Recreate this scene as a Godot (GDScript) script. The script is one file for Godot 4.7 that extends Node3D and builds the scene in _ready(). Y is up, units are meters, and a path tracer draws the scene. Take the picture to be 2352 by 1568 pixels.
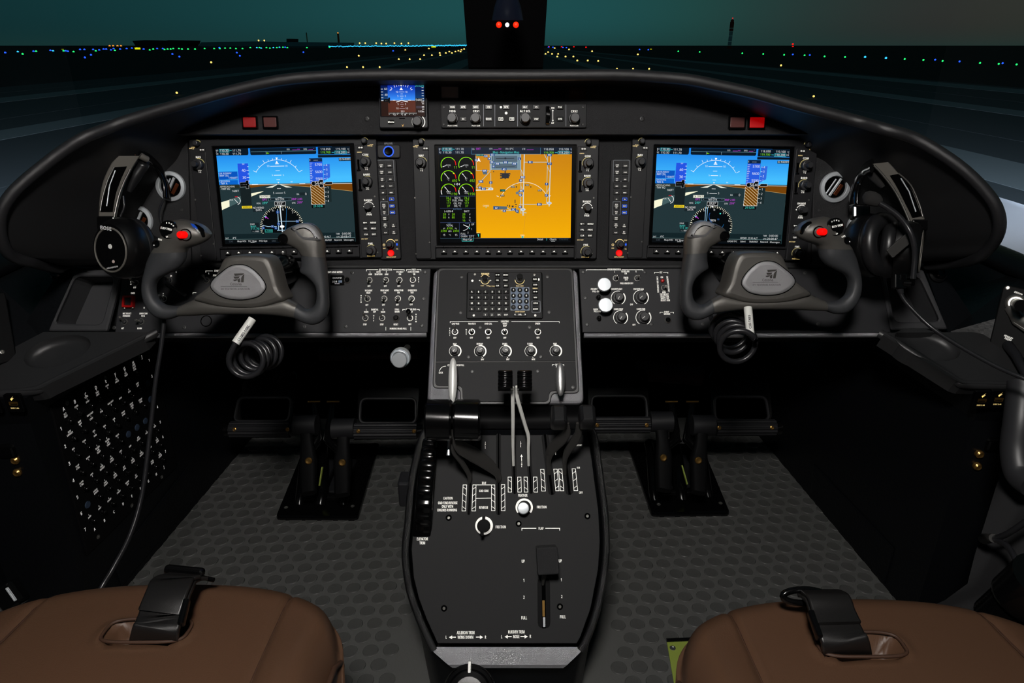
extends Node3D
# A turboprop cockpit at dusk. Metres, y up, the aircraft's nose towards -z.

const FOCAL := 1568.0                       # focal length in pixels of the 2352 x 1568 frame
const EYE := Vector3(0.0, 1.08, 0.0)        # the camera, above the cockpit floor (y = 0)
var look: Basis
var X := Transform3D()                      # where the shape helpers put what they are told
var M := {}
var taken := {}
var oy := Vector3.ZERO                      # crop in use: origin x, origin y, scale
var font: SystemFont
var bold: SystemFont
var TS
var glyphs := {}
var rng := RandomNumberGenerator.new()
# the planes the cockpit is laid out on: x to the right, y up along it, z out of it
var PANEL: Transform3D
var HOOD: Transform3D
var LOWER: Transform3D
var STACK: Transform3D
var QUAD: Transform3D
var WALL_L: Transform3D
var WALL_R: Transform3D

func _ready():
	# ---- camera, sky, lamps, exposure
	look = Basis(Vector3.UP, deg_to_rad(-0.37)) * Basis(Vector3.RIGHT, deg_to_rad(-23.47))
	var cam := Camera3D.new(); cam.name = "camera"
	cam.transform = Transform3D(look, EYE)
	cam.fov = rad_to_deg(2.0 * atan(784.0 / FOCAL)); cam.near = 0.02; cam.far = 6000.0
	add_child(cam); cam.current = true
	var we := WorldEnvironment.new(); we.name = "world"
	var e := Environment.new()
	e.background_mode = Environment.BG_SKY
	e.sky = Sky.new()
	e.sky.sky_material = dusk_sky()
	e.tonemap_mode = Environment.TONE_MAPPER_LINEAR
	e.tonemap_exposure = 1.0
	e.sdfgi_enabled = true; e.ssao_enabled = true; e.ssil_enabled = true
	we.environment = e; add_child(we)
	rng.seed = 408
	font = SystemFont.new(); font.font_names = PackedStringArray(["Droid Sans"])
	bold = SystemFont.new(); bold.font_names = PackedStringArray(["Droid Sans"]); bold.font_weight = 700
	TS = TextServerManager.get_primary_interface()
	materials()
	planes()
	lamps()
	aircraft_lamps()
	# ---- the setting
	outside()
	shell()
	floor_mat()
	instrument_panel()
	hood()
	lower_panels()
	centre_stack()
	pedestal()
	side_consoles()
	breakers()
	# ---- things
	displays()
	audio_panels()
	hood_things()
	keypad()
	switches_left()
	switches_right()
	stack_controls()
	quadrant()
	vents()
	yokes()
	headsets()
	pedals()
	seats()
	side_things()
	airfield()

# ------------------------------------------------------------------ placing
func ray(x: float, y: float) -> Vector3:
	return look * Vector3((x - 1176.0) / FOCAL, (784.0 - y) / FOCAL, -1.0)
func at(x: float, y: float, t: float) -> Vector3:
	return EYE + ray(x, y) * t
func atz(x: float, y: float, z: float) -> Vector3:
	var r := ray(x, y)
	return EYE + r * ((z - EYE.z) / r.z)
func aty(x: float, y: float, h: float) -> Vector3:
	var r := ray(x, y)
	return EYE + r * ((h - EYE.y) / r.y)
func tilted(p: Vector3, back: float) -> Transform3D:     # a plane through p that leans back
	var b := deg_to_rad(back)
	return Transform3D(Basis(Vector3.RIGHT, Vector3(0, cos(b), -sin(b)), Vector3(0, sin(b), cos(b))), p)
func on3(pl: Transform3D, x: float, y: float, h := 0.0) -> Vector3:   # where a line of sight meets a plane, in the plane's own axes
	var inv := pl.affine_inverse()
	var o := inv * EYE
	var d := inv.basis * ray(x, y)
	var t := (h - o.z) / d.z
	return o + d * t
func on(pl: Transform3D, p: Vector2, h := 0.0) -> Vector2:
	var v := on3(pl, p.x, p.y, h)
	return Vector2(v.x, v.y)
func crop(x: float, y: float, s: float): oy = Vector3(x, y, s)
func C(x: float, y: float) -> Vector2: return Vector2(oy.x + x / oy.z, oy.y + y / oy.z)
func K(pl: Transform3D, x: float, y: float, h := 0.0) -> Vector2: return on(pl, C(x, y), h)

func planes():
	PANEL = tilted(at(1167, 445, 1.25), 12.0)
	HOOD = PANEL.translated_local(Vector3(0, 0, 0.035))
	var top := PANEL * on3(PANEL, 1167, 612)
	LOWER = tilted(top + Vector3(0, 0, 0.004), 30.0)
	var c0 := top + Vector3(0, 0.004, 0.03)
	STACK = tilted(c0, 36.0)
	QUAD = tilted(at(1167, 985, 1.205), 37.0)
	var x := Vector3(0.1, 0, -0.995).normalized()
	WALL_L = Transform3D(Basis(x, Vector3.UP, x.cross(Vector3.UP)), Vector3(-0.828, 0, -1.166))
	x = Vector3(0.1, 0, 0.995).normalized()
	WALL_R = Transform3D(Basis(x, Vector3.UP, x.cross(Vector3.UP)), Vector3(0.815, 0, -1.166))

# ------------------------------------------------------------------ nodes
func numbered(parent: Node, called: String) -> String:
	var key := str(parent.get_instance_id()) + called
	var n: int = taken.get(key, 0)
	taken[key] = n + 1
	return called if n == 0 else "%s_%03d" % [called, n]
func tag(o: Node, label: String, category: String, group := ""):
	o.set_meta("label", label); o.set_meta("category", category)
	if group: o.set_meta("group", group)
func thing(called: String, label: String, category: String, xf := Transform3D(), group := "") -> Node3D:
	var o := Node3D.new(); o.name = numbered(self, called); add_child(o, true)
	o.transform = xf
	tag(o, label, category, group)
	return o
func struct(called: String, label: String, category: String, xf := Transform3D()) -> Node3D:
	var o := thing(called, label, category, xf)
	o.set_meta("kind", "structure")
	return o
func pm(parent: Node, called: String, mesh: Mesh, mat: Material, xf := Transform3D(), label := "") -> MeshInstance3D:
	var o := MeshInstance3D.new(); o.name = numbered(parent, called)
	o.mesh = mesh; o.material_override = mat; o.transform = xf
	parent.add_child(o, true)
	if label: o.set_meta("label", label)
	return o
func part(parent: Node, called: String, st: SurfaceTool, mat: Material, label := "") -> MeshInstance3D:
	return pm(parent, called, done(st), mat, Transform3D(), label)
func done(st: SurfaceTool) -> ArrayMesh:
	st.generate_normals()
	return st.commit()
func S() -> SurfaceTool:
	var st := SurfaceTool.new(); st.begin(Mesh.PRIMITIVE_TRIANGLES); st.set_smooth_group(-1)
	return st
func mv(x: float, y: float, z := 0.0) -> Transform3D: return Transform3D(Basis(), Vector3(x, y, z))
func m2(p: Vector2, z := 0.0) -> Transform3D: return Transform3D(Basis(), Vector3(p.x, p.y, z))

# ------------------------------------------------------------------ shapes (corners counted anticlockwise as seen from outside)
func tri(st: SurfaceTool, a: Vector3, b: Vector3, c: Vector3):
	st.add_vertex(X * a); st.add_vertex(X * c); st.add_vertex(X * b)
func quad(st: SurfaceTool, a: Vector3, b: Vector3, c: Vector3, d: Vector3):
	tri(st, a, b, c); tri(st, a, c, d)
func area(p: PackedVector2Array) -> float:
	var s := 0.0
	for i in p.size(): s += p[i].cross(p[(i + 1) % p.size()])
	return s / 2.0
func ccw(p: PackedVector2Array) -> PackedVector2Array:
	if area(p) < 0:
		var q := p.duplicate(); q.reverse()
		return q
	return p
func v3(p: Vector2, z: float) -> Vector3: return Vector3(p.x, p.y, z)
func fill(st: SurfaceTool, p: PackedVector2Array, z: float, up := true):
	st.set_smooth_group(-1)
	var t := Geometry2D.triangulate_polygon(p)
	for i in range(0, t.size(), 3):
		var a := p[t[i]]; var b := p[t[i + 1]]; var c := p[t[i + 2]]
		if ((b - a).cross(c - a) > 0) == up: tri(st, v3(a, z), v3(b, z), v3(c, z))
		else: tri(st, v3(a, z), v3(c, z), v3(b, z))
func inset(p: PackedVector2Array, d: float) -> PackedVector2Array:
	var q := PackedVector2Array(); var n := p.size()
	for i in n:
		var e1 := (p[i] - p[(i + n - 1) % n]).normalized(); var e2 := (p[(i + 1) % n] - p[i]).normalized()
		var n1 := Vector2(-e1.y, e1.x); var n2 := Vector2(-e2.y, e2.x)
		var m := n1 + n2
		var k := m.dot(n1)
		q.append(p[i] + (m / maxf(k, 0.3)) * d)
	return q
# loops of one outline, each [inset, height], joined and closed on top; smooth over gentle turns
func stack(st: SurfaceTool, poly: PackedVector2Array, steps: Array, top := true, bottom := false, smooth := false):
	var p := ccw(poly); var n := p.size()
	var loops := []
	for s in steps: loops.append(inset(p, s[0]) if s[0] != 0.0 else p)
	for k in steps.size() - 1:
		if smooth: st.set_smooth_group(1)
		else: st.set_smooth_group(-1)
		for i in n:
			var j := (i + 1) % n
			quad(st, v3(loops[k][i], steps[k][1]), v3(loops[k][j], steps[k][1]), v3(loops[k + 1][j], steps[k + 1][1]), v3(loops[k + 1][i], steps[k + 1][1]))
	if top: fill(st, loops[-1], steps[-1][1])
	if bottom: fill(st, loops[0], steps[0][1], false)
func extr(st: SurfaceTool, poly: PackedVector2Array, z0: float, z1: float, ch := 0.0, bottom := false):
	if ch <= 0.0: stack(st, poly, [[0.0, z0], [0.0, z1]], true, bottom)
	else: stack(st, poly, [[0.0, z0], [0.0, z1 - ch], [ch * 0.3, z1 - ch * 0.3], [ch, z1]], true, bottom)
func ring(st: SurfaceTool, a: PackedVector2Array, b: PackedVector2Array, z0: float, z1: float, ch := 0.0):   # an outline with an opening, both with as many corners
	var n := a.size()
	st.set_smooth_group(-1)
	var a2 := inset(a, ch) if ch > 0 else a
	var b2 := inset(b, -ch) if ch > 0 else b
	for i in n:
		var j := (i + 1) % n
		quad(st, v3(a[i], z0), v3(a[j], z0), v3(a[j], z1 - ch), v3(a[i], z1 - ch))
		quad(st, v3(b[j], z0), v3(b[i], z0), v3(b[i], z1 - ch), v3(b[j], z1 - ch))
		if ch > 0:
			quad(st, v3(a[i], z1 - ch), v3(a[j], z1 - ch), v3(a2[j], z1), v3(a2[i], z1))
			quad(st, v3(b[j], z1 - ch), v3(b[i], z1 - ch), v3(b2[i], z1), v3(b2[j], z1))
		quad(st, v3(a2[i], z1), v3(a2[j], z1), v3(b2[j], z1), v3(b2[i], z1))
func rr(cx: float, cy: float, w: float, h: float, r: float, n := 4) -> PackedVector2Array:
	var p := PackedVector2Array()
	for q in 4:
		var c := Vector2(cx + (w / 2 - r) * [1, -1, -1, 1][q], cy + (h / 2 - r) * [1, 1, -1, -1][q])
		for i in n + 1:
			var a := (q + float(i) / n) * PI / 2
			p.append(c + Vector2(cos(a), sin(a)) * r)
	return p
func rin(p: PackedVector2Array, d: float, r := 0.0003) -> PackedVector2Array:     # a rounded rectangle drawn in by d, with as many corners
	var b := Rect2(p[0], Vector2.ZERO)
	for q in p: b = b.expand(q)
	b = b.grow(-d)
	var c := b.get_center()
	return rr(c.x, c.y, b.size.x, b.size.y, minf(r, minf(b.size.x, b.size.y) * 0.45), p.size() / 4 - 1)
func circ(cx: float, cy: float, r: float, n := 20, ry := -1.0) -> PackedVector2Array:
	var p := PackedVector2Array()
	for i in n:
		var a := TAU * i / n
		p.append(Vector2(cx + cos(a) * r, cy + sin(a) * (r if ry < 0 else ry)))
	return p
func rounded(p: PackedVector2Array, r: float, n := 3) -> PackedVector2Array:    # a polygon with its corners rounded
	var q := PackedVector2Array(); var m := p.size()
	for i in m:
		var a := p[i]; var e1 := p[(i + m - 1) % m] - a; var e2 := p[(i + 1) % m] - a
		var d := minf(r, minf(e1.length(), e2.length()) * 0.45)
		var s := a + e1.normalized() * d; var t := a + e2.normalized() * d
		for k in n + 1:
			var u := float(k) / n
			q.append(s.lerp(a, u).lerp(a.lerp(t, u), u))
	return q
func flat(st: SurfaceTool, poly: PackedVector2Array, z: float): fill(st, poly, z)
func bar(st: SurfaceTool, a: Vector2, b: Vector2, w: float, z: float):      # a printed line
	var d := (b - a).normalized(); var s := Vector2(-d.y, d.x) * w / 2
	st.set_smooth_group(-1)
	quad(st, v3(a - s, z), v3(b - s, z), v3(b + s, z), v3(a + s, z))
func arc(st: SurfaceTool, c: Vector2, r: float, w: float, from: float, to: float, z: float, w2 := -1.0):   # a printed arc, degrees anticlockwise from the right
	var n := int(absf(to - from) / 9.0) + 2
	st.set_smooth_group(-1)
	for i in n:
		var a := deg_to_rad(lerpf(from, to, float(i) / n)); var b := deg_to_rad(lerpf(from, to, float(i + 1) / n))
		var wa := w if w2 < 0 else lerpf(w, w2, float(i) / n); var wb := w if w2 < 0 else lerpf(w, w2, float(i + 1) / n)
		var ua := Vector2(cos(a), sin(a)); var ub := Vector2(cos(b), sin(b))
		quad(st, v3(c + ua * (r - wa / 2), z), v3(c + ua * (r + wa / 2), z), v3(c + ub * (r + wb / 2), z), v3(c + ub * (r - wb / 2), z))
# profile of (radius, height) pairs turned round z
func lathe(st: SurfaceTool, prof: Array, n := 20, cap := true):
	var g := 1
	st.set_smooth_group(g)
	for k in prof.size() - 1:
		var a: Vector2 = prof[k]; var b: Vector2 = prof[k + 1]
		if k > 0:
			var d1 := (a - (prof[k - 1] as Vector2)).normalized(); var d2 := (b - a).normalized()
			if d1.dot(d2) < 0.8: g += 1
		st.set_smooth_group(g)
		for i in n:
			var t0 := TAU * i / n; var t1 := TAU * (i + 1) / n
			var p0 := Vector3(cos(t0), sin(t0), 0); var p1 := Vector3(cos(t1), sin(t1), 0)
			var z0 := Vector3(0, 0, a.y); var z1 := Vector3(0, 0, b.y)
			if a.x < 1e-6: tri(st, z0, p1 * b.x + z1, p0 * b.x + z1)
			elif b.x < 1e-6: tri(st, p0 * a.x + z0, p1 * a.x + z0, z1)
			else: quad(st, p0 * a.x + z0, p1 * a.x + z0, p1 * b.x + z1, p0 * b.x + z1)
	var e: Vector2 = prof[-1]
	if cap and e.x > 1e-6: fill(st, circ(0, 0, e.x, n), e.y)
	st.set_smooth_group(-1)
func lathe_at(st: SurfaceTool, xf: Transform3D, prof: Array, n := 16):
	var o := X; X = X * xf; lathe(st, prof, n); X = o
func knob_prof(r: float, h: float, c := 0.15) -> Array:
	return [Vector2(r, 0), Vector2(r, h * (1 - c)), Vector2(r - h * c * 0.35, h * (1 - c * 0.3)), Vector2(r - h * c, h)]
# a tube through points; the radius may be one number, a list, or a list of (across, along up) pairs
func tube(st: SurfaceTool, pts: Array, rad, n := 10, up := Vector3.ZERO, caps := true, sq := 1.0):
	var rings := []
	var ref := up
	for i in pts.size():
		var d: Vector3 = (pts[mini(i + 1, pts.size() - 1)] - pts[maxi(i - 1, 0)])
		d = d.normalized()
		if up == Vector3.ZERO:
			if i == 0: ref = d.cross(Vector3.RIGHT if absf(d.x) < 0.8 else Vector3.UP)
			ref = (ref - d * ref.dot(d)).normalized()
		else: ref = (up - d * up.dot(d)).normalized()
		var side := d.cross(ref)
		var r = rad[i] if rad is Array else rad
		var ra: float = r.x if r is Vector2 else r
		var rb: float = r.y if r is Vector2 else r
		var loop := PackedVector3Array()
		for k in n:
			var a := TAU * (k + (0.5 if n == 4 else 0.0)) / n
			var cx := signf(cos(a)) * pow(absf(cos(a)), sq); var sx := signf(sin(a)) * pow(absf(sin(a)), sq)
			loop.append((pts[i] as Vector3) + side * cx * ra + ref * sx * rb)
		rings.append(loop)
	skin(st, rings, caps)
func skin(st: SurfaceTool, rings: Array, caps := true, smooth := true):
	if smooth: st.set_smooth_group(1)
	for i in rings.size() - 1:
		var n: int = rings[i].size()
		for k in n:
			var j := (k + 1) % n
			quad(st, rings[i][k], rings[i][j], rings[i + 1][j], rings[i + 1][k])
	st.set_smooth_group(-1)
	if caps:
		for e in [0, rings.size() - 1]:
			var c := Vector3.ZERO; var n: int = rings[e].size()
			for p in rings[e]: c += p
			c /= n
			for k in n:
				if e == 0: tri(st, c, rings[e][(k + 1) % n], rings[e][k])
				else: tri(st, c, rings[e][k], rings[e][(k + 1) % n])
func sheet(st: SurfaceTool, rows: Array, smooth := true):     # rows of points, an open skin
	st.set_smooth_group(1 if smooth else -1)
	for i in rows.size() - 1:
		for k in rows[i].size() - 1:
			quad(st, rows[i][k], rows[i][k + 1], rows[i + 1][k + 1], rows[i + 1][k])
	st.set_smooth_group(-1)
func spline(p: Array, k := 6) -> Array:                       # Catmull-Rom through points of any vector kind
	var q := []; var n := p.size()
	for i in n - 1:
		var a = p[maxi(i - 1, 0)]; var b = p[i]; var c = p[i + 1]; var d = p[mini(i + 2, n - 1)]
		for j in k:
			var t := float(j) / k
			q.append(0.5 * ((2.0 * b) + (c - a) * t + (2.0 * a - 5.0 * b + 4.0 * c - d) * t * t + (3.0 * b - a - 3.0 * c + d) * t * t * t))
	q.append(p[-1])
	return q
func box(st: SurfaceTool, xf: Transform3D, s: Vector3, ch := 0.0):
	var o := X; X = X * xf
	if ch <= 0: stack(st, rr(0, 0, s.x, s.y, 0.0001, 1), [[0.0, -s.z / 2], [0.0, s.z / 2]], true, true)
	else: stack(st, rr(0, 0, s.x, s.y, ch, 2), [[ch * 0.85, -s.z / 2], [0.0, -s.z / 2 + ch], [0.0, s.z / 2 - ch], [ch * 0.3, s.z / 2 - ch * 0.25], [ch * 0.85, s.z / 2]], true, true)
	X = o
func ball(st: SurfaceTool, c: Vector3, r: float, n := 12):
	var prof := []
	for i in 9: prof.append(Vector2(r * sin(PI * i / 8.0), -r * cos(PI * i / 8.0)))
	prof[0].x = 0.0; prof[8].x = 0.0
	var o := X; X = X * Transform3D(Basis(), c)
	lathe(st, prof, n); X = o
# printed text; h is the height of a capital
func txt(st: SurfaceTool, s: String, p: Vector2, h: float, z := 0.0006, wide := 1.0, align := 0, turn := 0.0, f: Font = null):
	var tm := TextMesh.new()
	tm.font = f if f else bold
	tm.font_size = 32; tm.pixel_size = 0.01; tm.depth = 0.0; tm.curve_step = 2.0; tm.text = s
	var k := h / 0.2285
	var xf := Transform3D(Basis(Vector3(0, 0, 1), turn), Vector3(p.x, p.y, z))
	var a := tm.surface_get_arrays(0)
	if a.is_empty(): return
	var v: PackedVector3Array = a[0]
	var lo := 1e9; var hi := -1e9; var yl := 1e9; var yh := -1e9
	for q in v: lo = minf(lo, q.x); hi = maxf(hi, q.x); yl = minf(yl, q.y); yh = maxf(yh, q.y)
	var off := Vector3((lo + hi) / 2 if align == 0 else (lo if align < 0 else hi), (yl + yh) / 2, 0)
	st.set_smooth_group(-1)
	var idx = a[Mesh.ARRAY_INDEX]
	var n: int = idx.size() if idx != null else v.size()
	for i in n:
		var q := v[idx[i]] if idx != null else v[i]
		st.add_vertex(X * (xf * ((q - off) * Vector3(k * wide, k, 0))))

# ------------------------------------------------------------------ materials
func noise_map(freq: float, kind: int, strength: float, size := 256, normal := true, oct := 3) -> NoiseTexture2D:
	var n := FastNoiseLite.new(); n.noise_type = kind; n.frequency = freq; n.seed = 7; n.fractal_octaves = oct
	var t := NoiseTexture2D.new(); t.width = size; t.height = size; t.seamless = true; t.noise = n
	t.as_normal_map = normal
	if normal: t.bump_strength = strength
	return t
func mat(called: String, c: Color, rough := 0.5, metal := 0.0, spec := 0.5) -> StandardMaterial3D:
	var m := StandardMaterial3D.new(); m.resource_name = called
	m.albedo_color = c; m.roughness = rough; m.metallic = metal; m.metallic_specular = spec
	M[called] = m
	return m
func grained(m: StandardMaterial3D, t: Texture2D, s: float, k := 1.0):
	m.normal_enabled = true; m.normal_texture = t; m.normal_scale = k
	m.uv1_triplanar = true; m.uv1_scale = Vector3(s, s, s)
func glow(called: String, c: Color, e: float, base := Color(0.02, 0.02, 0.02)) -> StandardMaterial3D:
	var m := mat(called, base, 0.5)
	m.emission_enabled = true; m.emission = c; m.emission_energy_multiplier = e
	return m
func g(v: float) -> Color: return Color(v, v, v)
func materials():
	var fine := noise_map(0.11, FastNoiseLite.TYPE_SIMPLEX_SMOOTH, 6.0)
	var hide := noise_map(0.06, FastNoiseLite.TYPE_CELLULAR, 3.0)
	var soft := noise_map(0.03, FastNoiseLite.TYPE_SIMPLEX_SMOOTH, 3.0)
	var streak := noise_map(0.08, FastNoiseLite.TYPE_SIMPLEX_SMOOTH, 4.0)
	grained(mat("wrinkle", Color(0.165, 0.165, 0.172), 0.42, 0.0, 0.55), fine, 45.0, 1.6)
	grained(mat("hood", Color(0.115, 0.115, 0.12), 0.5, 0.0, 0.45), fine, 70.0, 0.5)
	grained(mat("rim", Color(0.14, 0.14, 0.148), 0.36, 0.0, 0.5), fine, 80.0, 0.5)
	mat("black", Color(0.09, 0.09, 0.095), 0.45)
	mat("unit", Color(0.12, 0.12, 0.13), 0.5, 0.0, 0.4)
	mat("faceplate", Color(0.17, 0.17, 0.176), 0.6, 0.0, 0.3)
	mat("key", Color(0.13, 0.13, 0.135), 0.5, 0.0, 0.4)
	mat("knob", Color(0.17, 0.17, 0.18), 0.42, 0.0, 0.5)
	mat("gloss", Color(0.03, 0.03, 0.033), 0.16, 0.0, 0.5)
	mat("dark", Color(0.045, 0.045, 0.05), 0.6, 0.0, 0.25)
	mat("void", Color(0.015, 0.015, 0.017), 0.9, 0.0, 0.1)
	grained(mat("wall", Color(0.055, 0.06, 0.07), 0.38, 0.0, 0.3), soft, 12.0, 0.3)
	grained(mat("ledge", Color(0.175, 0.175, 0.18), 0.34, 0.0, 0.5), fine, 70.0, 0.4)
	grained(mat("pocket", Color(0.24, 0.24, 0.25), 0.55, 0.0, 0.4), fine, 60.0, 0.6)
	grained(mat("frame", Color(0.72, 0.72, 0.74), 0.3, 0.8, 0.6), fine, 40.0, 1.1)
	grained(mat("quadrant", Color(0.172, 0.172, 0.176), 0.6, 0.0, 0.3), fine, 80.0, 0.3)
	grained(mat("rail", Color(0.075, 0.075, 0.08), 0.3, 0.0, 0.7), fine, 40.0, 1.6)
	mat("lever", Color(0.2, 0.195, 0.19), 0.5)
	mat("white", Color(0.9, 0.9, 0.88), 0.4)
	mat("silver", Color(0.86, 0.88, 0.9), 0.36, 0.55); mat("screwhead", Color(0.3, 0.3, 0.3), 0.45, 0.6)
	mat("steel", Color(0.66, 0.65, 0.63), 0.3, 0.9)
	mat("brass", Color(0.75, 0.58, 0.32), 0.3, 0.9)
	grained(mat("cast", Color(0.75, 0.75, 0.75), 0.38, 0.85), streak, 40.0, 0.4)
	grained(mat("yoke", Color(0.365, 0.355, 0.34), 0.32, 0.4, 0.5), fine, 70.0, 0.35)
	grained(mat("grip", Color(0.215, 0.22, 0.23), 0.42, 0.0, 0.5), fine, 60.0, 0.5)
	grained(mat("emblem", Color(0.66, 0.66, 0.67), 0.42, 0.6), fine, 90.0, 0.9)
	mat("emblem_print", Color(0.3, 0.29, 0.28), 0.4, 0.3)
	grained(mat("leather", Color(0.33, 0.235, 0.175), 0.42, 0.0, 0.4), hide, 30.0, 0.35)
	mat("seam", Color(0.26, 0.17, 0.12), 0.6)
	mat("thread", Color(0.5, 0.38, 0.3), 0.6)
	grained(mat("webbing", Color(0.1, 0.095, 0.095), 0.35, 0.0, 0.5), streak, 60.0, 0.4)
	grained(mat("rubber", Color(0.35, 0.35, 0.345), 0.6, 0.0, 0.35), soft, 20.0, 0.4)
	grained(mat("stud", Color(0.3, 0.3, 0.295), 0.42, 0.0, 0.4), soft, 20.0, 0.4)
	mat("cord", Color(0.13, 0.13, 0.14), 0.3)
	grained(mat("carpet", Color(0.16, 0.16, 0.165), 0.9, 0.0, 0.2), fine, 50.0, 1.0)
	mat("titanium", Color(0.5, 0.485, 0.46), 0.36, 0.5)
	mat("pad", Color(0.1, 0.1, 0.106), 0.36); mat("disc", Color(0.025, 0.025, 0.028), 0.5, 0.0, 0.2)
	mat("foam", Color(0.13, 0.125, 0.125), 0.95)
	mat("primer", Color(0.56, 0.62, 0.27), 0.5)
	mat("red", Color(0.75, 0.03, 0.02), 0.4)
	mat("red_dark", Color(0.2, 0.02, 0.02), 0.6)
	mat("maroon", Color(0.36, 0.2, 0.19), 0.35)
	mat("bluekey", Color(0.38, 0.45, 0.55), 0.5)
	mat("skin", Color(0.88, 0.89, 0.93), 0.5)
	mat("print", Color(0.92, 0.92, 0.92), 0.5)
	mat("greyprint", Color(0.55, 0.57, 0.6), 0.5)
	mat("copper", Color(0.36, 0.17, 0.07), 0.4, 0.6)
	glow("dimlit", Color(1.0, 0.98, 0.96), 0.3, Color(0.9, 0.9, 0.9))
	mat("shell", Color(0.035, 0.035, 0.038), 0.34)
	glow("backlit", Color(1.0, 0.98, 0.94), 0.55, Color(0.9, 0.9, 0.88))
	glow("amber", Color(1.0, 0.85, 0.5), 0.6, Color(0.9, 0.85, 0.7))
	glow("tritium", Color(1.0, 0.93, 0.62), 0.16, Color(0.8, 0.75, 0.5))
	glow("blue_lit", Color(0.1, 0.38, 1.0), 1.0)
	glow("red_lit", Color(1.0, 0.01, 0.0), 0.75, Color(0.8, 0.02, 0.01))
	glow("ball_red", Color(1.0, 0.12, 0.01), 0.9, Color(0.9, 0.2, 0.05))
	glow("ball_white", Color(0.95, 0.97, 1.0), 1.1, Color(0.9, 0.9, 0.9))
	glow("lamp_red", Color(0.6, 0.01, 0.03), 0.28, Color(0.5, 0.02, 0.04))
	glow("lamp_red_dim", Color(0.5, 0.0, 0.02), 0.35, Color(0.5, 0.03, 0.05))
	var sw := mat("lamp_lens", Color(0.78, 0.7, 0.68), 0.3); sw.clearcoat_enabled = true; sw.clearcoat = 0.6
	var gl := mat("windscreen_glass", Color(1, 1, 1, 0.001), 0.02)
	gl.transparency = BaseMaterial3D.TRANSPARENCY_ALPHA; gl.metallic_specular = 0.03
	gl = mat("screen_glass", Color(0.012, 0.012, 0.014), 0.3, 0.0, 0.2)

func dusk_sky() -> PanoramaSkyMaterial:
	var w := 256; var h := 128
	var im := Image.create(w, h, false, Image.FORMAT_RGBAF)
	for j in h:
		var el := (0.5 - (j + 0.5) / h) * PI
		for i in w:
			var az := wrapf((i + 0.5) / w * TAU, -PI, PI)       # 0 ahead, positive to the right
			var d := rad_to_deg(az)
			var warm := smoothstep(4.0, 34.0, d) * (1.0 - smoothstep(60.0, 130.0, d))
			var teal := exp(-pow((d - 2.0) / 30.0, 2.0))
			var c := Color(0.045, 0.155, 0.165).lerp(Color(0.115, 0.305, 0.31), teal).lerp(Color(0.185, 0.25, 0.175), warm)
			var up := clampf(el / 1.2, 0.0, 1.0)
			c = c.lerp(Color(0.05, 0.1, 0.12), up)
			var low := 1.0 - smoothstep(0.0, 0.035, absf(el))
			c = c.lerp(c * 0.8, low * 0.6)
			c.a = 1.0
			im.set_pixel(i, j, c.srgb_to_linear())
	var m := PanoramaSkyMaterial.new()
	m.panorama = ImageTexture.create_from_image(im)
	return m

func lamps():
	var t := struct("dome_lamp", "round frosted dome lamp on the cockpit ceiling behind the camera", "lamp", Transform3D(Basis(Vector3.RIGHT, deg_to_rad(-55)), Vector3(-0.06, 1.66, 0.08)))
	t.set_meta("kind", "thing")
	var st := S(); X = Transform3D(Basis(Vector3.RIGHT, PI), Vector3(0, 0, 0.0))
	lathe(st, [Vector2(0.13, -0.05), Vector2(0.135, 0.0), Vector2(0.12, 0.012), Vector2(0.108, 0.008)], 32, false)
	X = Transform3D()
	part(t, "lamp_rim", st, M.unit)
	st = S(); X = Transform3D(Basis(Vector3.RIGHT, PI), Vector3.ZERO)
	lathe(st, [Vector2(0.108, 0.004), Vector2(0.06, 0.012), Vector2(0.0, 0.014)], 32)
	X = Transform3D()
	part(t, "lamp_glass", st, glow("dome_glow", Color(1.0, 0.97, 0.92), 1.5, Color(0.8, 0.8, 0.8)))
	var l := AreaLight3D.new(); l.name = "dome_light"
	l.area_size = Vector2(0.19, 0.19); l.light_color = Color(1.0, 0.985, 0.965); l.light_energy = 1.75
	l.area_range = 8.0; l.area_attenuation = 2.0; l.shadow_enabled = true
	l.position = Vector3(0, 0, -0.02)
	t.add_child(l)

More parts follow.
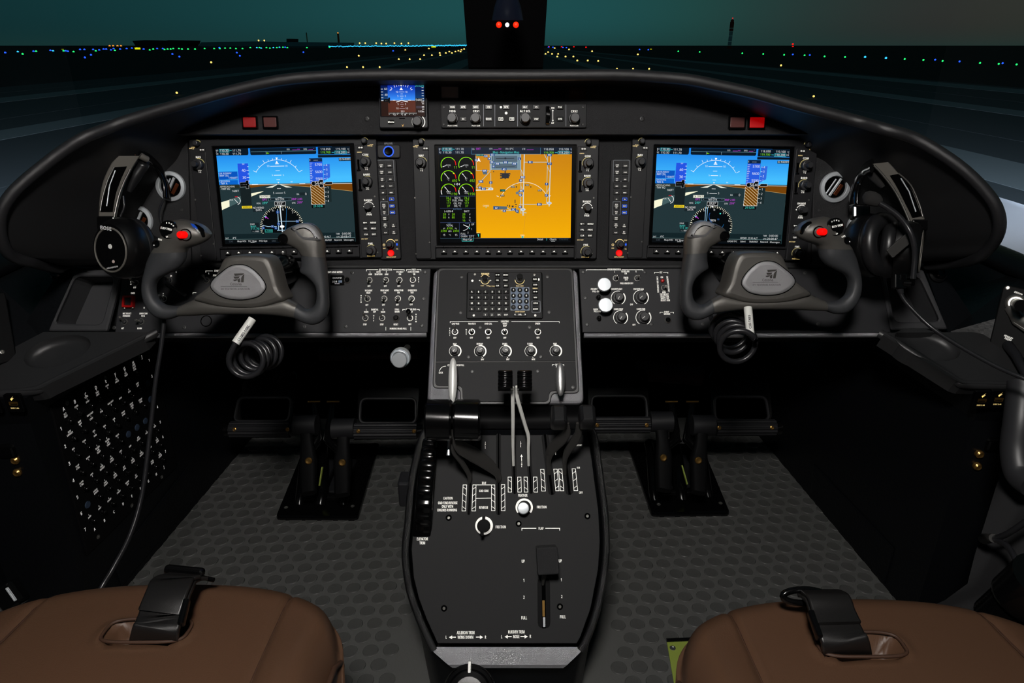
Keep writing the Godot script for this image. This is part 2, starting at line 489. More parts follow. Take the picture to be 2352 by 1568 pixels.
# ------------------------------------------------------------------ outside
func outside():
	var gy := -1.4
	mat("field", Color(0.2, 0.235, 0.25), 0.9, 0.0, 0.1)
	mat("tarmac", Color(0.36, 0.39, 0.41), 0.85, 0.0, 0.1)
	mat("band", Color(0.58, 0.62, 0.64), 0.85, 0.0, 0.1)
	mat("paint", Color(0.6, 0.62, 0.62), 0.8, 0.0, 0.1)
	var o := struct("ground", "dark flat airfield grass stretching to the horizon at dusk", "ground")
	var st := S(); box(st, mv(0, gy - 0.5, -1500), Vector3(6000, 1.0, 4000)); part(o, "field", st, M.field)
	o = struct("road", "wide grey runway surface running away from the aircraft's nose", "runway")
	st = S(); box(st, mv(0, gy + 0.01, -560), Vector3(64, 0.04, 1200)); part(o, "tarmac", st, M.tarmac)
	var xs := [-29.0, -24.5, -19.5, -15.0, -10.5, -6.5, 6.5, 10.5, 15.5, 20.0, 25.0, 29.5]
	for i in xs.size():
		st = S(); box(st, mv(xs[i], gy + 0.035, -300), Vector3(1.6 + 0.5 * (i % 3), 0.012, 640)); part(o, "marking", st, M.band if i % 2 else M.tarmac)
	for i in 24:
		st = S(); box(st, mv(0.3, gy + 0.036, -24.0 - i * 22), Vector3(0.9, 0.012, 9)); part(o, "marking", st, M.paint)
	# pale fuselage skin under the side windows, outside
	for s in [-1, 1]:
		o = struct("trim_1" if s < 0 else "trim_2", "pale fuselage skin outside the %s side window sill" % ("left" if s < 0 else "right"), "fuselage")
		st = S()
		var pr := []
		for k in 9: pr.append(Vector2(lerpf(1.0, 1.36, k / 8.0), 0.70 - 0.006 * pow(k / 8.0, 4.0)))
		var rows := []
		for z in [-2.6, -0.2]:
			var row := []
			for q in pr: row.append(Vector3(s * q.x, q.y, z))
			row.append(Vector3(s * 1.38, 0.3, z))
			if s > 0: row.reverse()
			rows.append(row)
		sheet(st, rows)
		part(o, "skin", st, M.skin)

# lamps on the aircraft itself: taxi lamps under the wings, inspection lamps on the fuselage
func outer_lamp(called: String, text: String, p: Vector3, towards: Vector3, energy: float, angle: float):
	var z := (p - towards).normalized(); var x := Vector3.UP.cross(z).normalized()
	var t := thing(called, text, "lamp", Transform3D(Basis(x, z.cross(x), z), p))
	var st := S(); X = Transform3D(Basis(Vector3.RIGHT, PI), Vector3.ZERO)
	lathe(st, [Vector2(0.0, -0.1), Vector2(0.07, -0.08), Vector2(0.09, 0.0), Vector2(0.08, 0.0)], 20, false); X = Transform3D(); part(t, "lamp_shell", st, M.unit)
	st = S(); X = Transform3D(Basis(Vector3.RIGHT, PI), Vector3.ZERO); lathe(st, [Vector2(0.08, -0.006), Vector2(0.0, 0.0)], 20); X = Transform3D(); part(t, "lamp_glass", st, M.dome_glow)
	var l := SpotLight3D.new(); l.name = "lamp_beam"; l.position = Vector3(0, 0, -0.02)
	l.spot_angle = angle; l.spot_angle_attenuation = 1.0; l.spot_range = 200.0; l.spot_attenuation = 2.0; l.light_size = 0.08; l.shadow_enabled = true
	l.light_energy = energy; l.light_color = Color(0.86, 0.93, 1.0)
	t.add_child(l)
func aircraft_lamps():
	for s in [-1, 1]:
		var side := "left" if s < 0 else "right"
		outer_lamp("taxi_lamp", "taxi lamp under the %s wing lighting the runway beside the nose" % side, Vector3(s * 5.0, 1.7, -0.5), Vector3(s * 13.0, -1.4, -14.0), 190.0, 62.0)
		outer_lamp("inspection_lamp", "inspection lamp under the %s wing lighting the pale fuselage skin" % side, Vector3(s * 2.5, 1.0, -1.1), Vector3(s * 1.2, 0.69, -1.6), 4.0, 17.0)

# ------------------------------------------------------------------ the shell
func slab(o: Node, called: String, lo: Vector3, hi: Vector3, m: Material, ch := 0.0):
	var st := S(); box(st, Transform3D(Basis(), (lo + hi) / 2), hi - lo, ch); part(o, called, st, m)
func shell():
	var o := struct("ceiling", "dark cockpit ceiling lining", "ceiling")
	slab(o, "lining", Vector3(-1.05, 1.76, -0.62), Vector3(1.05, 1.84, 1.4), M.dark)
	o = struct("wall_back", "dark bulkhead behind the pilots' seats", "wall")
	slab(o, "bulkhead", Vector3(-1.05, 0, 1.3), Vector3(1.05, 1.8, 1.38), M.dark)
	o = struct("wall_front", "dark firewall in front of the rudder pedals", "wall")
	slab(o, "firewall", Vector3(-1.05, -0.02, -1.95), Vector3(1.05, 0.78, -1.88), M.void)
	for s in [-1, 1]:
		var side := "left" if s < 0 else "right"
		o = struct("wall_" + side, "dark cockpit side wall below and behind the %s window" % side, "wall")
		var a := 0.98; var b := 1.04
		slab(o, "lower_lining", Vector3(minf(s * a, s * b), -0.02, -1.9), Vector3(maxf(s * a, s * b), 0.69, 1.34), M.wall)
		slab(o, "aft_lining", Vector3(minf(s * a, s * b), 0.65, -0.1), Vector3(maxf(s * a, s * b), 1.8, 1.34), M.dark)
		var st := S()
		X = Transform3D()
		tube(st, [Vector3(s * 0.985, 0.69, -1.62), Vector3(s * 0.985, 0.69, -0.1)], Vector2(0.035, 0.02), 12)
		part(o, "window_sill", st, M.wall)
		o = struct("window_1" if s < 0 else "window_2", "clear %s side window of the cockpit" % side, "window")
		st = S(); box(st, mv(s * 1.01, 1.23, -0.9), Vector3(0.004, 1.08, 1.6)); part(o, "pane", st, M.windscreen_glass)
		o = struct("window_3" if s < 0 else "window_4", "%s windscreen pane beside the dark centre post" % side, "window")
		st = S()
		var p := [Vector3(s * 0.06, 0.98, -1.46), Vector3(s * 1.0, 0.98, -1.4), Vector3(s * 1.0, 1.78, -0.62), Vector3(s * 0.06, 1.78, -0.62)]
		if s < 0: p.reverse()
		quad(st, p[0], p[1], p[2], p[3]); part(o, "pane", st, M.windscreen_glass)
	# the post between the panes
	o = struct("trim_3", "dark windscreen centre post rising from the glareshield", "post")
	var st := S()
	var zb := -1.3; var zt := -0.72
	var bl := atz(1076, 155, zb); var br := atz(1247, 155, zb)
	var tl := atz(1064, 0, -1.19); var tr := atz(1257, 0, -1.19)
	var dl := (tl - bl); var k := 4.6
	var rings := []
	for q in [[bl, br], [tl, tr], [bl + dl * k, br + (tr - br) * k]]:
		var n := Vector3(0, -0.02, -0.07)
		rings.append(PackedVector3Array([q[0], q[1], q[1] + n, q[0] + n]))
	skin(st, rings, true, false)
	part(o, "post_cover", st, M.dark)

# ------------------------------------------------------------------ floor with raised round studs
func floor_mat():
	var o := struct("floor", "grey studded rubber cockpit floor around the pedestal", "floor")
	slab(o, "rubber_sheet", Vector3(-1.04, -0.03, -1.95), Vector3(1.04, 0.0, 1.34), M.rubber)
	var st := S(); lathe(st, [Vector2(0.0158, 0), Vector2(0.0152, 0.0012), Vector2(0.0143, 0.0018), Vector2(0.0134, 0.0015)], 18)
	var mesh := done(st)
	var spots := []
	var u := Basis(Vector3.UP, deg_to_rad(3.0))
	for j in range(-5, 42):
		for i in range(-24, 25):
			var p := u * Vector3(i * 0.0395 + (0.01975 if j % 2 else 0.0), 0, -0.48 - j * 0.0342)
			if absf(p.x) > 0.87 or p.z < -1.8 or p.z > -0.4: continue
			if absf(p.x) > 0.86 - maxf(0.0, -p.z - 1.05) * 0.1: continue
			if absf(p.x + 0.005) < 0.16 + clampf((p.z + 0.78) * -0.5, -0.03, 0.05): continue
			spots.append(p)
	# the studs that show largest: nearest the eye and inside the frame
	var seen := []
	var inv := look.inverse()
	for p in spots:
		var q: Vector3 = inv * (p - EYE)
		var px := Vector2(1176 + q.x / -q.z * FOCAL, 784 - q.y / -q.z * FOCAL)
		var shown := px.y < 1590 and px.x > 240 and px.x < 2110
		if px.y > 1340 and (px.x < 770 or px.x > 1560): shown = shown and px.y < 1345.0 + 0.0 * px.x
		seen.append([(-q.z if shown else 100.0 - q.z), p])
	seen.sort_custom(func(a, b): return a[0] < b[0])
	var turn := Basis(Vector3.RIGHT, -PI / 2)
	var rest := S()
	for i in seen.size():
		if i < 300: pm(o, "stud", mesh, M.stud, Transform3D(turn, seen[i][1]))
		else: rest.append_from(mesh, 0, Transform3D(turn, seen[i][1]))
	var r := pm(o, "far_studs", rest.commit(), M.stud)
	r.set_meta("kind", "stuff")

# ------------------------------------------------------------------ layout helpers
func px(pl: Transform3D, list: Array, h := 0.0) -> PackedVector2Array:       # image corners onto a plane
	var p := PackedVector2Array()
	for i in range(0, list.size(), 2): p.append(on(pl, Vector2(list[i], list[i + 1]), h))
	return p
func mpp(pl: Transform3D, p: Vector2) -> float:                              # metres in the width of one crop pixel
	var w: Vector3 = look.inverse() * (pl * Vector3(p.x, p.y, 0) - EYE)
	return -w.z / FOCAL / oy.z
func label(st: SurfaceTool, pl: Transform3D, s: String, x: float, y: float, h: float, wide := 0.72, z := 0.0008, align := 0, turn := 0.0):
	var p := K(pl, x, y, z)
	txt(st, s, p, h * mpp(pl, p), z, wide, align, turn)
func upright(st: SurfaceTool, pl: Transform3D, s: String, x: float, y: float, h: float, pitch: float, z := 0.0008):   # letters one below the other
	for i in s.length(): label(st, pl, s[i], x, y + (i - (s.length() - 1) / 2.0) * pitch, h, 0.9, z)
func line(st: SurfaceTool, pl: Transform3D, pts: Array, w: float, z := 0.0008):
	for i in range(0, pts.size() - 2, 2):
		var a := K(pl, pts[i], pts[i + 1], z); var b := K(pl, pts[i + 2], pts[i + 3], z)
		var e := (b - a).normalized() * w * mpp(pl, a) * 0.5
		bar(st, a - e, b + e, w * mpp(pl, a), z)
func screw_mesh(r := 0.0032) -> ArrayMesh:
	var st := S()
	lathe(st, [Vector2(r, 0.0), Vector2(r, 0.0006), Vector2(r * 0.8, 0.0011), Vector2(r * 0.5, 0.0011), Vector2(r * 0.36, 0.0004)], 12)
	return done(st)
func screws(o: Node, pl: Transform3D, pts: Array, m: Material, z := 0.0, r := 0.0032):
	var mesh := screw_mesh(r)
	for i in range(0, pts.size(), 2): pm(o, "screw", mesh, M.screwhead if m == M.steel else m, m2(K(pl, pts[i], pts[i + 1], z), z))
func star(poly: PackedVector2Array, c: Vector2, n: int) -> PackedVector2Array:     # an outline as seen from c in n even directions
	var q := PackedVector2Array()
	for i in n:
		var a := TAU * i / n; var far := c + Vector2(cos(a), sin(a)) * 10.0
		var best := far
		for k in poly.size():
			var hit = Geometry2D.segment_intersects_segment(c, far, poly[k], poly[(k + 1) % poly.size()])
			if hit != null and c.distance_to(hit) < c.distance_to(best): best = hit
		q.append(best)
	return q

# ------------------------------------------------------------------ instrument panel
func instrument_panel():
	var o := thing("instrument_panel", "black wrinkle-finish instrument panel holding the three large displays", "instrument panel", PANEL)
	for q in [[150, 612, 196, 430, 330, 312, 430, 300, 439, 612], [441.5, 612, 432.5, 300, 1868, 300, 1862, 612], [1864.5, 612, 1870.5, 300, 1970, 310, 2105, 430, 2150, 612]]:
		var st := S(); extr(st, px(PANEL, q), -0.02, 0.0, 0.0012); part(o, "panel_section", st, M.wrinkle)
	crop(0, 0, 1)
	screws(o, PANEL, [418, 482, 1882, 483, 340, 345, 2030, 350], M.steel, 0.0, 0.003)
	var st := S()
	box(st, Transform3D(Basis(), v3(on(PANEL, Vector2(1155, 475)), -0.12)), Vector3(1.2, 0.16, 0.18)); part(o, "backing", st, M.void)
	# step where the panel bends towards the pilots
	st = S(); X = Transform3D()
	var a := on3(PANEL, 150, 612); var b := on3(PANEL, 2150, 612)
	tube(st, [a + Vector3(0, -0.001, -0.004), b + Vector3(0, -0.001, -0.004)], 0.0055, 10); part(o, "edge_strip", st, M.hood)

# ------------------------------------------------------------------ glareshield: a rolled rim, the hollow behind it and the face below
func hood():
	var o := thing("glareshield", "black padded glareshield arching over the whole instrument panel", "glareshield")
	# rim in the picture, its distance from the eye, and the edge behind it
	var L := [
		[169, 611, -1.212, 172, 603], [120, 604, -1.152, 176, 590], [76, 592, -1.080, 182, 576], [34, 580, -1.050, 192, 558], [6, 560, -1.030, 204, 540], [-8, 520, -1.020, 216, 518], [-5, 475, -1.020, 229, 500],
		[19, 434, -1.030, 240, 465], [60, 396, -1.045, 250, 425], [105, 364, -1.060, 258, 385], [153, 332, -1.075, 278, 350], [204, 300, -1.090, 318, 325], [262, 272, -1.127, 372, 310],
		[350, 244, -1.142, 425, 291], [450, 217, -1.152, 500, 262], [550, 193, -1.162, 575, 235], [650, 174, -1.167, 660, 207], [750, 164, -1.172, 760, 192], [900, 160, -1.172, 900, 186], [1160, 159, -1.172, 1160, 184]]
	var R := [
		[1400, 160, -1.172, 1400, 186], [1500, 165, -1.172, 1495, 192], [1576, 172, -1.167, 1570, 204], [1651, 187, -1.162, 1640, 220], [1726, 203, -1.157, 1710, 240], [1826, 229, -1.147, 1790, 268], [1900, 250, -1.137, 1870, 292], [1965, 269, -1.127, 1935, 310],
		[2026, 288, -1.095, 1990, 330], [2087, 306, -1.085, 2030, 350], [2151, 340, -1.065, 2062, 380], [2214, 380, -1.045, 2072, 420], [2262, 423, -1.030, 2082, 460], [2290, 460, -1.020, 2090, 490], [2300, 498, -1.020, 2098, 515],
		[2294, 530, -1.030, 2105, 540], [2278, 556, -1.050, 2110, 560], [2246, 582, -1.080, 2114, 578], [2200, 597, -1.152, 2117, 592], [2141, 610, -1.212, 2119, 604]]
	var rim := []; var ins := []
	for q in L + R:
		rim.append(atz(q[0], q[1], q[2]))
		ins.append(HOOD * on3(HOOD, q[3], q[4], 0.0 if q[1] < 290 else -0.031))
	rim = spline(rim, 3); ins = spline(ins, 3)
	# pull the tube's centre in by its radius, so that its outer edge is the outline
	var rows := [[], [], [], [], [], [], []]
	var tubec := []
	for i in rim.size():
		var a: Vector3 = rim[i]; var b: Vector3 = ins[i]
		var d := (b - a); var n := Vector3(d.x, d.y, 0).normalized()
		var c := a + n * 0.009
		tubec.append(c)
		var ear := smoothstep(0.45, 0.7, absf(a.x + 0.01))
		rows[0].append(c + n * 0.003 + Vector3(0, 0, 0.0084))
		rows[1].append(c.lerp(b, 0.1) + Vector3(0, 0, lerpf(-0.008, 0.0085, ear)))
		rows[2].append(c.lerp(b, 0.3) + Vector3(0, 0, lerpf(-0.014, 0.009, ear)))
		rows[3].append(c.lerp(b, 0.55) + Vector3(0, 0, lerpf(-0.011, 0.009, ear)))
		rows[4].append(c.lerp(b, 0.8) + Vector3(0, 0, lerpf(-0.006, 0.006, ear)))
		rows[5].append(b + Vector3(0, 0, -0.002))
		rows[6].append(b + Vector3(0, -0.004, -0.03))
	var st := S(); tube(st, tubec, 0.009, 12); part(o, "rolled_rim", st, M.rim)
	st = S(); sheet(st, rows); part(o, "hood_lining", st, M.hood)
	st = S()
	var r2 := []; var r3 := []; var r4 := []
	for c in tubec:
		r2.append(c + Vector3(0, 0.004, -0.004)); r3.append(c + Vector3(-c.x * 0.05, -0.035, -0.12)); r4.append(c + Vector3(-c.x * 0.12, -0.12, -0.3))
	sheet(st, [r4, r3, r2]); part(o, "top_skin", st, M.hood)
	# the face
	var lin := []
	for q in L.slice(11) + R.slice(0, 10): lin += [q[3], q[4] - 4]
	lin[0] = 318; lin[1] = 330; 
	var poly := px(HOOD, [372, 309, 430, 287, 500, 258, 575, 231, 660, 203, 760, 186, 900, 180, 1160, 178, 1400, 180, 1495, 186, 1570, 200, 1640, 216, 1710, 236, 1790, 264, 1870, 288, 1935, 309])
	X = HOOD; st = S(); extr(st, poly, -0.03, 0.0, 0.004); X = Transform3D(); part(o, "hood_face", st, M.wrinkle)
	crop(0, 0, 1)
	var mesh := screw_mesh(0.0045)
	for q in [[843, 273], [1475, 273]]: pm(o, "screw", mesh, M.black, HOOD * m2(on(HOOD, Vector2(q[0], q[1])), 0.0))
	pm(o, "push_button", mesh, M.dark, HOOD * m2(on(HOOD, Vector2(1160, 212)), 0.0))
	# small eyeball lamps sunk in the ears
	for s in [[170, 527], [2138, 540]]:
		var p: Vector3 = atz(s[0], s[1], -1.165)
		if s[0] > 1000: continue
		var xf := Transform3D(look * Basis(Vector3.UP, deg_to_rad(38)) , p)
		st = S(); X = xf
		lathe(st, [Vector2(0.019, -0.008), Vector2(0.018, 0.003), Vector2(0.013, 0.001), Vector2(0.0115, -0.004)], 24, false)
		X = Transform3D(); part(o, "lamp_socket", st, M.pocket)
		st = S(); X = xf; ball(st, Vector3(0, 0, -0.003), 0.0105, 16)
		X = Transform3D(); part(o, "eyeball_lamp", st, M.gloss)

# ------------------------------------------------------------------ the two lower switch panels and the map pockets outboard of them
func lower_panels():
	for s in [0, 1]:
		var side: String = ["left", "right"][s]
		var o := thing("switchboard", ["black lower panel of toggle switches under the left display", "black lower panel with silver pull knobs and heat dials under the right display"][s], "switch panel", LOWER)
		o.set_meta("side", side); M["low%d" % s] = mat("low%d" % s, Color(0.175, 0.175, 0.185), 0.55, 0.0, 0.35)
		var st := S()
		extr(st, px(LOWER, [[283, 617, 989, 617, 982, 763, 264, 763], [1330, 617, 2020, 617, 2046, 763, 1338, 763]][s]), -0.012, 0.0, 0.001); part(o, "faceplate", st, M["low%d" % s])
		st = S()
		var y := 770.0
		var e: Array = [[262, 980], [1341, 2048]][s]
		var a := on3(LOWER, e[0], y, -0.006); var b := on3(LOWER, e[1], y - 1, -0.006)
		tube(st, [a, b], 0.005, 10); part(o, "bottom_rail", st, M.frame)
		st = S(); box(st, Transform3D(Basis(), (a + b) / 2 + Vector3(0, 0.012, -0.05)), Vector3((b - a).length(), 0.03, 0.085)); part(o, "underside", st, M.dark)
		keep["low%d" % s] = o
		# map pocket
		var pk := thing("map_pocket", "open grey map pocket beside the %s switch panel, above the armrest ledge" % side, "map pocket", LOWER)
		var outer: PackedVector2Array = px(LOWER, [[109, 760, 172, 619, 281, 619, 244, 760], [2048, 757, 2021, 619, 2122, 619, 2178, 755]][s], 0.004)
		var inner: PackedVector2Array = px(LOWER, [[122, 743, 171, 634, 262, 634, 233, 745], [2057, 740, 2035, 633, 2113, 633, 2163, 738]][s], 0.004)
		outer = ccw(outer); inner = ccw(inner)
		outer = rounded(outer, 0.004, 3); inner = rounded(inner, 0.012, 3)
		st = S(); ring(st, outer, inner, -0.004, 0.004, 0.0025); part(pk, "pocket_frame", st, M.pocket)
		st = S()
		for i in inner.size():
			var j := (i + 1) % inner.size()
			quad(st, v3(inner[j], 0.0), v3(inner[i], 0.0), v3(inner[i], -0.055), v3(inner[j], -0.055))
		fill(st, inner, -0.055); part(pk, "pocket_bin", st, M.pocket)
		# trim strip beside the pocket and a small swivel lamp on it
		st = S(); fill(st, px(LOWER, [[40, 770, 150, 600, 180, 600, 108, 770], [2178, 765, 2118, 600, 2150, 600, 2260, 765]][s], -0.004), -0.004); part(pk, "side_trim", st, M.wall)
		var kn := thing("swivel_lamp", "small black swivel lamp by the %s map pocket's upper corner" % side, "lamp", LOWER * m2(on(LOWER, [Vector2(137, 628), Vector2(2154, 628)][s]), -0.002))
		st = S(); lathe(st, [Vector2(0.0165, 0), Vector2(0.0165, 0.004), Vector2(0.013, 0.006)], 20); part(kn, "lamp_collar", st, M.dark)
		st = S(); lathe(st, [Vector2(0.0115, 0.004), Vector2(0.0105, 0.014), Vector2(0.008, 0.0165), Vector2(0.005, 0.0165), Vector2(0.004, 0.013)], 20); part(kn, "lamp_head", st, M.gloss)
var keep := {}

# ------------------------------------------------------------------ centre stack
func centre_stack():
	var o := thing("centre_stack", "sloping centre console frame between the switch panels, speckled metallic at its foot", "console", STACK)
	keep.stack = o
	var outer := px(STACK, [996, 618, 1327, 618, 1342, 928, 980, 928])
	var st := S(); extr(st, rounded(outer, 0.012), -0.03, 0.0, 0.006); part(o, "console_frame", st, M.frame)
	st = S()
	var w := (outer[1] - outer[0]).length()
	var c := (outer[0] + outer[1] + outer[2] + outer[3]) / 4.0
	box(st, Transform3D(Basis(), v3(c + Vector2(0, 0.05), -0.15)), Vector3(w * 0.98, 0.2, 0.24)); part(o, "console_body", st, M.dark)
	var plate := [1010, 621, 1311, 621, 1324.5, 898, 1261.5, 898, 1259.5, 923, 1063, 923, 1062, 886.5, 999.5, 886.5]
	st = S(); extr(st, rounded(ccw(inset(ccw(px(STACK, plate)), -0.0045)), 0.009), -0.002, 0.002, 0.0015); part(o, "plate_gasket", st, M.black)
	crop(800, 600, 4.2)
	var seam := K(STACK, 1500, 970).y
	var poly := ccw(rounded(px(STACK, plate), 0.008))
	var lo := poly.duplicate(); var hi := poly.duplicate()
	var big := PackedVector2Array([Vector2(-1, seam - 0.0006), Vector2(1, seam - 0.0006), Vector2(1, -1), Vector2(-1, -1)])
	for q in Geometry2D.intersect_polygons(poly, big):
		st = S(); extr(st, q, 0.0, 0.0042, 0.0007); part(o, "lower_faceplate", st, M.faceplate)
	for i in big.size(): big[i].y = seam + 0.0006 if i < 2 else 1.0
	for q in Geometry2D.intersect_polygons(poly, big):
		st = S(); extr(st, q, 0.0, 0.0042, 0.0007); part(o, "upper_faceplate", st, M.faceplate)
	# curved apron from the console's foot down to the pedestal
	st = S()
	var rows := []
	for k in 6:
		var t := k / 5.0; var row := []
		for x in [0.0, 1.0]:
			var a: Vector3 = STACK.affine_inverse() * (STACK * on3(STACK, lerpf(984, 1339, x), 926, -0.004))
			var b: Vector3 = STACK.affine_inverse() * (QUAD * on3(QUAD, lerpf(974, 1366, x), 984, 0.0))
			var p := a.lerp(b, t); p.z -= 0.018 * sin(PI * t)
			row.append(p)
		rows.append(row)
	sheet(st, [rows[5], rows[4], rows[3], rows[2], rows[1], rows[0]]); part(o, "apron", st, M.dark)

# ------------------------------------------------------------------ pedestal
func rim_px() -> Array:
	return [996, 1493, 966, 1427, 948, 1378, 936, 1328, 931, 1262, 937, 1200, 945, 1110, 957, 1050, 972, 1000, 985, 986, 1355, 985, 1364, 1000, 1372, 1050, 1380, 1110, 1388, 1170, 1392, 1242, 1388, 1310, 1370, 1403, 1346, 1470, 1333, 1493]
func pedestal():
	var o := thing("pedestal", "black centre pedestal between the seats with engine levers and flap handle", "pedestal", QUAD)
	keep.pedestal = o
	var rp := rim_px()
	var outer := ccw(px(QUAD, rp, 0.004))
	var inner := inset(outer, 0.0085)
	var st := S(); extr(st, inset(inner, 0.0012), -0.006, 0.0, 0.001); part(o, "top_plate", st, M.quadrant)
	# rolled edge along the sides
	var inv := QUAD.affine_inverse()
	var side := []
	for i in range(0, 20, 2): side.append(on3(QUAD, rp[i], rp[i + 1], 0.0))
	st = S(); tube(st, spline(side, 4), 0.0065, 10); part(o, "side_rail", st, M.rail)
	side = []
	for i in range(20, 40, 2): side.append(on3(QUAD, rp[i], rp[i + 1], 0.0))
	st = S(); tube(st, spline(side, 4), 0.0065, 10); part(o, "side_rail", st, M.rail)
	# aft bevel
	var a := on3(QUAD, 990, 1492, 0.002); var b := on3(QUAD, 1339, 1492, 0.002)
	var aw := at(1002, 1518, 0.93); var bw := at(1329, 1518, 0.93)
	aw = inv * Vector3(aw.x, (QUAD * a).y - 0.0135, (QUAD * a).z + 0.0175); bw = inv * Vector3(bw.x, (QUAD * b).y - 0.0135, (QUAD * b).z + 0.0175)
	st = S()
	var rows := [[aw + (aw - a) * 0.25 + Vector3(0, 0, -0.004), bw + (bw - b) * 0.25 + Vector3(0, 0, -0.004)], [aw, bw], [a.lerp(aw, 0.15), b.lerp(bw, 0.15)], [a + Vector3(0, 0.004, -0.002), b + Vector3(0, 0.004, -0.002)]]
	sheet(st, rows, false); part(o, "aft_bevel", st, M.frame)
	# body below
	var top := PackedVector3Array(); var mid := PackedVector3Array(); var bot := PackedVector3Array()
	for p in outer:
		var w := QUAD * Vector3(p.x, p.y, -0.004)
		top.append(w)
		var c := Vector3(-0.004, 0, -0.86)
		mid.append(Vector3(lerpf(c.x, w.x, 0.97), w.y - 0.03, lerpf(c.z, w.z, 1.0) + (0.012 if w.z > -0.75 else 0.0)))
		bot.append(Vector3(lerpf(c.x, w.x, 0.84), 0.0, lerpf(c.z, w.z, 0.97)))
	for arr in [top, mid, bot]:
		for i in arr.size(): arr[i] = inv * (arr[i] as Vector3)
	st = S(); skin(st, [bot, mid, top], false); part(o, "pedestal_body", st, M.wall)
	# floor-length trunk from the pedestal forward to the firewall
	st = S()
	X = inv
	box(st, mv(-0.006, 0.2, -1.45), Vector3(0.26, 0.4, 0.8), 0.01)
	X = Transform3D(); part(o, "trunk", st, M.wall)

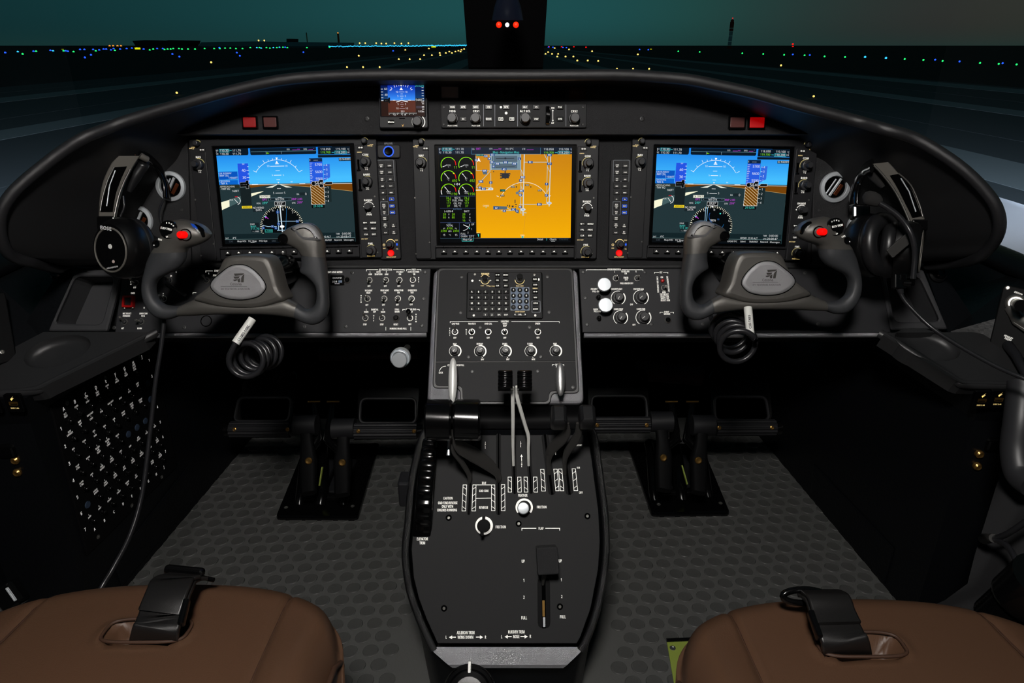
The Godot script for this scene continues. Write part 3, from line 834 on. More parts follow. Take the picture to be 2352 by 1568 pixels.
# ------------------------------------------------------------------ side consoles
func side_consoles():
	for s in [0, 1]:
		var side: String = ["left", "right"][s]
		var sg: float = [-1.0, 1.0][s]
		var o := thing("side_console", ["black left side console with a cup recess in its grey armrest ledge, above the breakers", "black right side console with a cup recess in its grey armrest ledge, plain inner wall"][s], "side console")
		keep["console%d" % s] = o
		var corner: Vector2 = [Vector2(90, 894), Vector2(2207, 880)][s]
		var pl := tilted(at(corner.x, corner.y, 1.165), 64.0)
		M["ledge_plane%d" % s] = null
		keep["ledge%d" % s] = pl
		var poly := ccw(px(pl, [[-128, 908, 90, 894, 108, 884, 362, 762, 100, 762, -30, 830], [2478, 886, 2207, 880, 2192, 872, 2020, 764, 2250, 762, 2384, 830]][s]))
		for i in poly.size(): poly[i].x = clampf(poly[i].x, -0.972 - pl.origin.x, 0.972 - pl.origin.x)
		var cup: Vector2 = on(pl, [Vector2(132, 806), Vector2(2130, 790)][s])
		var ell := PackedVector2Array()
		var rings := []
		for rk in [[1.0, 0.0], [0.97, -0.004], [0.93, -0.012], [0.7, -0.0155], [0.35, -0.016]]:
			var e := PackedVector2Array()
			for i in 64:
				var an := TAU * i / 64
				e.append(cup + Vector2(cos(an) * 0.055, sin(an) * 0.037).rotated(0.28 * -sg) * rk[0])
			rings.append([e, rk[1]])
		ell = rings[0][0]
		X = pl
		var st := S()
		var out := star(poly, cup, 64)
		ring(st, out, ell, -0.03, 0.0, 0.0)
		# rolled front edge
		var edge := []
		for q in [[[-128, 908], [0, 904], [80, 896], [100, 889], [130, 874], [230, 826], [362, 763]], [[2478, 888], [2300, 884], [2218, 882], [2198, 876], [2170, 858], [2100, 814], [2020, 765]]][s]: 
			var ep := on3(pl, q[0], q[1], -0.008); ep.x = clampf(ep.x, -0.965 - pl.origin.x, 0.965 - pl.origin.x); edge.append(ep)
		part(o, "ledge_top", st, M.ledge)
		st = S(); tube(st, spline(edge, 4), 0.0085, 10); part(o, "rolled_edge", st, M.ledge)
		st = S()
		for k in rings.size() - 1:
			st.set_smooth_group(1)
			for i in 64:
				var j := (i + 1) % 64
				quad(st, v3(rings[k][0][i], rings[k][1]), v3(rings[k][0][j], rings[k][1]), v3(rings[k + 1][0][j], rings[k + 1][1]), v3(rings[k + 1][0][i], rings[k + 1][1]))
		fill(st, rings[-1][0], -0.016); part(o, "cup_recess", st, M.ledge)
		X = Transform3D()
		# body: inner wall, aft face
		var W: Transform3D = [WALL_L, WALL_R][s]
		var fwd := 1.0 if s == 0 else -1.0
		var za := W.affine_inverse()
		var c0 := W * Vector3(-0.118 * fwd, 0, 0); var c1 := W * Vector3(0.72 * fwd, 0, 0)
		var up := 0.56
		st = S()
		var pr := [Vector3(c0.x, 0, c0.z), Vector3(c1.x, 0, c1.z), Vector3(sg * 0.975, 0, c1.z), Vector3(sg * 0.975, 0, c0.z + 0.01)]
		var rr0 := PackedVector3Array(); var rr1 := PackedVector3Array(); var rr2 := PackedVector3Array()
		for i in 4:
			rr0.append(pr[i]); rr1.append(pr[i] + Vector3(0, 0.47, 0)); rr2.append(pr[i] + Vector3(-sg * (0.02 if i < 2 else 0.0), 0.53, (0.018 if i in [0, 3] else 0.0)))
		if s == 1:
			for arr in [rr0, rr1, rr2]: arr.reverse()
		skin(st, [rr0, rr1, rr2], true, false); part(o, "console_body", st, M.wall)
		# raised lower kick panel on the inner wall
		st = S(); X = W
		var kick: PackedVector2Array = px(W, [[262, 1290, 432, 1072, 442, 1150, 280, 1345], [1868, 1065, 2052, 1260, 2030, 1340, 1862, 1140]][s], 0.003)
		extr(st, ccw(kick), -0.002, 0.004, 0.002); part(o, "kick_panel", st, M.wall)
		X = Transform3D()
		# liner between the ledge and the window sill
		st = S()
		var p0 := at([-104, 2452][s], 862, 1.2); var p1 := at([0, 2352][s], 832, 1.2); var p2 := at([112, 2178][s], 762, 1.27); var p3 := at([205, 2090][s], 700, 1.5)
		var q0 := Vector3(sg * 0.985, 0.7, p0.z + 0.2); var q1 := Vector3(sg * 0.985, 0.7, p1.z); var q2 := Vector3(sg * 0.985, 0.7, p2.z - 0.05); var q3 := Vector3(sg * 0.985, 0.7, p3.z - 0.1)
		var ro := [[p0, p1, p2, p3], [q0, q1, q2, q3]]
		if s == 1:
			for a in ro: a.reverse()
		sheet(st, ro, false); part(o, "side_liner", st, M.wall)
		keep["liner%d" % s] = [p1, p2, q1]
		# sockets on the aft face
		var face := Transform3D(Basis(), Vector3(0, 0, c0.z + 0.022))
		var sp: Array = [[33, 925], [2254, 918], [2292, 916], [-18, 928]]
		for k in 4:
			if (k in [0, 3]) != (s == 0): continue
			var u := thing("charging_socket", ["small black charging port plate under the left armrest ledge, nearer the corner", "black charging port plate under the right ledge corner, nearer the pedestal", "black charging port plate under the right ledge, second from the corner", "black charging port plate at the frame's left edge below the ledge"][k], "socket", face * v3_t(on(face, Vector2(sp[k][0], sp[k][1]))))
			st = S(); extr(st, rr(0, 0, 0.028, 0.034, 0.003), -0.004, 0.002, 0.0008); part(u, "socket_plate", st, M.gloss)
			st = S(); ring(st, rr(0, 0.0, 0.0145, 0.0065, 0.0008), rr(0, 0.0, 0.0125, 0.0048, 0.0005), 0.0, 0.003); part(u, "port", st, M.brass)
			st = S(); extr(st, rr(0, 0.0008, 0.011, 0.002, 0.0002), 0.0, 0.0025); part(u, "port_tongue", st, M.brass)
			st = S(); txt(st, "5VDC 2.4A", Vector2(0, -0.009), 0.0026, 0.0025, 0.8)
			flat(st, ccw(PackedVector2Array([Vector2(0.003, 0.014), Vector2(-0.003, 0.0085), Vector2(0.0, 0.009), Vector2(-0.0015, 0.0055), Vector2(0.0035, 0.0105), Vector2(0.0005, 0.0102)])), 0.0025)
			part(u, "lettering", st, M.amber)
func v3_t(p: Vector2) -> Transform3D: return mv(p.x, p.y, 0.0)

# ------------------------------------------------------------------ circuit breakers
func breakers():
	var o := thing("circuit_breaker_panel", "black circuit breaker panel on the left console's inner wall with rows of push breakers", "breaker panel", WALL_L)
	var st := S(); extr(st, ccw(px(WALL_L, [117, 931, 352, 789, 408, 1070, 201, 1275], 0.004)), -0.002, 0.004, 0.001); part(o, "breaker_plate", st, M.dark)
	crop(0, 780, 2.529)
	var a1 := K(WALL_L, 393, 470, 0.004); var h1 := K(WALL_L, 791, 195, 0.004); var a7 := K(WALL_L, 530, 1050, 0.004); var h7 := K(WALL_L, 893, 735, 0.004)
	st = S(); lathe(st, [Vector2(0.0062, 0), Vector2(0.0062, 0.002), Vector2(0.0045, 0.003), Vector2(0.0042, 0.008), Vector2(0.0034, 0.0092), Vector2(0.001, 0.0085)], 14); var br := done(st)
	st = S(); lathe(st, [Vector2(0.0075, 0), Vector2(0.0072, 0.0015), Vector2(0.0055, 0.0022)], 14); var plug := done(st)
	var pm_ := mat("plug", Color(0.2, 0.25, 0.33), 0.4)
	var pr := S()
	var rows := ["ELT TEST|COM 1|COM 1 STBY|L ENG INST|COM 2|L OIL PRESS|R OIL TEMP|STBY BATT CTRL|", "AUX SERVICE|NAV ADF 1|NAV/ADF 1 STBY|L PFD|NAV/ADF 2|MFD|R PFD|STBY ATT|", "GIA 1|GMA 1|GIA 1 FAN|GEA 1|GIA 2|PROP SYNC|PROP ANTI ICE|STDBY FUEL|",
		"FLAP CTRL|XPDR 1|L BLEED AIR TEMP|R BLEED AIR TEMP|DATA 2||||", "AUTO CTRL|ADC 1|L FIRE DETECT|R ENG START|ADC 2|ADF|AIR COND|L FUEL|L GEN", "|DOOR WARN|L ENG START|L GEN CONT|ICE CTRL|L FUEL CONT|L FUEL BOOST|WSHLD|L FUEL XFER", "L AMP|R AMP|L START|R START|WING ICE|LT CAB|ENG|FUEL XFER|L FUEL XFEED"]
	for r in 7:
		var lb: PackedStringArray = (rows[r] as String).split("|")
		for c in 9:
			var u := c / 7.0; var v := r / 6.0
			var p := a1.lerp(h1, u).lerp(a7.lerp(h7, u), v)
			if c == 8 and (r == 0 or r == 3): continue
			if (r == 3 and c in [5, 6, 7]) or (c == 8 and r in [1, 2]) or (r == 5 and c == 0): pm(o, "blank_plug", plug, pm_, m2(p, 0.004))
			elif lb[c] != "":
				pm(o, "breaker", br, M.gloss, m2(p, 0.004))
				var words := lb[c].split(" ")
				for i in words.size(): txt(pr, words[i], p + Vector2(-0.002, 0.0105 + 0.0052 * (words.size() - 1 - i)), 0.0036, 0.0048, 0.85)
	for c in 9:
		var u := c / 7.0
		txt(pr, "ABCDEFGHJ"[c], a1.lerp(h1, u) + Vector2(-0.002, 0.026), 0.0075, 0.0048, 0.8)
		txt(pr, "ABCDEFGHJ"[c], a7.lerp(h7, u) + Vector2(0.001, -0.022), 0.0065, 0.0048, 0.8)
	for r in 7:
		var v := r / 6.0
		txt(pr, str(r + 1), a1.lerp(a7, v) + Vector2(-0.021, -0.005), 0.0075, 0.0048, 0.8)
		txt(pr, str(r + 1), h1.lerp(h7, v) + Vector2(0.05, 0.008), 0.0065, 0.0048, 0.8)
	part(o, "lettering", pr, M.dimlit)
	var mesh := screw_mesh(0.0045)
	for q in [[390, 368], [612, 222], [808, 95], [570, 1145], [766, 962], [940, 797]]: pm(o, "screw", mesh, M.steel, m2(K(WALL_L, q[0], q[1], 0.004), 0.004))

# ------------------------------------------------------------------ pictures on the lit screens
var IM: Image
var ik := 1.0                                  # picture pixels in one crop pixel
var iw := Vector4.ZERO                         # crop corner of the screen, slant of its sides, slope of its top
func ip(x: float, y: float) -> Vector2:
	var v := y - iw.y - iw.w * (x - iw.x)
	return Vector2((x - iw.x - iw.z * v) * ik, v * ik)
func dot(x: int, y: int, c: Color, a: float):
	if a <= 0.0 or x < 0 or y < 0 or x >= IM.get_width() or y >= IM.get_height(): return
	IM.set_pixel(x, y, IM.get_pixel(x, y).lerp(c, minf(a, 1.0)) if a < 1.0 else c)
func ir(x0: float, y0: float, x1: float, y1: float, c: Color):
	var a := ip(x0, y0); var b := ip(x1, y1)
	IM.fill_rect(Rect2i(Vector2i(a.round()), Vector2i((b - a).round())), c)
func ig(list: Array, c: Color):                # filled polygon
	var p := PackedVector2Array()
	for i in range(0, list.size(), 2): p.append(ip(list[i], list[i + 1]))
	var lo := 1e9; var hi := -1e9
	for q in p: lo = minf(lo, q.y); hi = maxf(hi, q.y)
	for y in range(int(lo), int(hi) + 1):
		var xs := []
		for i in p.size():
			var a := p[i]; var b := p[(i + 1) % p.size()]
			if (a.y > y + 0.5) != (b.y > y + 0.5): xs.append(a.x + (y + 0.5 - a.y) / (b.y - a.y) * (b.x - a.x))
		xs.sort()
		for k in range(0, xs.size() - 1, 2):
			if xs[k + 1] - xs[k] > 0.3: IM.fill_rect(Rect2i(roundi(xs[k]), y, maxi(1, roundi(xs[k + 1]) - roundi(xs[k])), 1), c)
func seg(a: Vector2, b: Vector2, w: float, c: Color):
	var d := b - a
	if d.length() < 0.01: return
	var steep := absf(d.y) > absf(d.x)
	if steep: a = Vector2(a.y, a.x); b = Vector2(b.y, b.x); d = b - a
	if d.x < 0:
		var t := a; a = b; b = t; d = b - a
	var hw := w / 2.0 * d.length() / absf(d.x)
	for x in range(floori(a.x), ceili(b.x) + 1):
		var yc := a.y + clampf((x + 0.5 - a.x) / d.x, 0.0, 1.0) * d.y
		for y in range(floori(yc - hw - 0.5), ceili(yc + hw + 0.5) + 1):
			var k := clampf(hw + 0.5 - absf(y + 0.5 - yc), 0.0, 1.0)
			if steep: dot(y, x, c, k)
			else: dot(x, y, c, k)
func il(pts: Array, w: float, c: Color):
	for i in range(0, pts.size() - 2, 2): seg(ip(pts[i], pts[i + 1]), ip(pts[i + 2], pts[i + 3]), w * ik, c)
func ia(x: float, y: float, r: float, from: float, to: float, w: float, c: Color):    # degrees clockwise from straight up
	var n := int(absf(to - from) / 6.0) + 2
	var p := []
	for i in n + 1:
		var t := deg_to_rad(lerpf(from, to, float(i) / n)); p += [x + sin(t) * r, y - cos(t) * r]
	il(p, w, c)
func disc(x: float, y: float, r: float, c: Color, ry := -1.0):
	var p := []
	for i in 40: p += [x + cos(TAU * i / 40) * r, y + sin(TAU * i / 40) * (r if ry < 0 else ry)]
	ig(p, c)
func glyph(f: SystemFont, size: int, ch: int) -> Array:
	var key := [f, size, ch]
	if not glyphs.has(key):
		var rid = f.get_rids()[0]; var z := Vector2i(size, 0)
		var gi = TS.font_get_glyph_index(rid, size, ch, 0)
		TS.font_render_glyph(rid, z, gi)
		var uv: Rect2 = TS.font_get_glyph_uv_rect(rid, z, gi)
		var adv: Vector2 = TS.font_get_glyph_advance(rid, size, gi)
		var off: Vector2 = TS.font_get_glyph_offset(rid, z, gi)
		var pic: Image = null
		if uv.size.x > 0 and uv.size.y > 0:
			var atlas: Image = TS.font_get_texture_image(rid, z, TS.font_get_glyph_texture_idx(rid, z, gi))
			pic = atlas.get_region(Rect2i(uv))
		glyphs[key] = [pic, off, adv.x]
	return glyphs[key]
func it(s: String, x: float, y: float, h: float, c: Color, align := 0, f: SystemFont = null):     # centred on y; h is the height of a capital
	if f == null: f = font
	var size := maxi(6, roundi(h * ik / 0.714))
	var w := 0.0
	for i in s.length(): w += glyph(f, size, s.unicode_at(i))[2]
	var p := ip(x, y)
	var at_x := p.x - (w / 2 if align == 0 else (0.0 if align < 0 else w))
	var base := p.y + h * ik / 2
	for i in s.length():
		var q := glyph(f, size, s.unicode_at(i))
		var pic: Image = q[0]
		if pic:
			var o := Vector2i(Vector2(at_x, base) + q[1])
			for yy in pic.get_height():
				for xx in pic.get_width():
					var a := pic.get_pixel(xx, yy).a
					if a > 0.03: dot(o.x + xx, o.y + yy, c, a)
		at_x += q[2]
func rgb8(r: int, gg: int, b: int) -> Color: return Color8(r, gg, b)
func picture(w: int, h: int, c: Color): IM = Image.create(w, h, false, Image.FORMAT_RGB8); IM.fill(c)
func screen_mat(called: String, e := 1.0) -> StandardMaterial3D:
	var m := StandardMaterial3D.new(); m.resource_name = called
	m.albedo_color = Color(0.01, 0.01, 0.012); m.roughness = 0.25; m.metallic_specular = 0.2
	var t := ImageTexture.create_from_image(IM)
	m.emission_enabled = true; m.emission = Color.WHITE; m.emission_operator = BaseMaterial3D.EMISSION_OP_MULTIPLY
	m.emission_texture = t; m.emission_energy_multiplier = e
	return m
func screen_quad(o: Node, called: String, a: Vector2, b: Vector2, z: float, m: Material, text := ""):     # a lies at the picture's upper left
	var st := SurfaceTool.new(); st.begin(Mesh.PRIMITIVE_TRIANGLES); st.set_normal(Vector3(0, 0, 1))
	for k in [0, 1, 2, 0, 2, 3]:
		var u: float = [0, 1, 1, 0][k]; var v: float = [0, 0, 1, 1][k]
		st.set_uv(Vector2(u, v)); st.add_vertex(Vector3(lerpf(a.x, b.x, u), lerpf(a.y, b.y, v), z))
	pm(o, called, st.commit(), m, Transform3D(), text)

func draw_radio(left: Array, right: Array, freq := true):
	var w := Color.WHITE; var cy := rgb8(70, 220, 230); var gr := rgb8(150, 255, 40)
	var x: float = left[0]; var y: float = left[1]
	ir(x + 38, y - 14, x + 135, y + 16, rgb8(25, 70, 85)); il([x + 38, y - 14, x + 135, y - 14, x + 135, y + 16, x + 38, y + 16, x + 38, y - 14], 2.5, cy)
	it("N1", x + 14, y, 16, w); it("V2", x + 14, y + 33, 16, w); it("A", x + 8, y + 16, 10, w)
	it("110.30", x + 86, y, 21, w); it("110.30", x + 86, y + 33, 21, w); it("111.70", x + 212, y, 21, w); it("111.70", x + 212, y + 33, 21, w)
	il([x + 140, y, x + 160, y], 4, cy)
	x = right[0]; y = right[1]
	ir(x + 152, y + 18, x + 270, y + 48, rgb8(25, 70, 85)); il([x + 152, y + 18, x + 270, y + 18, x + 270, y + 48, x + 152, y + 48, x + 152, y + 18], 2.5, cy)
	it("118.850", x + 58, y, 21, w); it("119.100", x + 212, y, 21, w); it("119.700", x + 58, y + 33, 21, gr); it("118.200", x + 210, y + 33, 21, w)
	il([x + 122, y + 33, x + 146, y + 33], 4, cy); it("1C", x + 290, y, 14, w); it("O", x + 296, y + 16, 9, w); it("2M", x + 288, y + 33, 14, w)

func pfd(right: bool) -> StandardMaterial3D:
	ik = 1024.0 / 1362.0; iw = Vector4(285, 150, 0.0573, -0.0146)
	picture(1024, 734, rgb8(30, 52, 56))
	var w := Color.WHITE; var k := rgb8(6, 8, 10); var cy := rgb8(80, 240, 225); var mg := rgb8(225, 70, 245); var navy := rgb8(8, 24, 38)
	var top := rgb8(26, 128, 235); var mid := rgb8(70, 190, 255)
	for y in 272: IM.fill_rect(Rect2i(0, y, 1024, 1), top.lerp(mid, clampf(y / 230.0, 0.0, 1.0)))
	# land, runway
	ig([615, 510, 1668, 500, 1675, 585, 1385, 553, 930, 512, 880, 512, 620, 545], rgb8(118, 66, 8))
	ig([620, 545, 880, 513, 930, 513, 1385, 553, 1675, 585, 1690, 1030, 330, 1040, 308, 560], rgb8(34, 52, 56))
	il([615, 513, 1668, 503], 5, rgb8(235, 240, 245)); il([930, 513, 1385, 551, 1672, 583], 3, rgb8(210, 180, 120))
	ig([775, 545, 890, 514, 900, 514, 850, 543], rgb8(235, 240, 225)); ig([1055, 542, 935, 513, 925, 513, 990, 542], rgb8(235, 240, 225))
	ig([316, 692, 630, 600, 755, 580, 755, 584, 630, 634, 322, 772], rgb8(250, 248, 215))
	ig([402, 668, 630, 600, 630, 634, 402, 738], rgb8(66, 92, 94))
	# top boxes
	ig([285, 150, 614, 145, 616, 205, 606, 214, 287, 218], navy); ig([632, 146, 1303, 136, 1306, 196, 1296, 206, 645, 214, 635, 206], navy); ig([1322, 136, 1657, 130, 1660, 206, 1324, 212], navy)
	ig([1322, 216, 1657, 212, 1658, 236, 1324, 242], navy)
	draw_radio([285, 168], [1342, 158])
	il([640, 181, 1304, 172], 3, rgb8(120, 170, 190)); il([795, 180, 796, 206], 3, rgb8(160, 190, 200)); il([948, 178, 949, 204], 3, rgb8(160, 190, 200)); il([800, 195, 824, 195], 5, rgb8(140, 230, 20)); disc(806, 195, 6, rgb8(140, 230, 20))
	it("DIS", 1022, 159, 14, w); il([1062, 164, 1112, 163], 3, mg); it("NM", 1128, 159, 12, mg); it("BRG", 1196, 157, 14, w); il([1228, 162, 1270, 161], 3, mg); it("°", 1282, 155, 16, mg)
	ir(1534, 248, 1656, 276, rgb8(20, 50, 70)); it("ID N408FE", 1598, 259, 18, w)
	# roll scale
	ia(905, 518, 256, -58, 58, 4, w)
	for a in [-45, -30, -20, -10, 10, 20, 30, 45]:
		var r1 := 256.0; var r2: float = 290.0 if absi(a) == 30 else 274.0
		var t := deg_to_rad(a); il([905 + sin(t) * r1, 518 - cos(t) * r1, 905 + sin(t) * r2, 518 - cos(t) * r2], 4, w)
	il([690, 386, 658, 372], 4, w); il([1130, 384, 1158, 368], 4, w)
	ig([888, 240, 914, 240, 901, 264], w); ig([901, 270, 915, 296, 887, 296], w); ir(884, 300, 922, 306, w)
	il([833, 327, 975, 325], 5, w); it("10", 812, 327, 18, w); it("10", 997, 325, 18, w); il([887, 373, 928, 372], 4, w); il([868, 418, 943, 417], 5, w); it("5", 853, 418, 16, w); it("5", 966, 417, 16, w); il([893, 463, 928, 463], 4, w)
	il([897, 553, 935, 553], 4, w); il([880, 600, 955, 599], 5, w); it("5", 862, 600, 18, w); it("5", 974, 599, 18, w); il([903, 645, 940, 645], 4, w)
	ig([903, 487, 921, 487, 912, 500], w); il([640, 512, 700, 511], 8, w); il([1128, 506, 1184, 505], 8, w); it("NR", 1048, 486, 12, w)
	# speed tape
	ig([500, 298, 608, 297, 615, 510, 506, 512], rgb8(36, 84, 226)); ig([516, 545, 625, 540, 632, 738, 527, 742], rgb8(22, 32, 34))
	it("50", 558, 303, 18, w); it("40", 560, 368, 27, w); it("30", 566, 440, 27, w)
	for j in 5: il([597 + j * 2 - (10 if j % 2 else 0), 330 + j * 36.5, 611 + j * 2, 330 + j * 36.5], 4, w)
	ig([500, 298, 500, 290, 610, 288, 608, 297], mid.lerp(top, 0.35))
	ig([518, 490, 577, 487, 577, 472, 606, 470, 606, 498, 616, 511, 606, 522, 607, 551, 579, 553, 579, 534, 519, 537], k); il([518, 490, 577, 487, 577, 472, 606, 470, 606, 498, 616, 511, 606, 522, 607, 551, 579, 553, 579, 534, 519, 537, 518, 490], 2.5, rgb8(190, 195, 195))
	it("- - - -", 562, 512, 18, w)
	# messages at the left
	ig([302, 381, 496, 378, 498, 458, 306, 462], rgb8(8, 84, 190)); ig([306, 466, 498, 463, 500, 510, 308, 514], rgb8(8, 100, 205)); ig([309, 519, 513, 516, 514, 545, 311, 550], rgb8(38, 44, 36))
	it("ON RUNWAY", 307, 398, 16, w, -1); it("RWY 35L", 312, 422, 18, w, -1); it("11900FT", 497, 444, 18, w, 1); it("CROSSING", 310, 478, 16, w, -1); it("TWY A", 320, 502, 18, w, -1); it("APPROACHING", 313, 533, 16, w, -1); it("-TWY M2", 318, 558, 18, w, -1); it("160FT", 505, 578, 19, w, 1)
	# angle of attack
	ia(475, 676, 42, -20, 20, 7, rgb8(210, 20, 40)); ia(475, 676, 40, 20, 165, 5, w); it("AOA", 423, 668, 14, w); il([455, 660, 490, 700], 5, w)
	# altitude tape
	ig([1230, 249, 1364, 247, 1366, 282, 1232, 285], rgb8(12, 34, 66)); it("E", 1241, 266, 16, w); it("-----", 1300, 267, 20, w)
	ig([1232, 285, 1366, 282, 1376, 505, 1240, 508], rgb8(40, 92, 224))
	for j in 13: il([1236 + j * 0.6, 297 + j * 17.6, (1254 if j % 4 else 1262) + j * 0.6, 297 + j * 17.6], 3.5, w)
	it("5700", 1326, 313, 25, w); it("5600", 1328, 386, 25, w); it("5500", 1332, 457, 25, w)
	ig([1242, 525, 1378, 520, 1388, 715, 1248, 718], rgb8(112, 66, 6))
	for j in 9:
		var y0 := 470.0 + j * 29.0
		var pa := Vector2(1243, y0); var pb := Vector2(1388, y0 + 112)
		if pa.y < 528: pa = pa.lerp(pb, (528 - y0) / 112.0)
		if pb.y > 715: pb = Vector2(1243, y0).lerp(pb, (715 - y0) / 112.0)
		if pa.y < 716: il([pa.x, pa.y, pb.x, pb.y], 5, rgb8(225, 200, 160))
	il([1242, 525, 1248, 718, 1388, 715, 1378, 520], 3, w)
	ig([1247, 500, 1262, 482, 1330, 480, 1330, 466, 1370, 464, 1374, 540, 1334, 542, 1333, 520, 1262, 524], k); il([1247, 500, 1262, 482, 1330, 480, 1330, 466, 1370, 464, 1374, 540, 1334, 542, 1333, 520, 1262, 524, 1247, 500], 2.5, w)
	it("54", 1306, 501, 29, w); it("40", 1352, 501, 25, w); ir(1250, 722, 1384, 752, k); it("29.92IN", 1316, 737, 20, cy)
	ig([1376, 312, 1440, 306, 1444, 440, 1378, 478], rgb8(50, 104, 222)); ig([1384, 530, 1452, 528, 1456, 692, 1392, 698], rgb8(26, 40, 42))
	for j in 4:
		it(str(4 - j), 1410 + j, 318 + j * 46, 20, w); il([1376 + j, 318 + j * 46, 1393 + j, 318 + j * 46], 3.5, w); it(str(j + 1), 1421 + j, 546 + j * 45.5, 20, w); il([1384 + j * 2, 546 + j * 45.5, 1402 + j * 2, 546 + j * 45.5], 3.5, w)
	ig([1382, 502, 1400, 488, 1464, 487, 1465, 511, 1400, 514], k); il([1382, 502, 1400, 488, 1464, 487, 1465, 511, 1400, 514, 1382, 502], 2.5, w)
	# middle notes
	ig([714, 621, 824, 620, 825, 650, 715, 651], rgb8(240, 240, 222)); it("TA ONLY", 769, 635, 19, k); it("GPS", 764, 666, 19, mg); ir(806, 650, 1040, 680, rgb8(20, 34, 40)); il([806, 650, 1040, 648, 1040, 678, 806, 680, 806, 650], 2.5, rgb8(130, 160, 175)); it("NO DTK", 922, 664, 19, w); it("°", 828, 668, 14, w); it("°", 1018, 666, 14, w)
	it("RNP 2.00", 1100, 663, 19, mg); it("HDG", 703, 705, 15, w); it("299°", 770, 702, 20, cy); it("DTK", 1066, 702, 15, w); it("299°", 1130, 698, 20, mg)
	ir(868, 688, 978, 727, k); il([868, 688, 978, 686, 979, 725, 869, 727, 868, 688], 3, w); it("353°", 924, 706, 27, w)
	it("RA", 1110, 612, 16, w); ir(1128, 594, 1208, 624, rgb8(24, 36, 40)); it("0", 1193, 609, 22, w)
	ig([527, 730, 634, 729, 635, 755, 528, 757], rgb8(245, 215, 40)); it("VSPEEDS", 582, 743, 16, k); ir(640, 735, 762, 790, rgb8(24, 36, 40)); it("NO WIND", 700, 751, 19, w); it("DATA", 702, 775, 19, w)
	# compass
	disc(936, 952, 226, rgb8(5, 8, 10))
	ir(700, 1012, 1180, 1022, rgb8(30, 52, 56))
	for a in range(-110, 111, 5):
		var t := deg_to_rad(a + 2.0); var r1: float = 203.0 if a % 10 == 0 else 212.0
		il([936 + sin(t) * 224, 952 - cos(t) * 224, 936 + sin(t) * r1, 952 - cos(t) * r1], 6, rgb8(240, 238, 215))
	it("N", 952, 770, 18, w); it("33", 850, 780, 16, w); it("3", 1052, 800, 18, w); it("6", 1120, 880, 18, w); it("30", 770, 840, 16, w); it("W", 742, 935, 16, w)
	ig([913, 730, 938, 730, 926, 752], w)
	ig([752, 838, 772, 832, 766, 852], cy); il([768, 842, 796, 862], 6, mg); il([768, 842, 770, 856], 6, mg)
	if right:
		il([858, 740, 872, 930], 7, rgb8(150, 190, 215)); il([880, 745, 886, 930], 7, rgb8(120, 170, 205)); it("FREN", 950, 880, 20, w); it("10", 1005, 868, 16, rgb8(60, 140, 240)); ia(980, 900, 90, 100, 165, 4, rgb8(30, 110, 170)); ia(985, 830, 80, 215, 290, 5, rgb8(30, 90, 180)); ig([1008, 800, 1028, 800, 1018, 818], cy)
	else:
		il([897, 765, 902, 985], 8, rgb8(165, 200, 225)); il([922, 745, 940, 1000], 12, rgb8(215, 228, 235)); il([990, 752, 973, 1010], 4, rgb8(30, 110, 170)); il([905, 890, 1090, 890], 6, rgb8(150, 185, 215)); il([735, 930, 790, 945, 880, 945], 6, rgb8(165, 200, 225)); il([886, 985, 968, 983], 6, rgb8(165, 200, 225))
		for q in [["EA", 1098, 892], ["H", 904, 918], ["A", 742, 960], ["SC", 838, 944], ["A", 874, 962], ["H", 896, 796]]:
			ir(q[1] - 16, q[2] - 13, q[1] + 16, q[2] + 13, rgb8(26, 70, 140)); it(q[0], q[1], q[2], 15, w)
		disc(938, 945, 24, w, 14); it("0.75NM", 798, 990, 14, cy); il([760, 977, 836, 977, 836, 1003, 760, 1003, 760, 977], 2.5, cy)
	ir(612, 905, 704, 1005, rgb8(20, 32, 36)); it("DME", 632, 920, 16, w); it("NAV1", 642, 945, 18, cy); it("111.70", 658, 969, 20, cy); it("---.-NM", 662, 995, 15, w)
	# bottom lines
	ig([335, 1022, 1688, 1008, 1692, 1060, 338, 1078], rgb8(18, 34, 38)); it("SAT", 362, 1068, 15, w); it("4°C", 440, 1064, 19, w)
	it("XPDR1 2510 ALT", 1352, 1057, 18, w); it("TMR", 1518, 1025, 15, w); it("0:00:00", 1607, 1023, 20, w); it("UTC", 1520, 1057, 15, w); it("20:08:47", 1600, 1055, 20, w)
	ig([338, 1080, 1692, 1064, 1696, 1130, 340, 1130], rgb8(8, 12, 15)); il([338, 1079, 1692, 1065], 3, rgb8(120, 150, 150))
	var keys := ["CAS", "Map/HSI", "TFC Map", "PFD Opt", "OBS", "", "", "XPDR/TFC", "Ident", "TMR/REF", "Nearest", "Messages"]
	for i in 12: it(keys[i], 402 + i * 111.6, 1099 - i * 0.9, 17, w if i not in [0, 4] else rgb8(80, 90, 100))
	il([605, 1113, 645, 1112], 3, w)
	return screen_mat("pfd_picture_%d" % int(right))

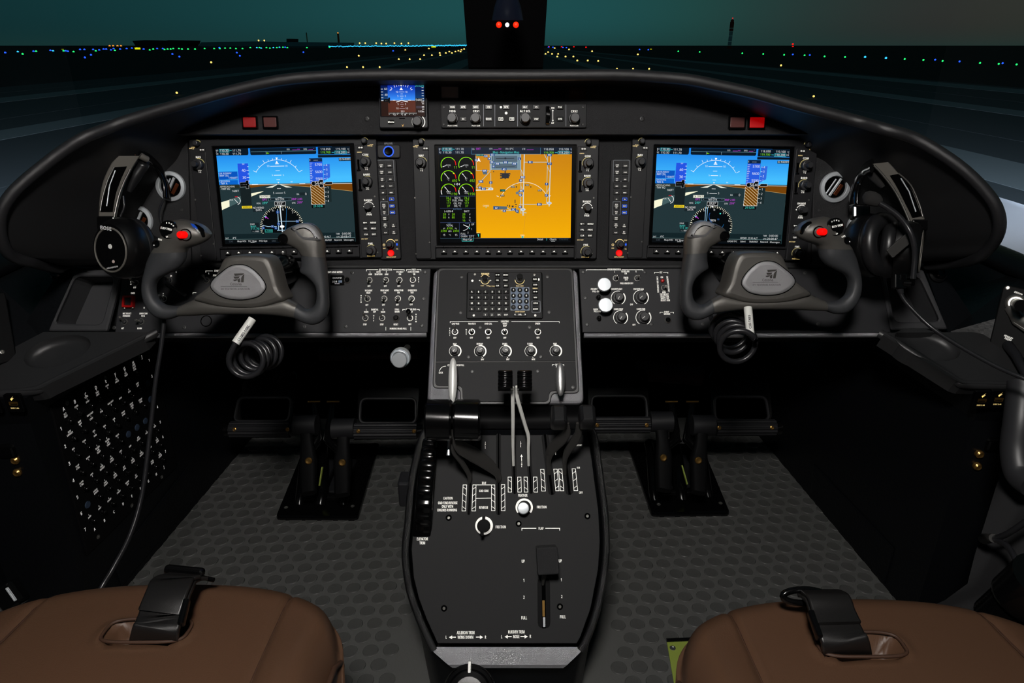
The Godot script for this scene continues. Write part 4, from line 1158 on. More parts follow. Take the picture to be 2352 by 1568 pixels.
func mfd() -> StandardMaterial3D:
	ik = 1024.0 / 1368.0; iw = Vector4(300, 135, 0.012, 0.0)
	picture(1024, 734, rgb8(5, 7, 9))
	var w := Color.WHITE; var gr := rgb8(150, 240, 10); var rd := rgb8(235, 20, 15); var cy := rgb8(80, 235, 225); var mg := rgb8(230, 60, 245)
	var lite := rgb8(185, 205, 215); var blue := rgb8(40, 78, 140); var slate := rgb8(84, 104, 118)
	ir(300, 135, 1690, 205, rgb8(8, 24, 44)); draw_radio([305, 152], [1372, 155])
	il([640, 138, 640, 200], 3, rgb8(80, 150, 190)); il([1346, 138, 1346, 200], 3, rgb8(80, 150, 190)); il([640, 203, 1346, 203], 3, rgb8(80, 150, 190))
	it("GS", 658, 152, 15, w); it("0KT", 710, 150, 20, mg); it("XTK", 838, 150, 15, w); il([864, 157, 912, 157], 3, mg); it("NM", 930, 150, 13, mg); it("ISA", 1003, 150, 15, w); it("0°C", 1052, 150, 19, w); it("ETE", 1176, 152, 15, w); il([1206, 158, 1274, 158], 3, mg); it("Map - Navigation Map", 992, 184, 20, cy)
	# engine dials
	for c in 2:
		var x := 402.0 + c * 182
		for r in 3:
			var y := 309.0 + r * 136
			ia(x, y, 76, -112 if r < 2 else -78, 55, 7, gr); ia(x, y, 76, 55, 92, 8, rd)
			if r == 2: ia(x, y, 76, -112, -80, 8, w); ia(x, y, 76, -80, -76, 8, rd)
			if r == 1: ia(x, y, 72, 46, 52, 12, rgb8(240, 220, 30))
			if r == 0: il([x - 52, y + 18, x - 24, y + 8], 5, w); ig([x - 66, y + 22, x - 48, y + 12, x - 46, y + 22], w)
			else: il([x - 30, y - 34, x, y + 2], 5, w); ig([x - 46, y - 52, x - 26, y - 40, x - 36, y - 32], w)
			it(["TORQ", "ITT", "PROP"][r], x, y + 6, 13, w); it(["%", "°C", "RPM"][r], x + 2, y + 22, 12, w)
			it(["11", "492", "1190"][r], x + 92, y + 28, 24, gr, 1)
	il([462, 500, 470, 507, 462, 514], 4, w); il([482, 507, 492, 497, 502, 507, 492, 517, 482, 507], 4, w); ia(520, 507, 8, 200, 340, 4, w)
	for yy in [630, 755, 905]: il([312, yy, 676, yy], 3, rgb8(70, 84, 130))
	var rows := [["74.2", "NG %", "74.2"], ["167", "FUEL PPH", "167"], ["117", "OIL PSI", "117"], ["37", "OIL °C", "37"]]
	for i in 4: it(rows[i][0], 402, 649 + i * 28.5, 20, gr); it(rows[i][1], 494, 649 + i * 28.5, 18, w); it(rows[i][2], 590, 649 + i * 28.5, 20, gr)
	it("ELECTRICAL", 494, 765, 12, rgb8(110, 150, 190)); it("L-GEN-R", 402, 788, 18, w); it("BATT", 590, 788, 18, w)
	for i in 2: it(["28", "80"][i], 358, 821 + i * 32, 20, gr); it(["V", "A"][i], 404, 821 + i * 32, 17, w); it(["28", "80"][i], 450, 821 + i * 32, 20, gr)
	for i in 3: it(["28", "95", "16"][i], 560, 821 + i * 32, 20, gr); it(["V", "A", "°C"][i], 622, 821 + i * 32, 17, w)
	il([512, 908, 512, 1065], 3, rgb8(70, 84, 130)); it("FUEL", 408, 914, 11, rgb8(110, 150, 190)); it("FLAPS", 596, 914, 11, rgb8(110, 150, 190)); it("TOTAL", 412, 937, 18, w); it("4700", 412, 967, 20, gr); it("2350", 350, 994, 20, gr); it("LBS", 412, 996, 16, w); it("2350", 476, 994, 20, gr); it("15", 352, 1036, 18, w); it("°C", 414, 1036, 15, w); it("15", 478, 1036, 18, w)
	il([348, 975, 348, 964, 362, 964], 3, w); il([464, 964, 478, 964, 478, 975], 3, w)
	ia(545, 915, 74, 95, 175, 4, w); il([554, 928, 600, 950], 7, w); it("UP", 652, 925, 18, w); it("1", 640, 975, 17, w); it("2", 602, 1012, 17, w); it("FULL", 552, 1024, 18, w); il([608, 962, 622, 962, 614, 970], 4, cy); il([514, 1038, 676, 1038], 3, rgb8(70, 84, 130)); it("CABIN", 562, 1052, 17, w); it("22°C", 640, 1052, 18, w)
	# map
	for y in range(52, 704):
		IM.fill_rect(Rect2i(284, y, 740, 1), rgb8(204, 132, 8).lerp(rgb8(246, 174, 4), clampf((y - 52) / 640.0, 0.0, 1.0)))
	ig([832, 205, 1148, 205, 1150, 362, 834, 362], rgb8(120, 146, 160)); ig([868, 220, 1108, 220, 1108, 282, 868, 282], slate); ig([868, 300, 1108, 300, 1108, 346, 868, 346], slate); ig([844, 225, 862, 225, 862, 345, 846, 345], slate)
	il([890, 246, 1075, 244], 5, rgb8(30, 36, 44)); disc(986, 244, 9, rgb8(30, 36, 44)); il([890, 336, 1080, 326], 4, rgb8(40, 48, 56))
	for q in [[685, 225, 690, 368, 755, 370], [755, 370, 828, 372], [690, 530, 825, 380], [838, 395, 840, 560], [685, 543, 840, 545], [828, 205, 830, 380], [842, 205, 842, 360], [1140, 205, 1142, 360], [1150, 360, 1150, 800], [1150, 360, 1180, 420], [1148, 640, 1178, 620], [1148, 520, 1176, 590], [1148, 780, 1210, 805], [1178, 284, 1420, 284], [1130, 716, 1420, 716], [1385, 205, 1420, 270], [1420, 205, 1418, 700], [1420, 330, 1445, 380], [1418, 600, 1446, 540], [930, 752, 1010, 752, 1040, 775, 1120, 778], [945, 782, 1090, 780], [850, 290, 1110, 290], [1415, 640, 1450, 620]]: il(q, 5, lite)
	il([1180, 205, 1176, 830], 10, rgb8(205, 215, 222)); il([1452, 205, 1446, 735], 9, rgb8(205, 215, 222)); il([684, 569, 860, 565], 8, w); il([1145, 806, 1208, 806], 4, lite); il([1166, 828, 1188, 828], 4, lite)
	il([1205, 800, 1180, 1040], 2, rgb8(190, 140, 60))
	for q in [[934, 395, 1040, 408], [934, 416, 1035, 428], [934, 440, 958, 452], [980, 372, 992, 458], [950, 400, 1025, 448], [1086, 668, 1094, 704], [1090, 500, 1110, 510], [1056, 730, 1076, 748], [1030, 722, 1040, 746], [1010, 722, 1018, 736], [1092, 714, 1110, 724], [1094, 738, 1106, 746], [1100, 528, 1110, 544], [1248, 530, 1258, 542], [862, 376, 870, 386]]: ir(q[0], q[1], q[2], q[3], rgb8(42, 46, 54))
	ig([752, 378, 800, 378, 798, 408, 760, 408], slate); ig([864, 732, 1008, 738, 1008, 768, 864, 770], slate); ig([1104, 782, 1132, 782, 1130, 810, 1106, 806], slate); ig([1096, 592, 1130, 578, 1130, 612, 1100, 612], rgb8(110, 126, 136))
	var pts := []
	for i in 25:
		var t := deg_to_rad(lerpf(-62, 62, i / 24.0)); pts += [1184 + sin(t) * 290 * 0.96, 780 - cos(t) * 292]
	il(pts, 5, rgb8(245, 240, 225)); il([918, 634, 900, 628], 5, w); il([1446, 632, 1458, 628], 5, w)
	for q in [["300", 958, 624], ["330", 1068, 536], ["360", 1214, 518], ["030", 1346, 572]]:
		ir(q[1] - 22, q[2] - 10, q[1] + 22, q[2] + 10, rgb8(90, 70, 30)); it(q[0], q[1], q[2], 15, w)
	for q in [["P", 822, 250], ["L", 1132, 250], ["RS", 850, 284], ["BS", 990, 286], ["AN", 905, 300], ["AN", 1080, 300], ["H", 866, 328], ["AS", 975, 355], ["WA", 775, 372], ["EC", 1243, 284], ["P7", 1440, 300], ["M8", 1168, 436], ["M", 1148, 470], ["B4", 736, 480], ["G", 838, 492], ["P", 1415, 508], ["B", 726, 543], ["B3", 762, 556], ["M5", 1154, 578], ["M", 1146, 620], ["P", 1415, 624], ["EA", 1344, 717], ["SC", 898, 756], ["A", 980, 784], ["SC", 1076, 768], ["A", 1112, 784], ["M", 1144, 742], ["P8", 1438, 212], ["CS", 852, 208], ["D", 688, 262]]:
		var hw := 9.0 + 8.0 * (q[0] as String).length()
		ir(q[1] - hw, q[2] - 13, q[1] + hw, q[2] + 13, blue); it(q[0], q[1], q[2], 17, w, 0, bold)
	for q in [["25", 838, 556], ["35L", 1175, 770], ["35R", 1446, 704]]:
		disc(q[1], q[2], 26, rgb8(220, 228, 235), 15); it(q[0], q[1], q[2], 14, blue)
	ir(934, 560, 988, 584, k_()); it("1NM", 960, 572, 15, cy); it("CASKO", 790, 732, 15, w); disc(790, 747, 4, cy)
	ig([713, 235, 734, 282, 714, 270, 694, 282], w); ir(685, 206, 765, 222, rgb8(20, 60, 60)); it("HDG UP", 725, 214, 14, cy); ir(765, 210, 806, 234, blue); it("AJIB", 786, 222, 15, w)
	ir(685, 1018, 735, 1066, k_()); ig([702, 1028, 718, 1028, 714, 1060], cy); it("Detail", 710, 1014, 10, w); it("DEN", 1174, 1042, 15, w); disc(1174, 1058, 11, cy); disc(1174, 1058, 6, rgb8(90, 80, 30))
	ir(300, 1067, 1690, 1120, rgb8(7, 9, 12)); il([312, 1070, 1665, 1070], 3, rgb8(70, 110, 130))
	il([540, 1070, 540, 1102, 656, 1102, 656, 1070], 3, cy); it("Map Opt", 598, 1085, 18, w); it("Detail", 1360, 1085, 18, w); it("3", 1428, 1085, 18, cy); it("Charts", 1496, 1085, 18, w); it("Checklist", 1608, 1085, 17, rgb8(60, 74, 84)); il([1475, 1103, 1515, 1103], 3, w)
	return screen_mat("map_picture")
func k_() -> Color: return rgb8(6, 8, 10)

func standby_picture() -> StandardMaterial3D:
	ik = 1.0; iw = Vector4(222, 222, 0, 0)
	picture(395, 282, rgb8(88, 40, 26))
	for y in 141: IM.fill_rect(Rect2i(0, y, 395, 1), rgb8(14, 40, 165).lerp(rgb8(60, 150, 255), clampf(y / 136.0, 0, 1)))
	var w := Color.WHITE
	for q in [[222, 222, 285, 503], [535, 222, 617, 503]]:
		for y in range(q[1], q[3], 1):
			ir(q[0], y, q[2], y + 1, IM.get_pixel(150, clampi(y - 222, 0, 281)).darkened(0.55))
	il([222, 363, 617, 363], 3, rgb8(200, 210, 220))
	for a in [-60, -45, -30, -20, -10, 10, 20, 30, 45, 60]:
		var t := deg_to_rad(a * 0.75); var r: float = 150.0
		if absi(a) > 50: continue
		il([409 + sin(t) * r, 385 - cos(t) * r, 409 + sin(t) * (r + (18 if absi(a) != 30 else 26)), 385 - cos(t) * (r + (18 if absi(a) != 30 else 26))], 4, w)
	il([305, 275, 322, 270, 316, 262, 305, 275], 3, w); il([498, 272, 512, 268, 500, 262, 498, 272], 3, w)
	ig([398, 225, 420, 225, 409, 242], w); ig([409, 246, 426, 272, 392, 272], w)
	for q in [[288, 25, "10"], [325, 16, "5"], [306, 10, ""], [343, 10, ""], [398, 16, "5"], [380, 10, ""], [416, 10, ""], [436, 25, "10"]]:
		il([411 - q[1], q[0], 411 + q[1], q[0]], 3, w if q[0] < 363 else rgb8(215, 200, 215))
		if q[2]: it(q[2], 411 - q[1] - 18, q[0], 15, w); it(q[2], 411 + q[1] + 18, q[0], 15, w)
	il([360, 378, 385, 372, 409, 362, 440, 372, 465, 376], 6, w); il([330, 362, 350, 362], 5, w); il([470, 362, 492, 362], 5, w)
	for i in 5: il([224, 262 + i * 26, 242, 262 + i * 26], 4, w)
	it("60", 268, 262, 18, w); it("40", 270, 314, 18, w); ir(245, 352, 300, 376, k_()); ir(288, 338, 304, 390, k_()); it("- -", 270, 364, 14, w)
	for i in 10: il([594, 250 + i * 24, 612, 250 + i * 24], 4, w)
	it("29.92IN", 575, 234, 17, rgb8(90, 230, 215)); ir(534, 344, 600, 372, k_()); it("5440", 566, 358, 20, w); it("60", 602, 378, 14, w); it("5300", 582, 462, 16, w); ir(540, 412, 600, 434, rgb8(60, 50, 60)); it("60", 603, 422, 16, w)
	ir(288, 470, 542, 502, rgb8(26, 18, 14))
	for i in 21: il([292 + i * 12.3, 474, 292 + i * 12.3, 492 if i % 3 == 0 else 484], 3, w)
	it("353", 415, 462, 16, w); it("33", 343, 492, 15, w); it("N", 438, 492, 15, w); it("I", 415, 490, 16, w)
	return screen_mat("standby_picture")

func dup(o: Node3D, called: String, text: String, group := "") -> Node3D:
	var c: Node3D = o.duplicate()
	c.name = numbered(self, called); add_child(c, true)
	c.set_meta("label", text)
	if group: c.set_meta("group", group)
	return c
func loc(pl: Transform3D, o: Vector2, x: float, y: float) -> Vector2: return K(pl, x, y) - o
func rect(a: Vector2, b: Vector2, r: float, n := 4) -> PackedVector2Array:
	return rr((a.x + b.x) / 2, (a.y + b.y) / 2, absf(b.x - a.x), absf(b.y - a.y), r, n)
func knob_mesh(r: float, h: float, ridges := 0) -> ArrayMesh:
	var st := S()
	if ridges == 0: lathe(st, knob_prof(r, h), 24)
	else:
		var p := PackedVector2Array()
		for i in ridges * 2:
			var a := TAU * i / (ridges * 2); var q := r if i % 2 else r * 0.94
			p.append(Vector2(cos(a), sin(a)) * q)
		stack(st, p, [[0.0, 0.0], [0.0, h * 0.85], [r * 0.12, h]], true)
	return done(st)
func key_mesh(w: float, h: float, d: float, r := 0.001) -> ArrayMesh:
	var st := S(); extr(st, rr(0, 0, w, h, r, 3), 0.0, d, 0.0005); return done(st)

# ------------------------------------------------------------------ three large displays
func displays():
	crop(940, 310, 4.523)
	var o := K(PANEL, 989, 622)
	var W := PANEL
	var u := thing("display_unit", "centre display unit showing an orange airport map and round green engine dials", "display", PANEL * m2(o))
	var k := mpp(PANEL, o)
	var z := 0.010
	var outer: PackedVector2Array = rect(loc(W, o, 40, 30), loc(W, o, 1940, 1285), 0.005)
	var inner := rect(loc(W, o, 272, 108), loc(W, o, 1714, 1140), 0.001)
	var st := S(); ring(st, outer, inner, -0.002, z, 0.0012); part(u, "bezel", st, M.unit)
	st = S(); fill(st, inner, z - 0.003); part(u, "screen_glass", st, M.screen_glass)
	screen_quad(u, "display", loc(W, o, 306, 133), loc(W, o, 1672, 1112), z - 0.0024, mfd())
	# raised key bar along the bottom
	st = S(); extr(st, rect(loc(W, o, 275, 1146), loc(W, o, 1710, 1272), 0.0015), z - 0.001, z + 0.006, 0.0022); part(u, "key_bar", st, M.unit)
	st = S(); extr(st, rect(loc(W, o, 46, 120), loc(W, o, 236, 1278), 0.003), z - 0.001, z + 0.002, 0.001); part(u, "control_column", st, M.unit)
	st = S(); extr(st, rect(loc(W, o, 1742, 120), loc(W, o, 1934, 1278), 0.003), z - 0.001, z + 0.002, 0.001); part(u, "control_column", st, M.unit)
	var key := key_mesh(60 * k, 42 * k, 0.0022)
	var lit := S()
	for i in 12:
		var p := loc(W, o, 368 + i * 113.0, 1200)
		pm(u, "soft_key", key, M.key, m2(p, z + 0.006))
		flat(lit, PackedVector2Array([p + Vector2(-13, -7) * k, p + Vector2(13, -7) * k, p + Vector2(0, 8) * k]), z + 0.0084)
		var q := loc(W, o, 368 + i * 113.0, 1160)
	part(u, "key_symbols", lit, M.backlit)
	st = S()
	for i in 12:
		var p := loc(W, o, 368 + i * 113.0, 1160)
		bar(st, p + Vector2(0, -0.0025), p + Vector2(0, 0.0025), 0.0006, z + 0.0062)
	part(u, "key_bar_marks", st, M.void)
	# knobs
	var big := knob_mesh(54 * k, 0.011); var small := knob_mesh(31 * k, 0.011, 14); var vol := knob_mesh(28 * k, 0.012)
	var z2 := z + 0.002
	for q in [[133, 292, 1], [1848, 298, 1], [1848, 502, 1], [1833, 1205, 1], [1840, 752, 2], [135, 76, 0], [1850, 82, 0]]:
		var p := loc(W, o, q[0], q[1])
		if q[2] == 1:
			var b := pm(u, "control_knob", big, M.knob, m2(p, z2)); pm(b, "inner_knob", small, M.knob, mv(0, 0, 0.011))
		elif q[2] == 2:
			var b := pm(u, "range_stick", knob_mesh(40 * k, 0.006), M.knob, m2(p, z2)); pm(b, "stick_cap", knob_mesh(34 * k, 0.012, 14), M.knob, mv(0, 0, 0.006))
		else: pm(u, "volume_knob", vol, M.knob, m2(p, z2))
	st = S()
	var c0 := loc(W, o, 133, 292); arc(st, c0, 58 * k, 5 * k, 15, 130, z2 + 0.0003)
	for q in [[1848, 298], [1848, 502], [1833, 1205]]: arc(st, loc(W, o, q[0], q[1]), 58 * k, 5 * k, 60, 200, z2 + 0.0003)
	for q in [[135, 76], [1850, 82]]: arc(st, loc(W, o, q[0], q[1]), 32 * k, 6 * k, 20, 180, z2 + 0.0003)
	part(u, "knob_glow_ring", st, M.tritium)
	# small keys and lettering
	var kk := key_mesh(62 * k, 40 * k, 0.0016)
	st = S()
	for q in [["", 178, 144], ["", 1803, 150], ["", 1792, 920], ["MENU", 1873, 920], ["FPL", 1790, 980], ["PROC", 1872, 980], ["CLR", 1790, 1040], ["ENT", 1870, 1040]]:
		var p := loc(W, o, q[1], q[2])
		pm(u, "key", kk, M.key, m2(p, z2))
		if q[0]: txt(st, q[0], p, 15 * k, z2 + 0.0018)
		else:
			bar(st, p + Vector2(-16, 0) * k, p + Vector2(16, 0) * k, 4 * k, z2 + 0.0018)
			for s in [-1, 1]:
				if q[2] == 920 and s > 0: continue
				flat(st, ccw(PackedVector2Array([p + Vector2(s * 24, 0) * k, p + Vector2(s * 10, 9) * k, p + Vector2(s * 10, -9) * k])), z2 + 0.0018)
	for q in [["NAV", 133, 218, 19], ["1-2", 136, 372, 15], ["PUSH", 136, 355, 10], ["COM", 1846, 223, 19], ["1-2", 1845, 372, 15], ["PUSH", 1845, 356, 10], ["BARO", 1843, 427, 19], ["STD", 1840, 576, 13], ["PUSH", 1840, 560, 10], ["RANGE", 1838, 690, 19], ["PAN", 1836, 836, 19], ["PUSH", 1836, 818, 10], ["FMS", 1826, 1135, 18]]:
		txt(st, q[0], loc(W, o, q[1], q[2]), q[3] * k, z2 + 0.0003)
	for s in [-1, 1]:
		var p := loc(W, o, 1840 + s * 52, 755); flat(st, ccw(PackedVector2Array([p + Vector2(s * 9, 0) * k, p + Vector2(-s * 5, 8) * k, p + Vector2(-s * 5, -8) * k])), z2 + 0.0003)
	arc(st, loc(W, o, 1840, 760), 52 * k, 6 * k, 25, 155, z2 + 0.0003)
	part(u, "backlight_lettering", st, M.backlit)
	st = S()
	for q in [["VOL", 62, 126, 12], ["PUSH", 88, 116, 10], ["ID", 88, 130, 10], ["VOL", 1890, 132, 12], ["PUSH", 1916, 122, 10], ["SQ", 1916, 136, 10], ["EMERG", 1786, 196, 10], ["DFLT MAP", 1770, 1086, 10], ["PUSH CRSR", 1822, 1262, 11]]: txt(st, q[0], loc(W, o, q[1], q[2]), q[3] * k, z2 + 0.0003)
	part(u, "amber_lettering", st, M.amber)
	for yy in [[270, 392], [472, 596]]:
		st = S(); extr(st, rect(loc(W, o, 1758, yy[0]), loc(W, o, 1776, yy[1]), 0.0006, 2), z, z2 + 0.001, 0.0003); part(u, "card_slot", st, M.void)
		st = S(); box(st, m2(loc(W, o, 1768, yy[1] - 10), z2), Vector3(0.007, 0.003, 0.004), 0.0006); part(u, "card_latch", st, M.gloss)
	var sm := screw_mesh(0.0016)
	for q in [[68, 652], [1908, 652], [80, 1228], [219, 1110], [1893, 1226]]: pm(u, "screw", sm, M.steel, m2(loc(W, o, q[0], q[1]), z2))
	var l := dup(u, "display_unit", "left display unit showing blue sky over a runway, behind the left yoke")
	l.transform = PANEL * m2(on(PANEL, Vector2(659.3, 448.0))) * Transform3D(Basis(Vector3(0, 0, 1), deg_to_rad(1.0)), Vector3.ZERO)
	(l.get_node("display") as MeshInstance3D).material_override = pfd(false)
	var r := dup(u, "display_unit", "right display unit showing blue sky over a runway, behind the right yoke")
	r.transform = PANEL * m2(on(PANEL, Vector2(1649.3, 449.2))) * Transform3D(Basis(Vector3(0, 0, 1), deg_to_rad(-0.9)), Vector3.ZERO)
	(r.get_node("display") as MeshInstance3D).material_override = pfd(true)

# ------------------------------------------------------------------ audio panels
func audio_panels():
	crop(940, 310, 4.523)
	var W := PANEL
	var o := K(PANEL, 2178, 770)
	var k := mpp(PANEL, o)
	var u := thing("audio_panel", "slim audio panel of small lit keys between the centre and right displays", "audio panel", PANEL * m2(o))
	var st := S(); extr(st, rect(loc(W, o, 2086, 256), loc(W, o, 2272, 1286), 0.004), -0.002, 0.008, 0.0015); part(u, "faceplate", st, M.unit)
	var kk := key_mesh(66 * k, 50 * k, 0.002)
	var names := [["COM1|MIC", "COM1"], ["COM2|MIC", "COM2"], ["AUX|MIC", "AUX"], ["DME", "NAV1"], ["ADF", "NAV2"], ["PA", "TEL"], ["MON|CREW|ICS", "MUS1"], ["PASS|ICS", "MUS2"], ["MAN|SPKR", ""], ["MKR|MUTE|HI", "HI|SENS"], ["PLAY", "INT|COM"]]
	var ys := [318, 385, 458, 527, 595, 662, 732, 800, 860, 934, 1006]
	var lit := S(); var blue := S()
	for i in 11:
		for c in 2:
			if names[i][c] == "": continue
			var p := loc(W, o, 2152 + c * 84 - i * 1.4, ys[i])
			pm(u, "key", kk, M.key, m2(p, 0.008))
			var w: PackedStringArray = (names[i][c] as String).split("|")
			for j in w.size(): txt(lit, w[j], p + Vector2(0, ((w.size() - 1) / 2.0 - j) * 17 - 5) * k, 11 * k, 0.0103, 0.8)
			if c == 1 and i in [5, 6, 7]:
				var a := rr(p.x, p.y - 5 * k, 50 * k, 30 * k, 0.0006, 2)
				ring(blue, a, rin(a, 4 * k), 0.0100, 0.0104)
	part(u, "key_lettering", lit, M.backlit); part(u, "blue_key_glow", blue, M.blue_lit)
	st = S()
	for q in [[2114, 262, 2284, 484], [2108, 690, 2186, 830]]:
		var a := rect(loc(W, o, q[0], q[1]), loc(W, o, q[2] - (10 if q[0] == 2114 else 0), q[3]), 0.0012, 2)
		ring(st, a, inset(a, 4 * k), 0.008, 0.0084)
	part(u, "key_outline", st, M.greyprint)
	var p := loc(W, o, 2178, 1128)
	var b := pm(u, "control_knob", knob_mesh(42 * k, 0.010), M.knob, m2(p, 0.008)); pm(b, "inner_knob", knob_mesh(24 * k, 0.009, 12), M.knob, mv(0, 0, 0.010))
	st = S(); arc(st, p, 47 * k, 6 * k, 20, 160, 0.0084)
	for q in [[2108, 1136], [2108, 1172], [2240, 1090], [2240, 1180]]:
		var a := loc(W, o, q[0], q[1])
		if q[1] == 1136: arc(st, a, 11 * k, 4 * k, -240, 60, 0.0084); bar(st, a, a + Vector2(0, 14) * k, 4 * k, 0.0084)
		else: txt(st, {1172: "SPKR", 1090: "PUSH", 1180: "VOL"}[q[1]], a, 11 * k, 0.0084, 0.75)
	txt(st, "DISPLAY BACKUP", loc(W, o, 2172, 1263), 11 * k, 0.0084, 0.8)
	part(u, "amber_lettering", st, M.amber)
	st = S(); flat(st, rr(loc(W, o, 2242, 1134).x, loc(W, o, 2242, 1134).y, 16 * k, 24 * k, 0.001), 0.0085); part(u, "blue_symbol", st, M.blue_lit)
	var q2 := loc(W, o, 2172, 1222)
	st = S(); X = m2(q2, 0.008); lathe(st, [Vector2(34 * k, 0), Vector2(34 * k, 0.003), Vector2(29 * k, 0.0045), Vector2(27 * k, 0.0035), Vector2(0.0, 0.003)], 22); X = Transform3D(); part(u, "backup_button", st, M.red_lit, "round glowing red button")
	var l := dup(u, "audio_panel", "slim audio panel of small lit keys between the left and centre displays")
	l.transform = PANEL * m2(on(PANEL, Vector2(892.3, 480.2))) * Transform3D(Basis(Vector3(0, 0, 1), deg_to_rad(1.2)), Vector3.ZERO)
	# levelling button above the left one
	crop(440, 310, 4.523)
	o = K(PANEL, 2053, 172)
	u = thing("level_button_panel", "black plate with a blue-ringed button above the left audio panel", "button", PANEL * m2(o))
	st = S(); extr(st, rr(0, 0, 232 * k, 130 * k, 0.004), -0.002, 0.006, 0.0015); part(u, "plate", st, M.unit)
	st = S(); X = mv(0, 0, 0.006); lathe(st, [Vector2(54 * k, 0), Vector2(54 * k, 0.0015), Vector2(44 * k, 0.0015), Vector2(44 * k, 0.0)], 30, false); X = Transform3D(); part(u, "blue_light_ring", st, M.blue_lit)
	st = S(); X = mv(0, 0, 0.006); lathe(st, [Vector2(44 * k, 0), Vector2(40 * k, 0.004), Vector2(34 * k, 0.006), Vector2(30 * k, 0.0045), Vector2(0, 0.004)], 26); X = Transform3D(); part(u, "push_button", st, M.gloss)
	st = S(); txt(st, "AP LEVEL", loc(W, o, 2048, 88), 20 * k, 0.001, 0.75); part(u, "lettering", st, M.greyprint)

# ------------------------------------------------------------------ things on the glareshield's face
func hood_things():
	crop(820, 140, 3.92)
	var W := HOOD
	var o := K(W, 1408, 497)
	var k := mpp(W, o)
	var u := thing("autopilot_panel", "wide autopilot control panel of knobs and keys in the glareshield's face", "control panel", W * m2(o))
	var st := S(); extr(st, rect(loc(W, o, 755, 390), loc(W, o, 2062, 604), 0.003), -0.002, 0.006, 0.0012); part(u, "faceplate", st, M.faceplate)
	var z := 0.006
	var kk := key_mesh(60 * k, 38 * k, 0.0022)
	var lit := S()
	for q in [["HDG", 862, 420], ["APR", 958, 420], ["NAV", 1070, 420], ["FD", 1187, 420], ["XFR", 1343, 420], ["ALT", 1512, 420], ["VS", 1612, 420], ["FLC", 1825, 420], ["BC", 960, 527], ["BANK", 1187, 527], ["AP", 1295, 527], ["YD", 1393, 527], ["VNV", 1612, 527], ["SPD", 1825, 527]]:
		var p := loc(W, o, q[1], q[2])
		pm(u, "key", kk, M.gloss, m2(p, z)); txt(lit, q[0], p, 14 * k, z + 0.0024)
		if q[0] in ["AP", "YD"]:
			var a := rr(p.x, p.y, 40 * k, 28 * k, 0.0004, 2); ring(lit, a, rin(a, 3 * k), z + 0.0022, z + 0.0024)
	for q in [["HDG", 862, 455, 19], ["CRS1", 1073, 455, 19], ["ALT SEL", 1513, 455, 19], ["CRS2", 1953, 457, 19], ["PUSH SYNC", 864, 586, 12], ["PUSH DIR", 1073, 586, 12], ["PUSH DIR", 1953, 586, 12], ["DN", 1761, 428, 14], ["UP", 1760, 563, 14]]: txt(lit, q[0], loc(W, o, q[1], q[2]), q[3] * k, z + 0.0004)
	var a0 := loc(W, o, 1761, 442); var a1 := loc(W, o, 1761, 548)
	bar(lit, a0, a1, 4 * k, z + 0.0004)
	flat(lit, PackedVector2Array([a0 + Vector2(-9, -12) * k, a0 + Vector2(9, -12) * k, a0]), z + 0.0005); flat(lit, PackedVector2Array([a1 + Vector2(-9, 12) * k, a1, a1 + Vector2(9, 12) * k]), z + 0.0005)
	for q in [[1296, 420, 10], [1343, 473, 12]]: flat(lit, circ(loc(W, o, q[0], q[1]).x, loc(W, o, q[0], q[1]).y, q[2] * k, 14), z + 0.0006)
	part(u, "backlight_lettering", lit, M.backlit)
	st = S()
	for x in [1140, 1242, 1445, 1878]: bar(st, loc(W, o, x, 396), loc(W, o, x, 592), 4 * k, z + 0.0003)
	part(u, "divider_lines", st, M.greyprint)
	for q in [[862, 523], [1070, 523], [1513, 523], [1953, 523]]:
		var b := pm(u, "control_knob", knob_mesh(52 * k, 0.005), M.knob, m2(loc(W, o, q[0], q[1]), z)); pm(b, "knob_cap", knob_mesh(42 * k, 0.014, 18), M.knob, mv(0, 0, 0.005))
	st = S(); X = m2(loc(W, o, 1715, 497), z - 0.003) * Transform3D(Basis(Vector3.UP, PI / 2), Vector3.ZERO)
	var pr := []
	lathe(st, [Vector2(0.014, -0.004), Vector2(0.0165, -0.0028), Vector2(0.0165, 0.0028), Vector2(0.014, 0.004)], 28, true); X = Transform3D(); part(u, "pitch_wheel", st, M.gloss)
	var sm := screw_mesh(0.0024)
	for q in [[785, 420], [785, 574], [2032, 418], [2030, 575]]: pm(u, "screw", sm, M.black, m2(loc(W, o, q[0], q[1]), z))
	# standby instrument
	o = K(W, 424, 404)
	u = thing("standby_instrument", "small square standby display with a blue and brown horizon left of the autopilot panel", "instrument", W * m2(o))
	var outer := rect(loc(W, o, 198, 196), loc(W, o, 650, 612), 0.004); var inner := rect(loc(W, o, 218, 216), loc(W, o, 622, 506), 0.001)
	st = S(); ring(st, outer, inner, -0.002, 0.014, 0.0015); part(u, "case", st, M.unit)
	st = S(); fill(st, inner, 0.011); part(u, "screen_glass", st, M.screen_glass)
	screen_quad(u, "display", loc(W, o, 222, 222), loc(W, o, 617, 503), 0.0114, standby_picture())
	pm(u, "menu_key", key_mesh(58 * k, 36 * k, 0.002, 0.002), M.gloss, m2(loc(W, o, 320, 558), 0.014))
	var b := pm(u, "control_knob", knob_mesh(52 * k, 0.006), M.knob, m2(loc(W, o, 560, 558), 0.014)); pm(b, "knob_cap", knob_mesh(40 * k, 0.012, 18), M.knob, mv(0, 0, 0.006))
	st = S(); txt(st, "Menu", loc(W, o, 320, 558), 15 * k, 0.0163); arc(st, loc(W, o, 563, 556), 56 * k, 7 * k, -50, 50, 0.0145); arc(st, loc(W, o, 563, 556), 56 * k, 7 * k, 150, 215, 0.0145)
	part(u, "backlight_lettering", st, M.backlit)
	st = S()
